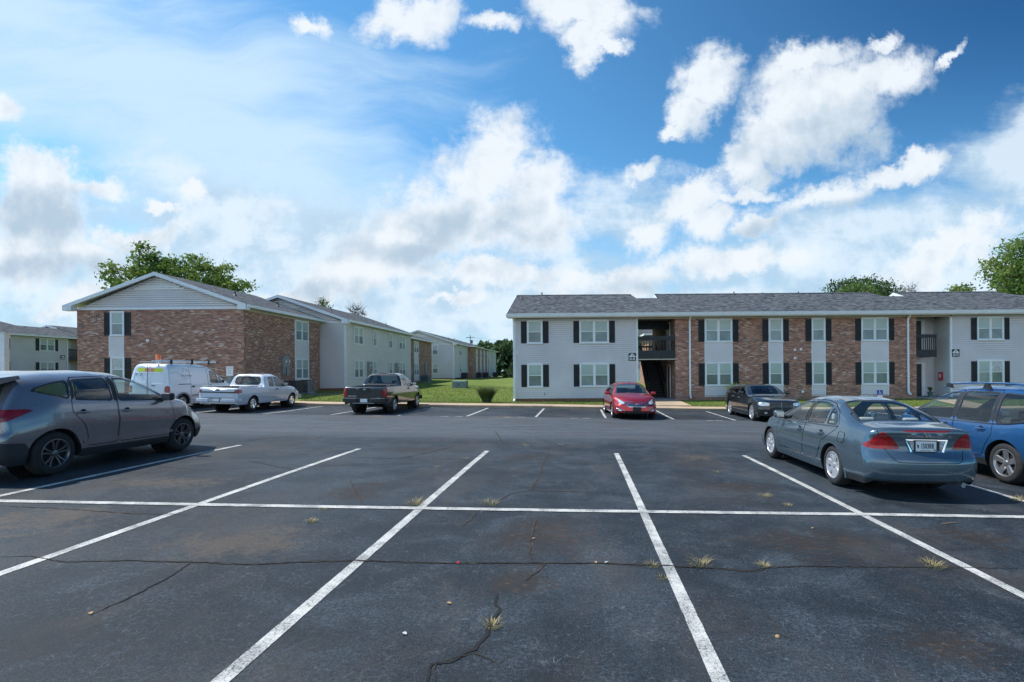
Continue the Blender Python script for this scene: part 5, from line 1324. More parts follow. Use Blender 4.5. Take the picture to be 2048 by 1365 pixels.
FF, FSd, zeA, xmA, slA = left_block(A, XA, 30, 38.8, zbA, 'siding', 'brick', 'brick', zr=zrA)
zuA = (zbA + 3.50, zbA + 4.94); zlA = (zbA + .84, zbA + 2.30)
ax = lambda u: (u - PU) / FPX * 30
A.siding(FF, ax(218), ax(249), zlA[1], zuA[0], name='siding_panel', back=.0); A.siding(FF, ax(218), ax(249), zbA + .2, zlA[0], name='siding_panel', back=.0)
A.window(FF, ax(222), ax(250), *zuA, n=1, shut=.36, seed=3); A.window(FF, ax(222), ax(250), *zlA, n=1, shut=.36, seed=4)
A.slab('vent_cover', 'trim', FF, ax(294), ax(299), 3.72, 3.86, 0, .04)
m = A.mb(); m.box(XA - .3, XA, 30.301, 38.8, zbA - .9, zeA); m.build('brick_wall', 'brick', A.root)
ay = lambda u, x=XA: -x * FPX / (PU - u) if x < 0 else 0
y0_, y1_ = 35.45, 37.2
for z0, z1 in ((zlA[1], zuA[0]), (zbA + .2, zlA[0])): A.siding(FSd, y0_, y1_, z0, z1, name='siding_panel', back=.0)
A.slab('panel_trim', 'trim', FSd, y0_ - .05, y0_, zbA + .2, zeA - .1, 0, .026); A.slab('panel_trim', 'trim', FSd, y1_, y1_ + .05, zbA + .2, zeA - .1, 0, .026)
A.window(FSd, y0_, y1_, *zuA, n=2, seed=5); A.window(FSd, y0_, y1_, *zlA, n=2, seed=6)
A.slab('frieze_board', 'beige', FSd, 30, 38.78, zeA - .13, zeA + .02, 0, .03)
for y, dx in ((32.6, 2.2), (36.2, 1.6)): vent(A, XA - dx + .0, y, zeA + .17 + slA * (dx + .42), .25)

A2 = Bld('apartment_building', 'pale grey siding apartment block behind the near brick block', 'building', (-22, 46, zbA), 'apartment blocks in the left row')
FF2, FS2, ze2, xm2, sl2 = left_block(A2, XB, 38.95, 54.2, zbA, 'siding', 'siding', 'siding', zr=zrA)
A2.siding(FS2, 39.0, 54.2, zbA + .1, ze2, mat='siding_warm'); A2.slab('brick_footing', 'clay', FS2, 39.0, 54.2, zbA - .9, zbA + .1, -.2, .0)
for yc, n in ((41.25, 2), (44.55, 1), (48.3, 1), (51.5, 2)):
    w = .88 if n == 2 else .45
    A2.window(FS2, yc - w, yc + w, zbA + 3.5, zbA + 4.94, n=n, seed=int(yc), far=True, c0=.018); A2.window(FS2, yc - w, yc + w, zbA + .84, zbA + 2.30, n=n, seed=int(yc) + 1, far=True, c0=.018)
for y, dx in ((43, 3.0), (50.5, 1.2)): vent(A2, XB - dx, y, ze2 + .17 + sl2 * (dx + .42), .28)
A3 = Bld('apartment_building', 'brick end block of the nearest left row with one strip of windows', 'building', (-23, 61, .7), 'apartment blocks in the left row')
FF3, FS3, ze3, xm3, sl3 = left_block(A3, XA, 54.35, 68.6, .62, 'siding', 'brick', 'brick', zr=zrA - .1)
m = A3.mb(); m.box(XA - .3, XA, 54.66, 68.6, -.3, ze3); m.build('brick_wall', 'brick', A3.root)
for z0, z1 in ((2.9, 4.1), (.8, 1.5)): A3.siding(FS3, 61.2, 63.0, z0, z1, name='siding_panel', back=.0)
A3.window(FS3, 61.2, 63.0, 4.12, 5.56, n=2, seed=8, far=True); A3.window(FS3, 61.2, 63.0, 1.46, 2.9, n=2, seed=9, far=True)
for y in (62.5, 65.5): vent(A3, XA - 1.5, y, ze3 + .17 + sl3 * 1.92, .3)

Cb = Bld('apartment_building', 'distant grey siding block beyond the lawn with dark air conditioners along its flank', 'building', (-23, 90, .8), 'apartment blocks in the left row')
zbC = .82; XC = -17.9
FF4, FS4, ze4, xm4, sl4 = left_block(Cb, XC, 75, 109, zbC, 'siding', 'siding', 'siding', depth=10.2, zr=7.95)
Cb.siding(FS4, 75.05, 84.7, zbC + .1, ze4, mat='siding_warm')
m = Cb.mb(); m.box(XC - .5, XC + .75, 84.7, 100, -.2, ze4 - .02); m.build('brick_wall', 'brick', Cb.root)
FS5 = wallframe((XC + .75, 0, 0), (0, 1), (1, 0)); Cb.siding(FS5, 100.0, 109, zbC + .1, ze4, mat='siding_warm')
m = Cb.mb(); m.box(XC + .3, XC + 1.3, 84, 109.1, ze4 + .02, ze4 + .16); m.build('gutter', 'gutter', Cb.root)
cx_ = lambda u: (u - PU) / FPX * 75
for z in (zbC + 3.5, zbC + .84):
    Cb.window(FF4, cx_(864.5), cx_(877), z, z + 1.44, n=1, seed=2, far=True, c0=.018)
    Cb.window(FS4, 78.6, 79.8, z, z + 1.44, n=1, seed=2, far=True, c0=.018); Cb.window(FS5, 104.2, 105.4, z, z + 1.44, n=1, seed=2, far=True, c0=.018)
    for y in (87.5, 91.2, 94.6, 98): Cb.window(FS5, y, y + 1.4, z, z + 1.44, n=2, seed=3, far=True)
for z0, z1 in ((zbC + 2.3, zbC + 3.48), (zbC + .1, zbC + .82)):
    for y in (87.5, 91.2, 94.6, 98): Cb.siding(FS5, y, y + 1.4, z0, z1, name='siding_panel', back=.0)
for y in (80, 88, 97): vent(Cb, XC - 2, y, ze4 + .17 + sl4 * 2.4, .3)

# far left block facing +X
Fb = Bld('apartment_building', 'far grey siding apartment block at the left edge seen over the grey suv', 'building', (-62, 62, 1.05))
zbF = 1.05; XF = -59.8; FG = wallframe((XF, 0, 0), (0, 1), (1, 0))
Fb.siding(FG, 40, 60.6, zbF, zbF + 5.07, mat='siding'); Fb.slab('corner_trim', 'trim', FG, 60.6, 60.75, zbF, zbF + 5.0, -.1, .04)
m = Fb.mb(); m.box(XF - 1.6, XF - 1.5, 60.6, 63.5, zbF - .3, zbF + 5); m.build('siding_wall', 'siding', Fb.root)
for z in (zbF + .1, zbF + 2.8):
    m = Fb.mb(); m.box(XF - 1.5, XF - 1.45, 61.2, 62.1, z, z + 2.05); m.build('door', 'door', Fb.root)
    m = Fb.mb(); m.box(XF - 1.5, XF - 1.44, 62.12, 62.6, z, z + 2.1); m.build('side_light', 'trim', Fb.root)
m = Fb.mb(); m.box(XF - 1.5, XF, 60.76, 63.5, zbF + 2.5, zbF + 2.9); m.build('balcony_floor', 'blackwood', Fb.root)
railing(Fb, FG, 60.8, 63.5, zbF + 2.9, .95, -.05)
m = Fb.mb(); m.box(XF - 9, XF, 63.5, 85, zbF - .5, zbF + 5.05); m.build('brick_wall', 'brick', Fb.root)
for a0, a1 in ((57.5, 59.2), (52.6, 54.15), (46, 47.7)):
    Fb.window(FG, a0, a1, zbF + 3.5, zbF + 4.94, n=2, shut=.38, seed=3, far=True, c0=.018); Fb.window(FG, a0, a1, zbF + .84, zbF + 2.3, n=2, shut=.38, seed=4, far=True, c0=.018)
m = Fb.mb(); zE = zbF + 5.24; xm = XF - 4.8; zr = 7.95
for ya, yb, hi in ((38, 57.8, zr), (57.8, 63.1, zr - .45), (63.1, 85, zr)):
    xr_ = xm if hi == zr else xm + 1.2
    m.face([(XF + .45, ya, zE), (XF + .45, yb, zE), (xr_, yb, hi), (xr_, ya, hi)]); m.face([(xr_, ya, hi), (xr_, yb, hi), (XF - 10, yb, zE), (XF - 10, ya, zE)])
    m.face([(XF + .45, ya, zE), (xr_, ya, hi), (XF - 10, ya, zE)])
m.face([(XF + 1.2 - 6.0 + 1.2, 58.4, zr - .45), (xm + 1.2, 57.8, zr - .45), (xm, 57.8, zr)])
r = m.build('roof', 'shingle_y', Fb.root)
m = Fb.mb(); m.prism([(xm + 1.25, zr - .62), (xm + 1.25, zr - .43), (xm, zr), (xm - 2, zr - .8), (xm - 2, zr - 1.0), (xm, zr - .2)], 'y', 63.0, 63.08); m.build('rake_board', 'trim', r)
m = Fb.mb(); m.box(XF + .42, XF + .56, 38, 85, zE - .2, zE - .01); m.build('gutter', 'gutter', Fb.root); m = Fb.mb(); m.box(XF, XF + .42, 38, 85, zE - .21, zE - .19); m.build('soffit', 'soffit', Fb.root)

# brick block seen through the breezeway
Db = Bld('apartment_building', 'brick apartment block glimpsed through the breezeway above the balcony rail', 'building', (13, 60, 0))
m = Db.mb(); m.box(8.0, 19, 58, 66, -.5, 5.9); m.build('brick_wall', 'brick', Db.root)
m = Db.mb(); m.prism([(58 - .5, 5.9), (62, 7.3), (66.5, 5.9)], 'x', 7.5, 19.5); m.build('roof', 'shingle_x', Db.root)
m = Db.mb(); m.box(7.4, 7.5, 57.5, 66.5, 5.75, 5.93); m.box(7.4, 19.5, 57.4, 57.5, 5.75, 5.93); m.build('fascia', 'trim', Db.root)
Eb = Bld('low_house', 'small pale building glimpsed low through the breezeway opening', 'building', (6, 92, 0))
m = Eb.mb(); m.box(-1, 14, 90, 96, -.5, 2.4); m.build('wall', 'siding', Eb.root)
m = Eb.mb(); m.prism([(89.5, 2.4), (93, 3.5), (96.5, 2.4)], 'x', -1.5, 14.5); m.build('roof', 'shingle_x', Eb.root)

# ---------------------------------------------------------------- fixtures on and around the buildings
def number_sign(u, v, txt, unit, label):
    X, Z = ux(u), HCAM + ((PV - .008 * (u - PU)) - v) * K; t = thing('building_number_sign', label, 'sign', (X, YF - .03, Z), 'apartment number signs'); w, h = .235, .235
    m = MB(); m.box(-w - .02, w + .02, -.002, .012, -h - .02, h + .02); m.build('sign_border', 'trim', t, uv=False)
    m = MB(); m.box(-w, w, -.014, -.0021, -h, h); m.build('sign_face', 'sign_black', t, uv=False)
    m = MB(); m.prism([(-w + .02, .0), (w - .02, .0), (w - .02, .022), (.0, h - .01), (-w + .02, .022)], 'y', -.020, -.0141); m.build('roof_symbol', 'sign_white', t, uv=False)
    M = Matrix(((1, 0, 0, 0), (0, 0, 1, 0), (0, 1, 0, 0), (0, 0, 0, 1)))
    def T(x, z, y, sx=1, sz=1): return Matrix(((sx, 0, 0, x), (0, 0, -1, y), (0, sz, 0, z), (0, 0, 0, 1)))
    put_text(unit, .16, 'building_number', 'sign_black', t, T(0, .085, -.022, .8, 1), .002, .004)
    put_text(txt, .19, 'apartment_numbers', 'sign_white', t, T(0, -.115, -.018, .80, 1.15), .002, .004)
number_sign(1264.6, 714.6, '65-68', '9', 'black and white number sign reading 65-68 beside the breezeway opening')
number_sign(1910.8, 706.6, '69-72', '9', 'black and white number sign reading 69-72 beside the recessed entry on the right')
FX = thing('building_number_sign', 'tiny black and white number sign on the far left block above the grey suv', 'sign', (XF + .03, 60.1, zbF + 2.85), 'apartment number signs')
m = MB(); m.box(0, .03, -.24, .24, -.24, .24); m.build('sign_face', 'sign_black', FX, uv=False)
m = MB(); m.prism([(-.2, .02), (.2, .02), (0, .2)], 'x', .031, .036); m.prism([(-.18, -.17), (-.03, -.17), (-.03, -.04), (-.18, -.04)], 'x', .031, .036); m.prism([(.03, -.17), (.18, -.17), (.18, -.04), (.03, -.04)], 'x', .031, .036); m.build('sign_marks', 'sign_white', FX, uv=False)
# fire extinguisher cabinet on the entry side wall
t = thing('extinguisher_cabinet', 'red fire extinguisher cabinet on the siding of the right entry', 'fire cabinet', (x_rc, YF + .75, 1.35))
m = MB(); m.box(-.14, -.021, -.14, .14, -.3, .22); m.build('case', 'redbox', t, bevel=.01, uv=False); m = MB(); m.box(-.145, -.141, -.09, .03, -.12, .10); m.build('cabinet_window', 'sign_white', t, uv=False)
# potted plant at that entry
t = thing('potted_plant', 'small leafy plant in a dark green pot beside the right entry door', 'potted plant', (ux(1868), YF + .35, .06))
m = MB(); m.lathe([(.001, 0), (.11, 0), (.16, .28), (.18, .30), (.15, .30), (.13, .25), (.001, .25)], (0, 0, 0), 'z', 16); m.build('pot', 'terracotta', t, smooth=True, uv=False)
# meters
def meter(b, F, a, z, label, n=2):
    p = F @ Vector((a, 0, z)); r = F.to_3x3(); t = thing('utility_meter', label, 'electric meter', p, 'electric meter boxes')
    G = F.copy(); G.translation = p
    M0 = Matrix(((r[0][0], r[0][1], 0, 0), (r[1][0], r[1][1], 0, 0), (0, 0, 1, 0), (0, 0, 0, 1)))
    m = MB(frame=M0); m.box(-.38, .38, .0, .16, -.1, .62); m.box(-.36, -.08, .0, .14, -.55, -.1); m.box(.06, .34, .0, .14, -.6, -.1); m.build('meter_box', 'metal_grey', t, bevel=.01, uv=False)
    for x in (-.18, .18):
        m = MB(frame=M0); m.lathe([(.001, .26), (.08, .25), (.09, .17), (.09, .16)], (x, 0, .28), 'y', 14); m.build('meter_dial', 'white_lens', t, smooth=True, uv=False)
    m = MB(frame=M0); m.tube([(0, .06, -.6), (0, .06, -1.5)], .03, 6); m.build('conduit', 'metal_grey', t, uv=False)
meter(A, FSd, 34.15, zbA + 1.75, 'grey twin meter box on the near brick flank behind the white pickup')
meter(A2, FS2, 43.3, zbA + 1.55, 'grey meter box on the pale siding just above the black pickup cab')
meter(A2, FS2, 49.9, zbA + 1.55, 'second grey meter box along the pale siding right of the first')
meter(A3, FS3, 65.6, .7 + 1.6, 'grey meter box on the far brick end block')
def ac(x, y, z, w, d, h, mat, label, cat='air conditioner', grp='air conditioning units'):
    t = thing('air_conditioner', label, cat, (x, y, z), grp)
    m = MB(); m.box(-w / 2, w / 2, -d / 2, d / 2, .06, h); m.build('cabinet', mat, t, bevel=.02, uv=False)
    m = MB()
    for k in range(int(h / .07) - 1):
        zz = .12 + k * .07; m.box(-w / 2 + .05, w / 2 - .05, -d / 2 - .012, -d / 2 + .005, zz, zz + .035); m.box(w / 2 - .005, w / 2 + .012, -d / 2 + .05, d / 2 - .05, zz, zz + .035)
    m.build('louvre', 'metal_dark' if mat != 'metal_dark' else 'plastic', t, uv=False)
    m = MB(); m.lathe([(w * .40, 0), (w * .42, .03), (.05, .04), (.001, .04)], (0, 0, h), 'z', 20); m.build('fan_guard', 'plastic', t, uv=False)
    m = MB(); m.box(-w / 2 - .1, w / 2 + .1, -d / 2 - .1, d / 2 + .1, -.15, .06); m.build('pad', 'concrete_dark', t, uv=False)
def gp(u, Y): return (u - PU) / FPX * Y
ac(gp(588, 32.9), 32.9, gz(gp(588, 32.9), 32.9), .75, .75, .85, 'metal_dark', 'dark air conditioner nearest the white pickup by the brick wall')
ac(gp(611, 34.3), 34.3, gz(-18, 34.3) + .0, .8, .8, .85, 'metal_grey', 'grey air conditioner at the brick wall right of the dark one')
ac(gp(851, 60.5), 60.5, gz(-17.8, 60.5), .9, .9, .75, 'green_box', 'green air conditioner beside the far brick end block')
for k, (u, Y) in enumerate(((929, 80), (957.5, 88), (972, 94), (991, 104))):
    ac(gp(u, Y), Y, gz(-17, Y), .9, .9, .95, 'metal_dark', ['dark air conditioner at the near corner of the distant block', 'second dark air conditioner along the distant block flank', 'third dark air conditioner along the distant block flank', 'farthest dark air conditioner along the distant block flank'][k])
p = ground_pt(920.5, 776); t = thing('transformer_box', 'green metal utility transformer box standing alone on the lawn', 'utility box', p)
m = MB(); m.prism([(-.6, 0), (.6, 0), (.6, .62), (.45, .66), (-.45, .66), (-.6, .62)], 'x', -.62, .62); m.build('cabinet', 'green_box', t, bevel=.015, uv=False)
m = MB(); m.box(-.05, .05, -.62, -.59, .25, .4); m.box(-.004, .004, -.61, -.602, .02, .6); m.build('latch', 'metal_dark', t, uv=False)
m = MB(); m.box(-.72, .72, -.7, .7, -.1, .04); m.build('pad', 'concrete_dark', t, uv=False)
# notice sign on post by the near brick wall, accessible-parking sign
q = Vector((gp(459.5, 28.6), 28.6, gz(gp(459.5, 28.6), 28.6))); t = thing('notice_sign', 'white notice sign on a post against the brick wall between van and pickup', 'sign', q)
m = MB(); m.box(-.19, .19, -.01, .01, 1.25, 1.78); m.build('sign_panel', 'sign_white', t, uv=False); m = MB(); m.box(-.13, .13, -.06, .06, .55, 1.22); m.build('post_box', 'green_box', t, uv=False)
m = MB(); m.tube([(0, .03, 0), (0, .03, 1.7)], .03, 8); m.build('post', 'metal_grey', t, uv=False)
m = MB()
for z, a, b_ in ((1.68, -.12, -.02), (1.68, .03, .12), (1.55, -.10, -.02), (1.55, .04, .11), (1.42, -.05, .07)): m.box(a, b_, -.013, -.0101, z - .018, z + .018)
m.build('sign_text', 'greytext', t, uv=False)
q = Vector((gp(1759.5, 27.9), 27.9, gz(gp(1759.5, 27.9), 27.9))); t = thing('accessible_parking_sign', 'small blue accessible parking sign rising behind the steel blue sedan roof', 'sign', q)
zc = HCAM + ((PV - .008 * (1759.5 - PU)) - 787) / FPX * 27.9 - q.z
m = MB(); m.box(-.155, .155, 0, .008, zc - .2, zc + .17); m.build('sign_panel', 'sign_blue', t, uv=False); m = MB(); m.tube([(0, .03, 0), (0, .03, zc + .15)], .025, 8); m.build('post', 'metal_grey', t, uv=False)
m = MB(); m.box(-.155, .155, -.004, -.0001, zc - .2, zc - .12)
m.lathe([(.001, 0), (.026, 0)], (-.02, -.004, zc + .12), 'y', 10)
m.tube([(-.02, -.005, zc + .08), (-.015, -.005, zc + .0), (.05, -.005, zc - .005), (.085, -.005, zc - .08), (.105, -.005, zc - .075)], .012, 5); m.tube([(-.02, -.005, zc + .05), (.045, -.005, zc + .045)], .010, 5)
m.tube([(.0 + .07 * cos(a_), -.005, zc - .04 + .07 * sin(a_)) for a_ in [2.4 + q_ * .45 for q_ in range(9)]], .011, 5); m.build('wheelchair_symbol', 'sign_white', t, uv=False)
# white post and beam at the left margin
t = thing('porch_structure', 'white post carrying a beam at the left edge above the grey suv', 'post and beam', (-31, 29, gz(-31, 29)))
zz = gz(-31, 29)
m = MB(); xp = gp(9.5, 29) + 31; m.box(xp - .13, xp + .13, -.13, .13, 0, 3.2); m.build('post', 'trim', t, uv=False)
m = MB(); m.box(xp - 3, xp + .16, -.16, .16, 3.2, 3.42); m.box(xp - 3, xp + .2, -.2, .2, 3.42, 3.47); m.build('beam', 'trim', t, uv=False)
m = MB(); m.box(xp - 3.1, xp - 2.84, -.13, .13, 0, 3.2); m.build('post', 'trim', t, uv=False)
# utility poles
for u, vt, Y, lb in ((941, 671, 150, 'wooden utility pole with crossarm beyond the distant block, right one'), (909, 677, 158, 'wooden utility pole beyond the distant block, left one')):
    z = HCAM + ((PV - .008 * (u - PU)) - vt) / FPX * Y; t = thing('utility_pole', lb, 'utility pole', (gp(u, Y), Y, .8), 'utility poles')
    m = MB(); m.tube([(0, 0, 0), (0, 0, z - .8)], .17, 8, .11); m.build('pole', 'deadwood', t, uv=False)
    m = MB(); m.box(-1.2, 1.2, -.06, .06, z - 1.5, z - 1.35); m.box(.2, .7, -.2, .2, z - 3.2, z - 2.2); m.build('crossarm', 'deadwood', t, uv=False)
t = thing('power_line', 'faint overhead power cables strung past the two distant poles', 'cable', (0, 150, 9))
zl_ = HCAM + (745 - 675) / FPX * 150
m = MB((0, 150, 9))
for dz in (0, -.9, -2.):
    pts = [(gp(700, 158), 158, zl_ + dz), (gp(909, 158), 158, zl_ + dz - .2), (gp(925, 154), 154, zl_ + dz - .6), (gp(941, 150), 150, zl_ + dz)] + [(gp(941, 150) + 40 * k / 8, 150, zl_ + dz - 1.5 * 4 * (k / 8) * (1 - k / 8)) for k in range(1, 9)]
    m.tube(pts, .018, 4)
m.build('cable', 'metal_dark', t, uv=False)
# ================================================================ ground, plants, sky, light, camera
def asphaltmat():
    m, n, b, o = newmat('asphalt'); P = n.pos(); s = n.sep(P); flat = n.comb(s[0], s[1], 0.)
    big = n.noise(flat, .35, 5, .6); mid = n.noise(flat, 1.6, 6, .65, .6); fine = n.noise(flat, 34, 4, .75); grit = n.noise(flat, 95, 3, .7)
    streak = n.noise(n.mapping(flat, (.25, 2.2, 1)), 1.2, 4, .6)
    sealed = n.mix(n.smooth(n.add(n.mul(big, .6), n.mul(mid, .4)), .40, .62), (.009, .014, .020), (.030, .041, .052))
    aisle = n.mix(n.smooth(streak, .3, .7), (.050, .058, .067), (.085, .094, .106))
    yy = n.add(s[1], n.mul(n.sub(mid, .5), .8)); a = n.mul(n.smooth(yy, 12.8, 15.2), n.smooth(yy, 21.8, 20.8))
    c = n.mix(a, sealed, aisle)
    worn = n.mul(n.smooth(n.add(n.mul(mid, .6), n.mul(fine, .4)), .50, .66), .60); c = n.mix(worn, c, (.050, .064, .078))
    # pale grit
    c = n.mix(n.smooth(grit, .58, .72, 0, .55), c, (.17, .20, .22)); c = n.mix(n.smooth(fine, .30, .44, .65, 0), c, (.008, .010, .014))
    gr_ = n.smooth(n.add(n.mul(fine, .6), n.mul(grit, .4)), .36, .64, .55, 1.5); c = n.mix(1., c, n.comb(gr_, gr_, gr_), 'MULTIPLY')
    # hairline crazing, pale with dust
    w = n.new('ShaderNodeVectorMath', operation='ADD'); n.put(w.inputs[0], flat); wv = n.new('ShaderNodeVectorMath', operation='SCALE'); n.put(wv.inputs[0], n.noise(flat, 2.4, 4, .6, out=1)); wv.inputs['Scale'].default_value = .30; n.put(w.inputs[1], wv.outputs[0])
    for sc_, wd, st, mlo in ((5.5, .022, .42, .46), (12., .035, .36, .44)):
        v = n.new('ShaderNodeTexVoronoi', feature='DISTANCE_TO_EDGE'); n.put(v.inputs['Vector'], w.outputs[0]); v.inputs['Scale'].default_value = sc_
        mask = n.smooth(n.noise(flat, .9 + sc_ * .1, 4, .6), mlo, mlo + .14)
        k = n.mul(n.mul(n.smooth(v.outputs['Distance'], wd, wd * .2), mask), n.smooth(n.noise(flat, 16, 4, .7), .42, .62)); c = n.mix(n.mul(k, st), c, (.17, .20, .23))
    # oil and rust stains in the middle of the stalls
    st = None
    spots = [(1075, 1075, .75, 1.0, 1), (1600, 1085, .9, .8, 1), (1690, 1075, .45, .35, 0), (470, 1085, .9, .7, 2), (1060, 915, .8, .6, 1), (1480, 975, .8, .5, 1), (1400, 915, .7, .6, 2), (80, 1040, 1.1, .8, 2), (720, 985, .6, 1.0, 1), (820, 900, 1.0, .6, 1),
             (340, 965, 1.3, .5, 2), (1950, 1075, .8, .6, 1), (1040, 1165, .4, .3, 1), (1900, 1290, .5, .35, 1), (620, 1270, .6, .3, 0), (60, 1290, .8, .6, 0), (1010, 835, 1.2, .8, 2), (760, 835, 1.1, .7, 2), (1700, 1120, .35, .2, 0), (1380, 835, .7, .6, 1), (1090, 1360, .3, .1, 0)]
    warp = n.noise(flat, 2.2, 5, .7, .8); wf = n.noise(flat, 11, 6, .8, .6)
    for kind, col, op in ((0, (.010, .012, .015), .7), (1, (.024, .019, .016), .85), (2, (.12, .088, .058), .5)):
        acc = None
        for u, v_, rx, ry, k in spots:
            if k != kind: continue
            g = ground_pt(u, v_); dx = n.m('DIVIDE', n.sub(s[0], g.x), rx * 1.2); dy = n.m('DIVIDE', n.sub(s[1], g.y), ry * 1.2); d = n.m('SQRT', n.add(n.mul(dx, dx), n.mul(dy, dy)))
            e = n.sub(1., d); acc = e if acc is None else n.mx(acc, e)
        f = n.smooth(n.add(n.mul(acc, .8), n.add(n.mul(n.sub(warp, .5), 1.5), n.mul(n.sub(wf, .5), 2.0))), .18, .75)
        c = n.mix(n.mul(f, op), c, col)
        if kind: c = n.mix(n.mul(n.mul(n.smooth(f, .1, .6), n.smooth(n.noise(n.mapping(flat, (1, 1.6, 1)), 9, 6, .8), .54, .66)), .55), c, (.15, .088, .050))
    f = n.mul(n.smooth(n.add(n.noise(n.mapping(flat, (1, .5, 1)), .6, 6, .7), n.mul(wf, .2)), .57, .75), .36); c = n.mix(f, c, (.070, .056, .045))
    n.put(b.inputs['Base Color'], c); n.put(b.inputs['Roughness'], n.smooth(mid, .3, .8, .62, .85)); b.inputs['Specular IOR Level'].default_value = .32
    n.put(b.inputs['Normal'], n.bump(n.add(n.mul(fine, .7), grit), .55, .006))
    return m
MAT['asphalt'] = asphaltmat()
def markmat():
    m, n, b, o = newmat('line_paint'); P = n.pos(); s = n.sep(P); flat = n.comb(s[0], s[1], 0.)
    v = n.new('ShaderNodeTexVoronoi', feature='DISTANCE_TO_EDGE'); n.put(v.inputs['Vector'], n.mapping(flat, (1, .8, 1))); v.inputs['Scale'].default_value = 26
    wear = n.noise(flat, 3, 5, .65); chip = n.noise(flat, 60, 3, .7)
    f = n.mx(n.mul(n.smooth(v.outputs['Distance'], .045, .01), n.smooth(wear, .36, .6, .45, .9)), n.smooth(n.add(chip, n.mul(wear, .5)), .78, .92, 0, .9))
    c = n.mix(n.smooth(wear, .35, .7), (.58, .57, .53), (.34, .34, .33)); c = n.mix(f, c, (.07, .075, .08)); n.put(b.inputs['Base Color'], c); b.inputs['Roughness'].default_value = .7
    return m
MAT['line'] = markmat()
MAT['crack'] = simple('crack_shadow', (.010, .011, .012), .95, var=.2); MAT['crack_brown'] = simple('crack_dirt', (.035, .027, .020), .95, var=.4, vscale=8)
def walkmat():
    m, n, b, o = newmat('kerb_concrete'); P = n.pos(); s = n.sep(P); a = n.noise(P, 1.1, 5, .65); f = n.noise(P, 40, 3, .7)
    c = n.mix(n.smooth(a, .3, .7), (.44, .30, .19), (.52, .39, .26)); jx = n.m('FRACT', n.m('DIVIDE', n.add(s[0], 50.), 1.52)); c = n.mix(n.smooth(jx, .012, .004), c, (.08, .06, .045))
    c = n.mix(n.smooth(n.noise(P, .5, 5, .7), .48, .7, 0, .6), c, (.20, .165, .13)); c = n.mix(n.mul(n.smooth(f, .35, .65), .25), c, (.5, .42, .33)); n.put(b.inputs['Base Color'], c)
    b.inputs['Roughness'].default_value = .9; n.put(b.inputs['Normal'], n.bump(f, .3, .004)); return m
MAT['walk'] = walkmat()
def grassmat():
    m, n, b, o = newmat('lawn'); P = n.pos(); a = n.noise(P, .22, 5, .6); d = n.noise(P, 1.4, 5, .65); f = n.noise(P, 26, 3, .7)
    c = n.mix(n.smooth(a, .35, .65), (.15, .22, .045), (.22, .265, .07)); c = n.mix(n.smooth(d, .50, .75, 0, .7), c, (.25, .22, .09)); c = n.mix(n.smooth(f, .3, .7, 0, .5), c, (.045, .075, .015))
    n.put(b.inputs['Base Color'], c); b.inputs['Roughness'].default_value = 1.; b.inputs['Specular IOR Level'].default_value = .1; n.put(b.inputs['Normal'], n.bump(n.add(d, f), .8, .05)); return m
MAT['lawn'] = grassmat()
def leafmat(name, c0, c1, c2=None, trans=.42):
    m, n, b, o = newmat(name); g = n.new('ShaderNodeNewGeometry'); r = g.outputs['Random Per Island']; big = n.noise(g.outputs['Position'], .45, 3, .6)
    c = n.mix(r, c0, c1)
    if c2: c = n.mix(n.smooth(big, .45, .62, 0, .7), c, c2)
    n.put(b.inputs['Base Color'], c); b.inputs['Roughness'].default_value = .65; b.inputs['Specular IOR Level'].default_value = .25
    t = n.new('ShaderNodeBsdfTranslucent'); n.put(t.inputs[0], n.mix(.5, c, (.16, .22, .03))); mx = n.new('ShaderNodeMixShader'); mx.inputs[0].default_value = trans
    n.l.new(b.outputs[0], mx.inputs[1]); n.l.new(t.outputs[0], mx.inputs[2]); n.l.new(mx.outputs[0], o.inputs[0]); return m
MAT['leaf_oak'] = leafmat('oak_leaves', (.06, .13, .028), (.19, .30, .07), (.26, .32, .10)); MAT['leaf_dark'] = leafmat('dark_leaves', (.025, .06, .022), (.065, .12, .04), trans=.2)
MAT['leaf_pale'] = leafmat('pale_leaves', (.09, .15, .045), (.16, .23, .08)); MAT['blade'] = leafmat('grass_blade', (.12, .19, .04), (.22, .28, .08), (.27, .26, .11)); MAT['blade_dry'] = leafmat('dry_blade', (.38, .30, .13), (.55, .45, .22), trans=.2)
MAT['fountain'] = leafmat('fountain_grass', (.035, .065, .028), (.10, .15, .06), trans=.15); MAT['fountain_dry'] = leafmat('fountain_grass_dry', (.20, .10, .06), (.36, .22, .12), trans=.2); MAT['lime'] = leafmat('lime_grass', (.22, .32, .05), (.38, .46, .12))

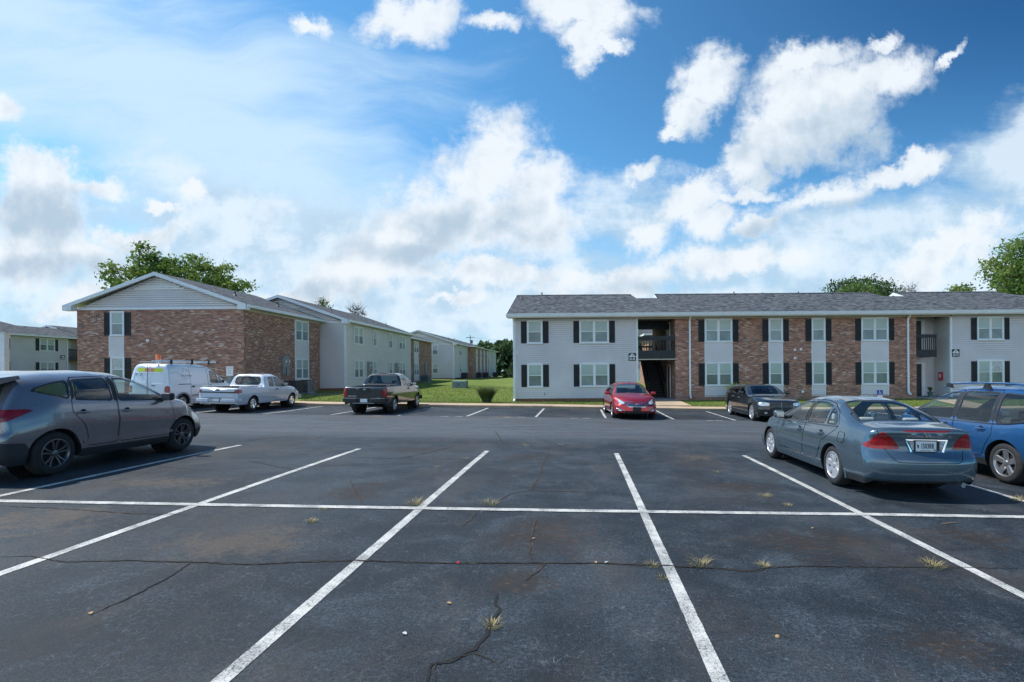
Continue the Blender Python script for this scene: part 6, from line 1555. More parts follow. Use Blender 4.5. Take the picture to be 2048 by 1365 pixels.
def frange(a, b, s):
    r = []; x = a
    while x < b - 1e-6: r.append(x); x += s
    return r + [b]
def sheet(name, xs, ys, zf, mat, kind='structure'):
    V = [(x, y, zf(x, y)) for y in ys for x in xs]; w = len(xs); Fc = [(j * w + i, j * w + i + 1, (j + 1) * w + i + 1, (j + 1) * w + i) for j in range(len(ys) - 1) for i in range(w - 1)]
    me = bpy.data.meshes.new(name); me.from_pydata(V, [], Fc); o = finish(me, name, mat, None, True); tag(o, kind=kind); return o
xs = [-700, -300, -150, -90, -65] + frange(-55, 45, 1.) + [60, 90, 150, 300, 700]
sheet('parking_lot', [-70, -60] + frange(-50, 50, 1.) + [60, 70], frange(-30, -2, 4) + frange(-1, CURB_Y, .5), lot, 'asphalt')
def under_g(x, y): return gz(x, y) - .35 if y < WALK_Y - .02 else gz(x, y)
sheet('lawn', xs, [-700, -300, -100, -30, 0, 10, 18, 24, 26.5, 27.7] + frange(27.75, 34, .5) + [35, 36.5, 38, 40, 45, 50, 55, 60, 65, 70, 75, 80, 90, 110, 150, 250, 450, 900], under_g, 'lawn')
# kerb and walk
m = MB(); kx = [-70, -60] + frange(-50, 50, 1.) + [60, 70]
prof = [(CURB_Y - .02, -.3), (CURB_Y, .115), (CURB_Y + .03, .14), (WALK_Y, .145), (WALK_Y + .02, -.3)]
V = []; Fc = []
for x in kx:
    for y, dz in prof: V.append((x, y, lot(x, 26.5) + dz))
w = len(prof)
for i in range(len(kx) - 1):
    for j in range(w - 1): Fc.append((i * w + j, (i + 1) * w + j, (i + 1) * w + j + 1, i * w + j + 1))
me = bpy.data.meshes.new('kerb_walk'); me.from_pydata(V, [], Fc); o = finish(me, 'pavement', 'walk', None, False); tag(o, kind='structure')
def ribbon(m, pts, w0, w1=None, dz=.004, z=gz, step=.4):
    """flat strip following the ground through xy points"""
    P = []
    for a, b in zip(pts, pts[1:]):
        a = Vector(a[:2]); b = Vector(b[:2]); n_ = max(1, int((b - a).length / step))
        for k in range(n_): P.append(a + (b - a) * k / n_)
    P.append(Vector(pts[-1][:2])); L = []
    for k, p in enumerate(P):
        d = (P[min(k + 1, len(P) - 1)] - P[max(0, k - 1)]).normalized(); q = Vector((-d.y, d.x)); ww = w0 if w1 is None else w1(k, len(P))
        L.append((p + q * ww / 2, p - q * ww / 2))
    for (a, b), (c, d) in zip(L, L[1:]):
        m.face([(a.x, a.y, z(a.x, a.y) + dz), (b.x, b.y, z(b.x, b.y) + dz), (d.x, d.y, z(d.x, d.y) + dz), (c.x, c.y, z(c.x, c.y) + dz)][::-1])
# concrete paths on the lawn
m = MB(); x0, x1 = ux(1312) , 5.9
def pz(x, y): return gz(x, y) + 0
ribbon(m, [(5.0, WALK_Y), (4.9, 31.45)], 2.3, dz=.03, z=lambda x, y: max(gz(x, y), gz(5, y))); ribbon(m, [(21.6, WALK_Y), (21.6, 31.3)], 1.6, dz=.03)
o = m.build('path', 'walk', None); tag(o, kind='structure')
m = MB(); ribbon(m, [(-19.2, 33.0), (-14, 33.8), (-11.3, 33.8)], .8, dz=.03)
o = m.build('lawn_path', 'concrete_dark', None); tag(o, kind='structure')
# markings
m = MB(); lw = .105
for k, X in enumerate((-13.4, -10.56, -7.70, -4.88, -2.03, .82, 3.70, 6.58, 9.45, 12.3)): ribbon(m, [(X - .02, -4), (X + (.03 if k == 5 else 0), 11.55 + (.25 if X < -5 else 0))], lw, lambda q_, n_, k=k: lw * (1 + .10 * noise.noise(Vector((q_ * .9, k * 7., 0)))), z=lot, step=.12)
ribbon(m, [(-40, 6.63), (-4, 6.63), (0, 6.66), (4, 6.74), (14, 6.76)], .125, lambda q_, n_: .122 * (1 + .12 * noise.noise(Vector((q_ * .8, 3., 0)))), dz=.008, z=lot, step=.12)
for X in (-24.2, -21.4, -18.6, -15.8, -13.0, -10.2, -7.42, -4.58, -1.74, 1.15, 3.95, 6.5, 9.3, 12.1, 14.9, 17.7): ribbon(m, [(X, 21.35), (X + .02, 26.3)], .10, z=lot)
for X in (-8.3, -5.6, -5.0, -3.0, -2.5, -.3, .2, 2.5, 5.2, 5.6): ribbon(m, [(X, 21.1 + .1 * sin(X * 7)), (X + .32, 21.12)], .09, z=lot)
o = m.build('parking_lines', 'line', None); tag(o, kind='structure')
# long cracks
m = MB(); rnd = random.Random(5)
def crack(px, wm, wmin=.006, mi=0):
    m.cm = mi; G = [ground_pt(*p) for p in px]; P = [G[0]]
    for a, b in zip(G, G[1:]):
        n_ = max(2, int((b - a).length / .05))
        for k in range(1, n_ + 1):
            t = k / n_; p = a.lerp(b, t); j = .012 if k < n_ else 0; P.append(p + Vector((rnd.uniform(-j, j), rnd.uniform(-j, j), 0)))
    ribbon(m, P, wm, lambda k, n: wmin + (wm - wmin) * (.35 + .65 * rnd.random()) * min(1, 4 * k / n, 4 * (n - k) / n), .005, lot, step=5)
main_c = [(-30, 1112), (0, 1115), (60, 1113), (130, 1125), (260, 1122), (400, 1126), (500, 1130), (600, 1125), (700, 1122), (900, 1128), (1060, 1127), (1180, 1127), (1300, 1131), (1440, 1138), (1500, 1143), (1540, 1136), (1600, 1133), (1700, 1134), (1900, 1136), (2060, 1137)]
crack(main_c, .024, .004); crack(main_c, .035, .004, 1)
crack([(852, 1372), (862, 1330), (900, 1325), (950, 1300), (975, 1270), (985, 1240), (1000, 1225), (990, 1205), (995, 1190)], .035, .012)
crack([(870, 1365), (872, 1330), (910, 1318), (945, 1307), (985, 1322), (1000, 1335)], .012, .005, 1)
crack([(190, 1228), (260, 1195), (330, 1160), (380, 1128)], .022, .006); crack([(990, 1008), (1020, 988), (1060, 982), (1200, 985)], .03, .01, 1); crack([(700, 960), (712, 985), (728, 1010)], .03, .008, 1)
crack([(925, 1055), (950, 1030), (960, 1018)], .02, .006, 1); crack([(480, 886), (540, 876), (620, 872)], .035, .01, 1); crack([(500, 922), (560, 935), (600, 942)], .03, .01, 1); crack([(700, 915), (800, 918), (860, 905), (910, 893)], .035, .01, 1)
crack([(1062, 1120), (1058, 1085), (1072, 1040)], .03, .008, 1); crack([(1075, 960), (1060, 980)], .04, .01, 1); crack([(1100, 900), (1085, 930), (1078, 960)], .03, .01, 1); crack([(1050, 1162), (1080, 1140), (1090, 1128)], .03, .008, 1)
crack([(1528, 1225), (1550, 1248), (1562, 1270), (1590, 1280)], .010, .004, 1); crack([(1600, 1085), (1618, 1115), (1630, 1132)], .010, .004, 1); crack([(0, 1012), (150, 1020), (260, 1028), (380, 1030)], .02, .008, 1); crack([(990, 862), (1005, 885), (1000, 893)], .04, .01, 1)
crack([(30, 905), (260, 930), (400, 940), (900, 925), (1400, 930), (1480, 932)], .012, .006, 1)
o = m.build('asphalt_cracks', ['crack', 'crack_brown'], None); tag(o, kind='structure')

# ---------------------------------------------------------------- plants
def blades(m, cx, cy, cz, n, h, r, spread, rnd, w=.006, droop=.5, seg=2, dome=0):
    for _ in range(n):
        a = rnd.uniform(0, 2 * pi); q = r * sqrt(rnd.random()); x, y = cx + q * cos(a), cy + q * sin(a); hh = h * rnd.uniform(.55, 1.1) * (1 - .30 * dome * rnd.random()); b = a + rnd.uniform(-.6, .6); ln = spread * hh * rnd.uniform(.2, 1.1); dx, dy = cos(b), sin(b); px, py = -dy * w, dx * w; prev = None
        for k in range(seg + 1):
            t = k / seg; X, Y, Z = x + dx * ln * t * t, y + dy * ln * t * t, cz + hh * (t - droop * t * t * .5); f = 1 - t * .85; cur = ((X - px * f, Y - py * f, Z), (X + px * f, Y + py * f, Z))
            if prev: m.face([prev[0], prev[1], cur[1], cur[0]])
            prev = cur
rnd = random.Random(11)
tuf = [(830, 1010, .16, 60, 'straw tuft of dry grass where the second stall line meets the cross line'), (980, 1010, .14, 50, 'dry grass tuft just above the cross line in the middle stall'), (624, 1045, .09, 40, 'dry grass tuft just below the cross line left of centre'), (1304, 1133, .08, 26, 'dry tuft at the left side of the long stall line on the main crack'), (1400, 1130, .12, 40, 'spiky dry tuft on the main crack right of the long stall line'),
       (1528, 1134, .07, 36, 'low flat dry tuft on the main crack, third from the long stall line'), (1866, 1133, .11, 50, 'widest dry tuft on the main crack near the right stall line'), (985, 1254, .09, 40, 'yellow tuft growing from the wide crack at bottom centre'), (1528, 994, .10, 34, 'dry tuft beside the dark stain right of centre'), (1575, 1012, .06, 30, 'low dry tuft just above the cross line right of centre'),
       (2032, 1001, .13, 60, 'dry tuft behind the blue crossover at the right edge'), (1050, 893, .10, 24, 'small tuft beyond the stall ends at centre'), (1122, 891, .08, 20, 'small tuft beyond the stall ends right of centre'), (877, 936, .07, 20, 'small tuft inside the third stall from the left'), (930, 919, .07, 18, 'small tuft beside the far end of the centre left line'), (1326, 1158, .06, 24, 'small tuft on the long stall line below the main crack'), (1434, 946, .09, 20, 'small tuft near the far end of the right centre stall'), (648, 1020, .06, 24, 'wispy tuft on the cross line left of centre')]
for u, v, h, n_, lb in tuf:
    g = ground_pt(u, v); m = MB(g); blades(m, g.x, g.y, g.z, int(n_ * 1.7), h * .72, .06 if h < .1 else .10, 1.3, rnd, .0022, .7, 3); o = m.build('dry_grass_tuft', 'blade_dry', None, uv=False); o.location = g; tag(o, lb, 'grass tuft', 'dry tufts in the asphalt')
for k, (u, v, mt, nm, lb) in enumerate(((181, 1229, 'leafdry', 'dead_leaf', 'curled tan dead leaf at lower left'), (898, 1209, 'leafdry', 'dead_leaf', 'tiny tan leaf near the middle of the foreground'), (917, 1127, 'redlitter', 'bottle_cap', 'red bottle cap lying on the main crack'), (1191, 1127, 'leafdry', 'dead_leaf', 'small upturned leaf on the main crack left of the long line'),
                                       (1555, 1275, 'leafdry', 'pebble', 'small round tan pebble at lower right'), (809, 1270, 'litter', 'paper_scrap', 'white paper scrap at bottom centre left'), (1213, 1127, 'litter', 'paper_scrap', 'tiny white scrap on the main crack'), (1625, 1058, 'leafdry', 'dead_leaf', 'orange leaf on the dark stain below the cross line'), (1900, 1048, 'leafdry', 'twig', 'thin straw twig below the cross line at right'), (1067, 1079, 'leafdry', 'dead_leaf', 'tan leaf on the brown stain in the middle stall'))):
    g = ground_pt(u, v); m = MB(g); L_ = .022 if nm != 'twig' else .16; W_ = .014 if nm != 'twig' else .006; a = rnd.uniform(0, 3) if nm != 'twig' else .2
    if nm == 'pebble' or nm == 'bottle_cap': m.lathe([(.001, .016), (.012, .014), (.017, .006), (.015, 0)], g, 'z', 8)
    else:
        ca, sa = cos(a), sin(a)
        def q(x, y, z): return (g.x + x * ca - y * sa, g.y + x * sa + y * ca, g.z + .008 + z)
        for s in (-1, 1): m.face([q(-L_, 0, .0), q(-L_ * .3, s * W_, .006), q(L_ * .4, s * W_ * .9, .008), q(L_, 0, .003)]); 
    o = m.build(nm, mt, None, uv=False); o.location = g; tag(o, lb, nm.replace('_', ' '))
# lawn blades
m = MB(); V = []; Fc = []; rnd = random.Random(3); n_ = 0
def in_building(x, y): return (x > XL - .1 and 31.4 < y < 41.3) or (x < XA + .15 and y > 29.9 and y < 69) or (x < XB + .1 and 38.8 < y < 54.5)
while n_ < 46000:
    u = rnd.uniform(600, 2048); y = 27.78 + (rnd.random() ** 1.6) * 26; x = (u - PU) / FPX * y
    if in_building(x, y) or (x > XL and y > 31.4): continue
    if abs(x - 5.0) < 1.17 and y < 31.5 or abs(x - 21.6) < .82: continue
    if x < -9.4 and abs(y - 33.7) < .5: continue
    z = gz(x, y); h = rnd.uniform(.03, .085); a = rnd.uniform(0, pi); w = rnd.uniform(.008, .02) * (y / 30); i = len(V); lx, ly = rnd.uniform(-.04, .04), rnd.uniform(-.04, .04)
    V += [(x - cos(a) * w, y - sin(a) * w, z - .01), (x + cos(a) * w, y + sin(a) * w, z - .01), (x + lx, y + ly, z + h)]; Fc.append((i, i + 1, i + 2)); n_ += 1
me = bpy.data.meshes.new('lawn_grass'); me.from_pydata(V, [], Fc); o = finish(me, 'grass', 'blade', None); tag(o, 'short mown grass blades covering the lawn by the pavement', 'grass', kind='stuff')
def fountain(u, Y, h, n, mt, lb, dry=True, vb=None):
    X = gp(u, Y); g = Vector((X, Y, gz(X, Y))); t = thing('ornamental_grass', lb, 'ornamental grass', g, 'clumps of ornamental grass'); rr = random.Random(int(u))
    m = MB(); blades(m, 0, 0, 0, int(n * 2.2), h, .24, .62, rr, .013, .45, 5, 1.3); m.build('blades', mt, t, uv=False)
    if dry: m = MB(); blades(m, 0, 0, 0, 420, h * .36, .20, .30, rr, .010, .1, 3); m.build('dry_base', 'fountain_dry', t, uv=False)
fountain(973, 28.6, 1.22, 1200, 'fountain', 'green ornamental grass clump with brown base standing on the lawn'); fountain(1474, 30.2, 1.5, 800, 'lime', 'lime green ornamental grass clump behind the black wagon', False)
pp = [o for o in bpy.data.objects if o.name.startswith('potted_plant')][0]
m = MB(); rr = random.Random(2)
for _ in range(90):
    a = rr.uniform(0, 2 * pi); l = rr.uniform(.12, .38); z = .28; dx, dy = cos(a), sin(a); e = rr.uniform(.2, 1); tip = (dx * l * e, dy * l * e, z + l * 1.1 * (1.1 - e * .4)); md = (dx * l * .45 * e, dy * l * .45 * e, z + l * .75); w = .025
    m.face([(0, 0, z), (md[0] - dy * w, md[1] + dx * w, md[2]), tip, (md[0] + dy * w, md[1] - dx * w, md[2])])
m.build('leaves', 'leaf_pale', pp, uv=False)

def tree(name, label, X, Y, blobs, leaf, nclump, lsize, seed, trunk_r=.3, per=34, bare=0, group=None, cs=.55, base=None, limbs=14):
    """blobs: (dx, dy, z, rx, rz) about the trunk foot, world metres"""
    rr = random.Random(seed); zb = gz(X, Y) if base is None else base
    t = thing(name, label, 'tree', (X, Y, zb), group); tm = MB(); tips = []
    top = max(b[2] for b in blobs); fork = Vector((0, 0, top * .34))
    tm.tube([(0, 0, -.2), (.05, 0, fork.z * .5), tuple(fork)], trunk_r, 10, trunk_r * .75)
    W = [b[3] ** 2 * b[4] for b in blobs]
    def inblob():
        b = rr.choices(blobs, W)[0]
        while 1:
            p = Vector((rr.uniform(-1, 1), rr.uniform(-1, 1), rr.uniform(-1, 1)))
            if p.length < 1: break
        p = p.normalized() * (p.length ** .6); return Vector((b[0] + p.x * b[3], b[1] + p.y * b[3], b[2] + p.z * b[4]))
    limb = []
    for k in range(limbs):
        b = blobs[k % len(blobs)]; e = Vector((b[0], b[1], b[2])) + Vector((rr.uniform(-.4, .4) * b[3], rr.uniform(-.4, .4) * b[3], rr.uniform(-.3, .6) * b[4]))
        s0 = fork * rr.uniform(.75, 1.); mid = s0.lerp(e, .5) + Vector((rr.uniform(-.4, .4), rr.uniform(-.4, .4), rr.uniform(0, .6))); tm.tube([s0, mid, e], trunk_r * .38, 6, .03); limb += [mid, e, mid.lerp(e, .5)]
    V = []; Fc = []
    for c in range(nclump + bare):
        p = inblob(); l = min(limb, key=lambda q: (q - p).length)
        if rr.random() < .5 or c >= nclump: q = l.lerp(p, .5) + Vector((rr.uniform(-.2, .2), rr.uniform(-.2, .2), .1)); tm.tube([l, q, p], .035, 4, .010, cap=False)
        if c >= nclump:
            for _ in range(3): tm.tube([p.lerp(l, .3), p + Vector((rr.uniform(-.7, .7), rr.uniform(-.7, .7), rr.uniform(.2, .9)))], .018, 3, .005, cap=False)
            continue
        for _ in range(per):
            d = Vector((rr.gauss(0, cs), rr.gauss(0, cs), rr.gauss(0, cs * .62))); o_ = p + d
            n1 = Vector((rr.uniform(-1, 1), rr.uniform(-1, 1), rr.uniform(-.3, 1))).normalized(); a = n1.orthogonal().normalized(); a = a * cos(rr.random() * 6) + n1.cross(a) * sin(rr.random() * 6); b = n1.cross(a); s = lsize * rr.uniform(.6, 1.3); i = len(V)
            V += [o_ - a * s, o_ + b * s * .5, o_ + a * s, o_ - b * s * .5]; Fc.append((i, i + 1, i + 2, i + 3))
    tm.build('trunk', 'bark' if leaf else 'deadwood', t, smooth=True, uv=False)
    if leaf: me = bpy.data.meshes.new('crown'); me.from_pydata([tuple(v) for v in V], [], Fc); finish(me, 'crown', leaf, t)
    return t
def TZ(v, u, Y): return HCAM + ((PV - .008 * (u - PU)) - v) / FPX * Y
def blobs_px(u0, Y, lst, zb):
    """lst: (u, v, ru, rv) in photo terms at distance Y -> blobs about the foot"""
    k = Y / FPX; return [((u - u0) * k, 0 + dd, TZ(v, u, Y) - zb, ru * k, rv * k) for u, v, ru, rv, dd in lst]
Yt = 58
tree('oak_tree', 'tall pointed green tree behind the near brick block, left of its gable peak', gp(275, Yt), Yt, blobs_px(275, Yt, [(285, 512, 20, 24, 0), (292, 545, 40, 26, 1), (245, 552, 26, 20, -1), (320, 535, 22, 20, 1), (265, 585, 45, 30, 0)], 1.), 'leaf_oak', 95, .19, 21, .3, base=1., per=52, bare=20, cs=.42)
tree('oak_tree', 'broad green tree behind the near brick block, right of its gable peak', gp(395, Yt + 3), Yt + 3, blobs_px(395, Yt + 3, [(380, 525, 36, 22, 0), (425, 535, 30, 20, 1), (355, 552, 30, 26, -1), (400, 565, 55, 30, 0), (455, 572, 34, 22, 1), (482, 572, 20, 14, 0), (420, 600, 60, 26, 0)], 1.), 'leaf_oak', 165, .19, 33, .4, base=1., per=52, bare=20, cs=.42)
tree('bare_tree', 'sparse half dead tree poking above the second roof on the left', gp(643, 66), 66, blobs_px(643, 66, [(645, 612, 13, 12, 0), (642, 628, 14, 12, 0)], .7), 'leaf_oak', 14, .15, 4, .2, base=.7, bare=60, cs=.35, limbs=8)
tree('dead_tree', 'leafless grey tree above the left roofs', gp(712, 70), 70, blobs_px(712, 70, [(712, 622, 15, 14, 0), (722, 634, 14, 10, 0)], .7), None, 0, .1, 8, .16, base=.7, bare=70, cs=.3, limbs=10)
tree('pine_tree', 'dark green evergreen above the long roof', gp(1735, 82), 82, blobs_px(1735, 82, [(1690, 580, 34, 14, 0), (1735, 568, 30, 14, 1), (1775, 580, 28, 14, 0), (1730, 600, 60, 20, 0)], 0), 'leaf_dark', 260, .2, 14, .4, base=0, per=40, cs=.6)
tree('pale_tree', 'pale green leafy tree in front of the dark evergreen above the long roof', gp(1712, 72), 72, blobs_px(1712, 72, [(1715, 590, 34, 18, 0), (1700, 600, 24, 14, 0)], 0), 'leaf_pale', 110, .17, 15, .25, base=0, cs=.5)
tree('small_tree', 'little rounded green tree top above the right end of the long roof', gp(1925, 70), 70, blobs_px(1925, 70, [(1922, 584, 17, 14, 0), (1928, 600, 20, 14, 0)], 0), 'leaf_oak', 60, .17, 16, .2, base=0, cs=.45)
tree('bare_tree', 'wispy leafless branches between the evergreen and the little tree', gp(1822, 75), 75, blobs_px(1822, 75, [(1820, 585, 22, 16, 0)], 0), None, 0, .1, 18, .15, base=0, bare=40, limbs=8)
tree('oak_tree', 'large green tree rising behind the right end of the long roof', gp(2065, 50), 50, blobs_px(2065, 50, [(2062, 490, 40, 26, 0), (2040, 530, 46, 30, 1), (2014, 562, 26, 18, 0), (1994, 580, 14, 8, 0), (2075, 560, 60, 50, 0), (2110, 520, 50, 50, -1), (2050, 600, 60, 30, 0)], 0), 'leaf_oak', 560, .15, 19, .45, base=0, per=40, cs=.45)
# far woods read as one mass
rr = random.Random(9); V = []; Fc = []
for _ in range(30000):
    X = rr.uniform(-60, 60) if rr.random() < .8 else rr.uniform(-75, 150); Y = 128 + rr.uniform(0, 14); hmax = 8.6 + 1.6 * noise.noise(Vector((X * .09, 2, 0))) + 1.0 * noise.noise(Vector((X * .4, 5, 0))); z = hmax * rr.random() ** .55; o_ = Vector((X, Y - 2 * (1 - z / hmax), z + .5)); s = rr.uniform(.4, 1.0)
    n1 = Vector((rr.uniform(-1, 1), -rr.random(), rr.uniform(-.2, 1))).normalized(); a = n1.orthogonal().normalized(); a = a * cos(rr.random() * 6) + n1.cross(a) * sin(rr.random() * 6); b = n1.cross(a); i = len(V); V += [o_ - a * s, o_ + b * s * .6, o_ + a * s, o_ - b * s * .6]; Fc.append((i, i + 1, i + 2, i + 3))
me = bpy.data.meshes.new('woods'); me.from_pydata([tuple(v) for v in V], [], Fc); o = finish(me, 'woods', 'leaf_dark', None); tag(o, 'dark line of far trees beyond the lawn', 'woods', kind='stuff')
g = Vector((gp(1021, 100), 100, gz(gp(1021, 100), 100))); t = thing('bush', 'rounded dark bush at the edge of the far woods beside the right building', 'bush', g); V = []; Fc = []
for _ in range(1500):
    p = Vector((rr.gauss(0, 1), rr.gauss(0, 1), 0)).normalized() * rr.uniform(0, 1.6); zz_ = rr.uniform(0, 2.2) * (1 - p.length / 2.4); s = .14; i = len(V); a = Vector((rr.uniform(-1, 1), rr.uniform(-1, 1), rr.uniform(-1, 1))).normalized(); b = a.orthogonal().normalized(); c_ = Vector((p.x, p.y, zz_)); V += [c_ - a * s, c_ + b * s, c_ + a * s]; Fc.append((i, i + 1, i + 2))
me = bpy.data.meshes.new('foliage'); me.from_pydata([tuple(v) for v in V], [], Fc); finish(me, 'foliage', 'leaf_dark', t)

# ---------------------------------------------------------------- sky
SUN_EL, SUN_AZ = R(56), R(172)      # azimuth measured from +X towards +Y: the sun stands to the left, a little behind the buildings
sd = Vector((cos(SUN_EL) * cos(SUN_AZ), cos(SUN_EL) * sin(SUN_AZ), sin(SUN_EL)))
W = bpy.data.worlds.new('World'); scene.world = W; W.use_nodes = True; W.node_tree.nodes.clear(); n = N(W.node_tree)
out = n.new('ShaderNodeOutputWorld'); bg = n.new('ShaderNodeBackground'); n.l.new(bg.outputs[0], out.inputs[0])
sky = n.new('ShaderNodeTexSky', sky_type='NISHITA'); sky.sun_disc = False; sky.sun_elevation = SUN_EL; sky.sun_rotation = pi / 2 - SUN_AZ; sky.air_density = 1.; sky.dust_density = .4; sky.ozone_density = 2.5; sky.altitude = 200
dirv = n.coord('Generated'); s = n.sep(dirv); ya = n.m('MAXIMUM', n.m('ABSOLUTE', s[1]), .12); p = n.m('DIVIDE', s[0], ya); q = n.m('DIVIDE', s[2], ya)
P0 = n.comb(p, q, 0.)
def vm(op, a, b=None, sc_=None):
    x = n.new('ShaderNodeVectorMath', operation=op); n.put(x.inputs[0], a)
    if b is not None:
        if isinstance(b, tuple): x.inputs[1].default_value = b
        else: n.put(x.inputs[1], b)
    if sc_ is not None: x.inputs['Scale'].default_value = sc_
    return x.outputs['Value'] if op == 'LENGTH' else x.outputs[0]
def n2(P, scale, det, rough=.55, dist=0., out=0, dim='2D'):
    x = n.new('ShaderNodeTexNoise', noise_dimensions=dim); n.put(x.inputs['Vector'], P); x.inputs['Scale'].default_value = scale; x.inputs['Detail'].default_value = det; x.inputs['Roughness'].default_value = rough; x.inputs['Distortion'].default_value = dist; return x.outputs[out]
def warp2(P, sc, amt, det=4, rough=.6):
    return vm('ADD', P, vm('SCALE', vm('SUBTRACT', n2(P, sc, det, rough, out=1), (.5, .5, .5)), sc_=amt))
PW = warp2(P0, 6, .13, 6, .66); PL = warp2(P0, 2.5, .10, 2)
def blob(u, v, ru, rv, rot, src):
    k = n.new('ShaderNodeMapping', vector_type='TEXTURE'); n.put(k.inputs[0], src)
    k.inputs['Location'].default_value = ((u - PU) / FPX, (PV - v) / FPX, 0); k.inputs['Rotation'].default_value = (0, 0, R(rot)); k.inputs['Scale'].default_value = (ru / FPX, rv / FPX, 1)
    return vm('LENGTH', k.outputs[0])
def union(lst, src):
    """1 at the heart of the nearest soft ellipse, 0 on its rim"""
    acc = None
    for b in lst: e = blob(*b, src); acc = e if acc is None else n.m('MINIMUM', acc, e)
    return n.sub(1., acc)
f1 = n2(P0, 11, 7, .62, .15); f0 = n2(P0, 3.6, 3, .5); fl = n2(n.mapping(P0, (1, 2.4, 1), rot=(0, 0, .12)), 3.0, 6, .6)
fbm = n.add(n.mul(n.sub(f1, .5), 1.35), n.mul(n.sub(f0, .5), .7))
base = n.mix(1., sky.outputs[0], (.60, 1.12, 1.27), 'MULTIPLY')
right = n.mul(n.smooth(p, -.35, .95), n.smooth(q, .12, .75)); base = n.mix(n.mul(right, .80), base, n.mix(1., base, (.10, .27, .42), 'MULTIPLY'))
low = n.smooth(q, .42, .02); base = n.mix(n.mul(low, .70), base, (3.5, 5.0, 6.3))
# thin high veil on the left
veil = union([(330, 230, 800, 330, -30), (560, 330, 560, 190, -32), (60, 40, 600, 260, -15)], PL)
st = n2(n.mapping(warp2(P0, 2, .22, 2), (1, 4.5, 1), rot=(0, 0, .55)), 1.5, 6, .6)
vd = n.m('MULTIPLY', n.smooth(n.add(veil, n.mul(n.sub(st, .5), 2.0)), -.40, .95), .92); base = n.mix(vd, base, (4.3, 5.7, 7.0))
# broken layer near the horizon and on the right
lay = union([(1750, 480, 760, 130, 10), (1500, 565, 900, 90, 0), (900, 590, 700, 120, 0), (1600, 610, 900, 80, 0), (200, 640, 500, 70, 0), (640, 500, 360, 120, 5), (100, 540, 420, 130, 0), (420, 450, 360, 130, 0), (2060, 330, 260, 120, 20), (1290, 430, 170, 80, 15)], PW)
ld_ = n.smooth(n.add(n.mul(lay, 1.1), n.mul(n.sub(fl, .5), 2.3)), -.25, .75)
lcol = n.mix(n.smooth(n.add(fl, n.mul(n.sub(f1, .5), .9)), .32, .68), (3.4, 4.6, 5.7), (5.3, 6.1, 6.8)); base = n.mix(n.mul(ld_, .85), base, lcol)
# cumulus
cu = [(1412, 160, 88, 80, 35), (1378, 225, 72, 58, 50), (1338, 262, 48, 24, 25), (1655, 215, 180, 118, 18), (1770, 165, 120, 66, 25), (1548, 285, 90, 88, 20), (1505, 350, 62, 36, 30), (1650, 120, 90, 45, 0), (1770, 85, 50, 22, 20), (1495, 335, 60, 45, 0), (1895, 125, 60, 16, 45),
      (828, 25, 105, 85, 15), (1180, 15, 140, 70, -15), (985, 22, 70, 28, 0), (1165, 85, 50, 60, 10), (1230, 85, 55, 28, -20), (627, 38, 45, 34, -20), 
      (975, 340, 150, 110, 20), (1070, 350, 110, 85, -20), (870, 420, 150, 80, 25), (1010, 440, 190, 100, 0), (800, 490, 150, 70, 10), (700, 555, 190, 45, 12), (600, 585, 140, 30, 15), 
      (10, 215, 70, 45, 0), (90, 340, 150, 60, -14), (190, 365, 90, 30, -8), (50, 410, 180, 110, -25), (60, 500, 200, 70, 0), (270, 470, 110, 40, 10), (400, 385, 34, 24, 0), (320, 405, 40, 16, -20), (150, 600, 110, 30, 20),
      (1400, 390, 120, 45, 18), (1500, 385, 110, 24, 5), (1290, 470, 75, 60, 20), (1440, 440, 60, 65, 10), (1520, 455, 60, 30, 20), (1640, 395, 170, 38, 14), (1790, 350, 110, 26, 16), (1270, 350, 55, 28, 20), (1460, 535, 220, 45, 4), (1240, 560, 150, 40, 10), (1880, 520, 190, 60, 20), (925, 602, 75, 16, 0), (1000, 550, 170, 36, 0)]
cd = n.add(union(cu, PW), fbm); dens = n.smooth(cd, -.10, .58)
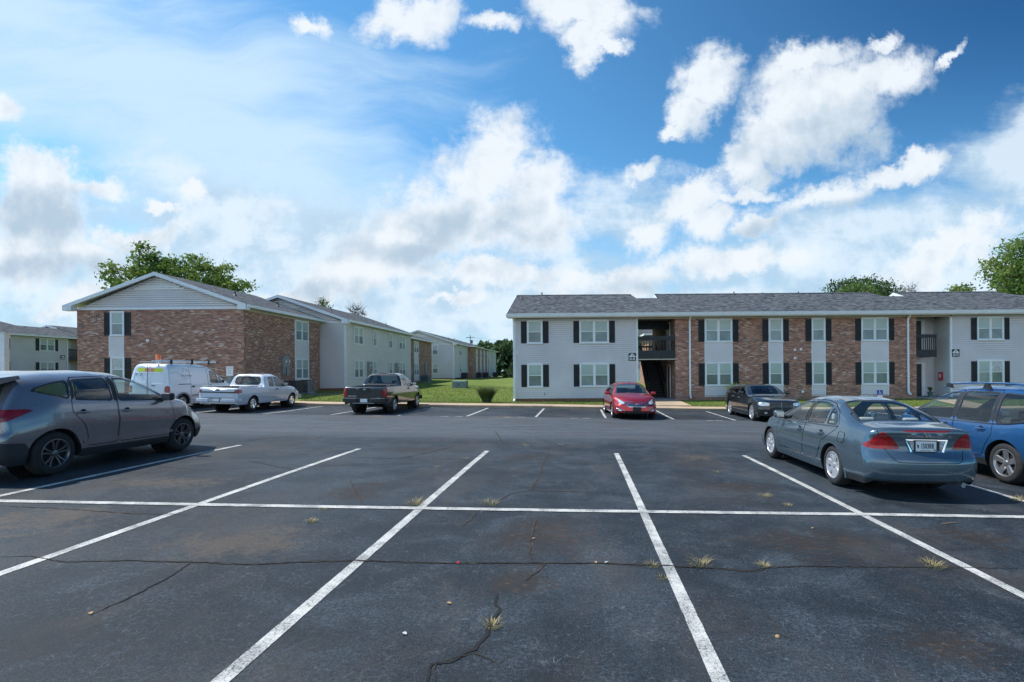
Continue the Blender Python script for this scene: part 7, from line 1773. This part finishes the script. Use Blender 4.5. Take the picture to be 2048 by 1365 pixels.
# relief: light from the upper left
r1 = n2(P0, 6, 5, .55); g1 = n2(n.mapping(P0, loc=(.016, -.026, 0)), 6, 5, .55); rel = n.mul(n.sub(r1, g1), 3.4)
gr = union([(1670, 285, 210, 85, 18), (960, 455, 190, 50, 0), (80, 420, 190, 80, -15), (1400, 260, 50, 60, 20), (830, 510, 140, 30, 0), (1650, 440, 300, 34, 8), (700, 585, 200, 24, 0), (1500, 585, 320, 26, 0), (60, 540, 220, 40, 0)], PL)
sg = n.add(n.mul(n.smooth(n.add(gr, n.mul(fbm, .5)), -.45, .95), .80), n.add(n.mul(rel, -.8), n.mul(n.sub(f0, .5), .5)))
shade = n.smooth(sg, -.15, 1.15)
ccol = n.mix(shade, (6.0, 6.4, 6.8), (3.2, 4.1, 5.0)); ccol = n.mix(n.smooth(cd, .0, .5, .30, 0), ccol, (5.4, 6.4, 7.2))
col = n.mix(n.mul(dens, .97), base, ccol)
col = n.mix(1., col, n.mix(n.smooth(s[1], -.05, -.4), (1, 1, 1), (1.35, 1.33, 1.30)), 'MULTIPLY')   # unseen sky behind the camera brightened, added fill for facades and car flanks
col = n.mix(n.smooth(s[2], .0, -.04), col, (1.1, 1.2, 1.0))
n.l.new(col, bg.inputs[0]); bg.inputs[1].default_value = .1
W.cycles.sampling_method = 'MANUAL'; W.cycles.sample_map_resolution = 512
sun = bpy.data.lights.new('sun', 'SUN'); sun.energy = 3.6; sun.angle = R(.6); sun.color = (1, .955, .89)
so = bpy.data.objects.new('sun', sun); COL.objects.link(so); so.rotation_euler = sd.to_track_quat('Z', 'Y').to_euler()
# ---------------------------------------------------------------- camera
cam = bpy.data.cameras.new('camera'); co = bpy.data.objects.new('camera', cam); COL.objects.link(co); scene.camera = co
cam.sensor_width = 36; cam.lens = FPX / 2048 * 36; cam.clip_end = 3000; cam.clip_start = .05
co.location = (0, 0, HCAM)
cam.shift_x = (1024 - PU) / 2048; cam.shift_y = (PV - 682.5) / 2048
co.rotation_mode = 'QUATERNION'
base_q = Matrix.Rotation(pi / 2, 4, 'X')
co.rotation_quaternion = (base_q @ Matrix.Rotation(-ROLL, 4, 'Z')).to_quaternion()
v = scene.view_settings; v.view_transform = 'Standard'; v.look = 'None'; v.exposure = .58; v.gamma = 1
scene.cycles.max_bounces = 6; scene.cycles.transparent_max_bounces = 12; scene.cycles.caustics_reflective = False; scene.cycles.caustics_refractive = False
scene.cycles.sample_clamp_indirect = 6.
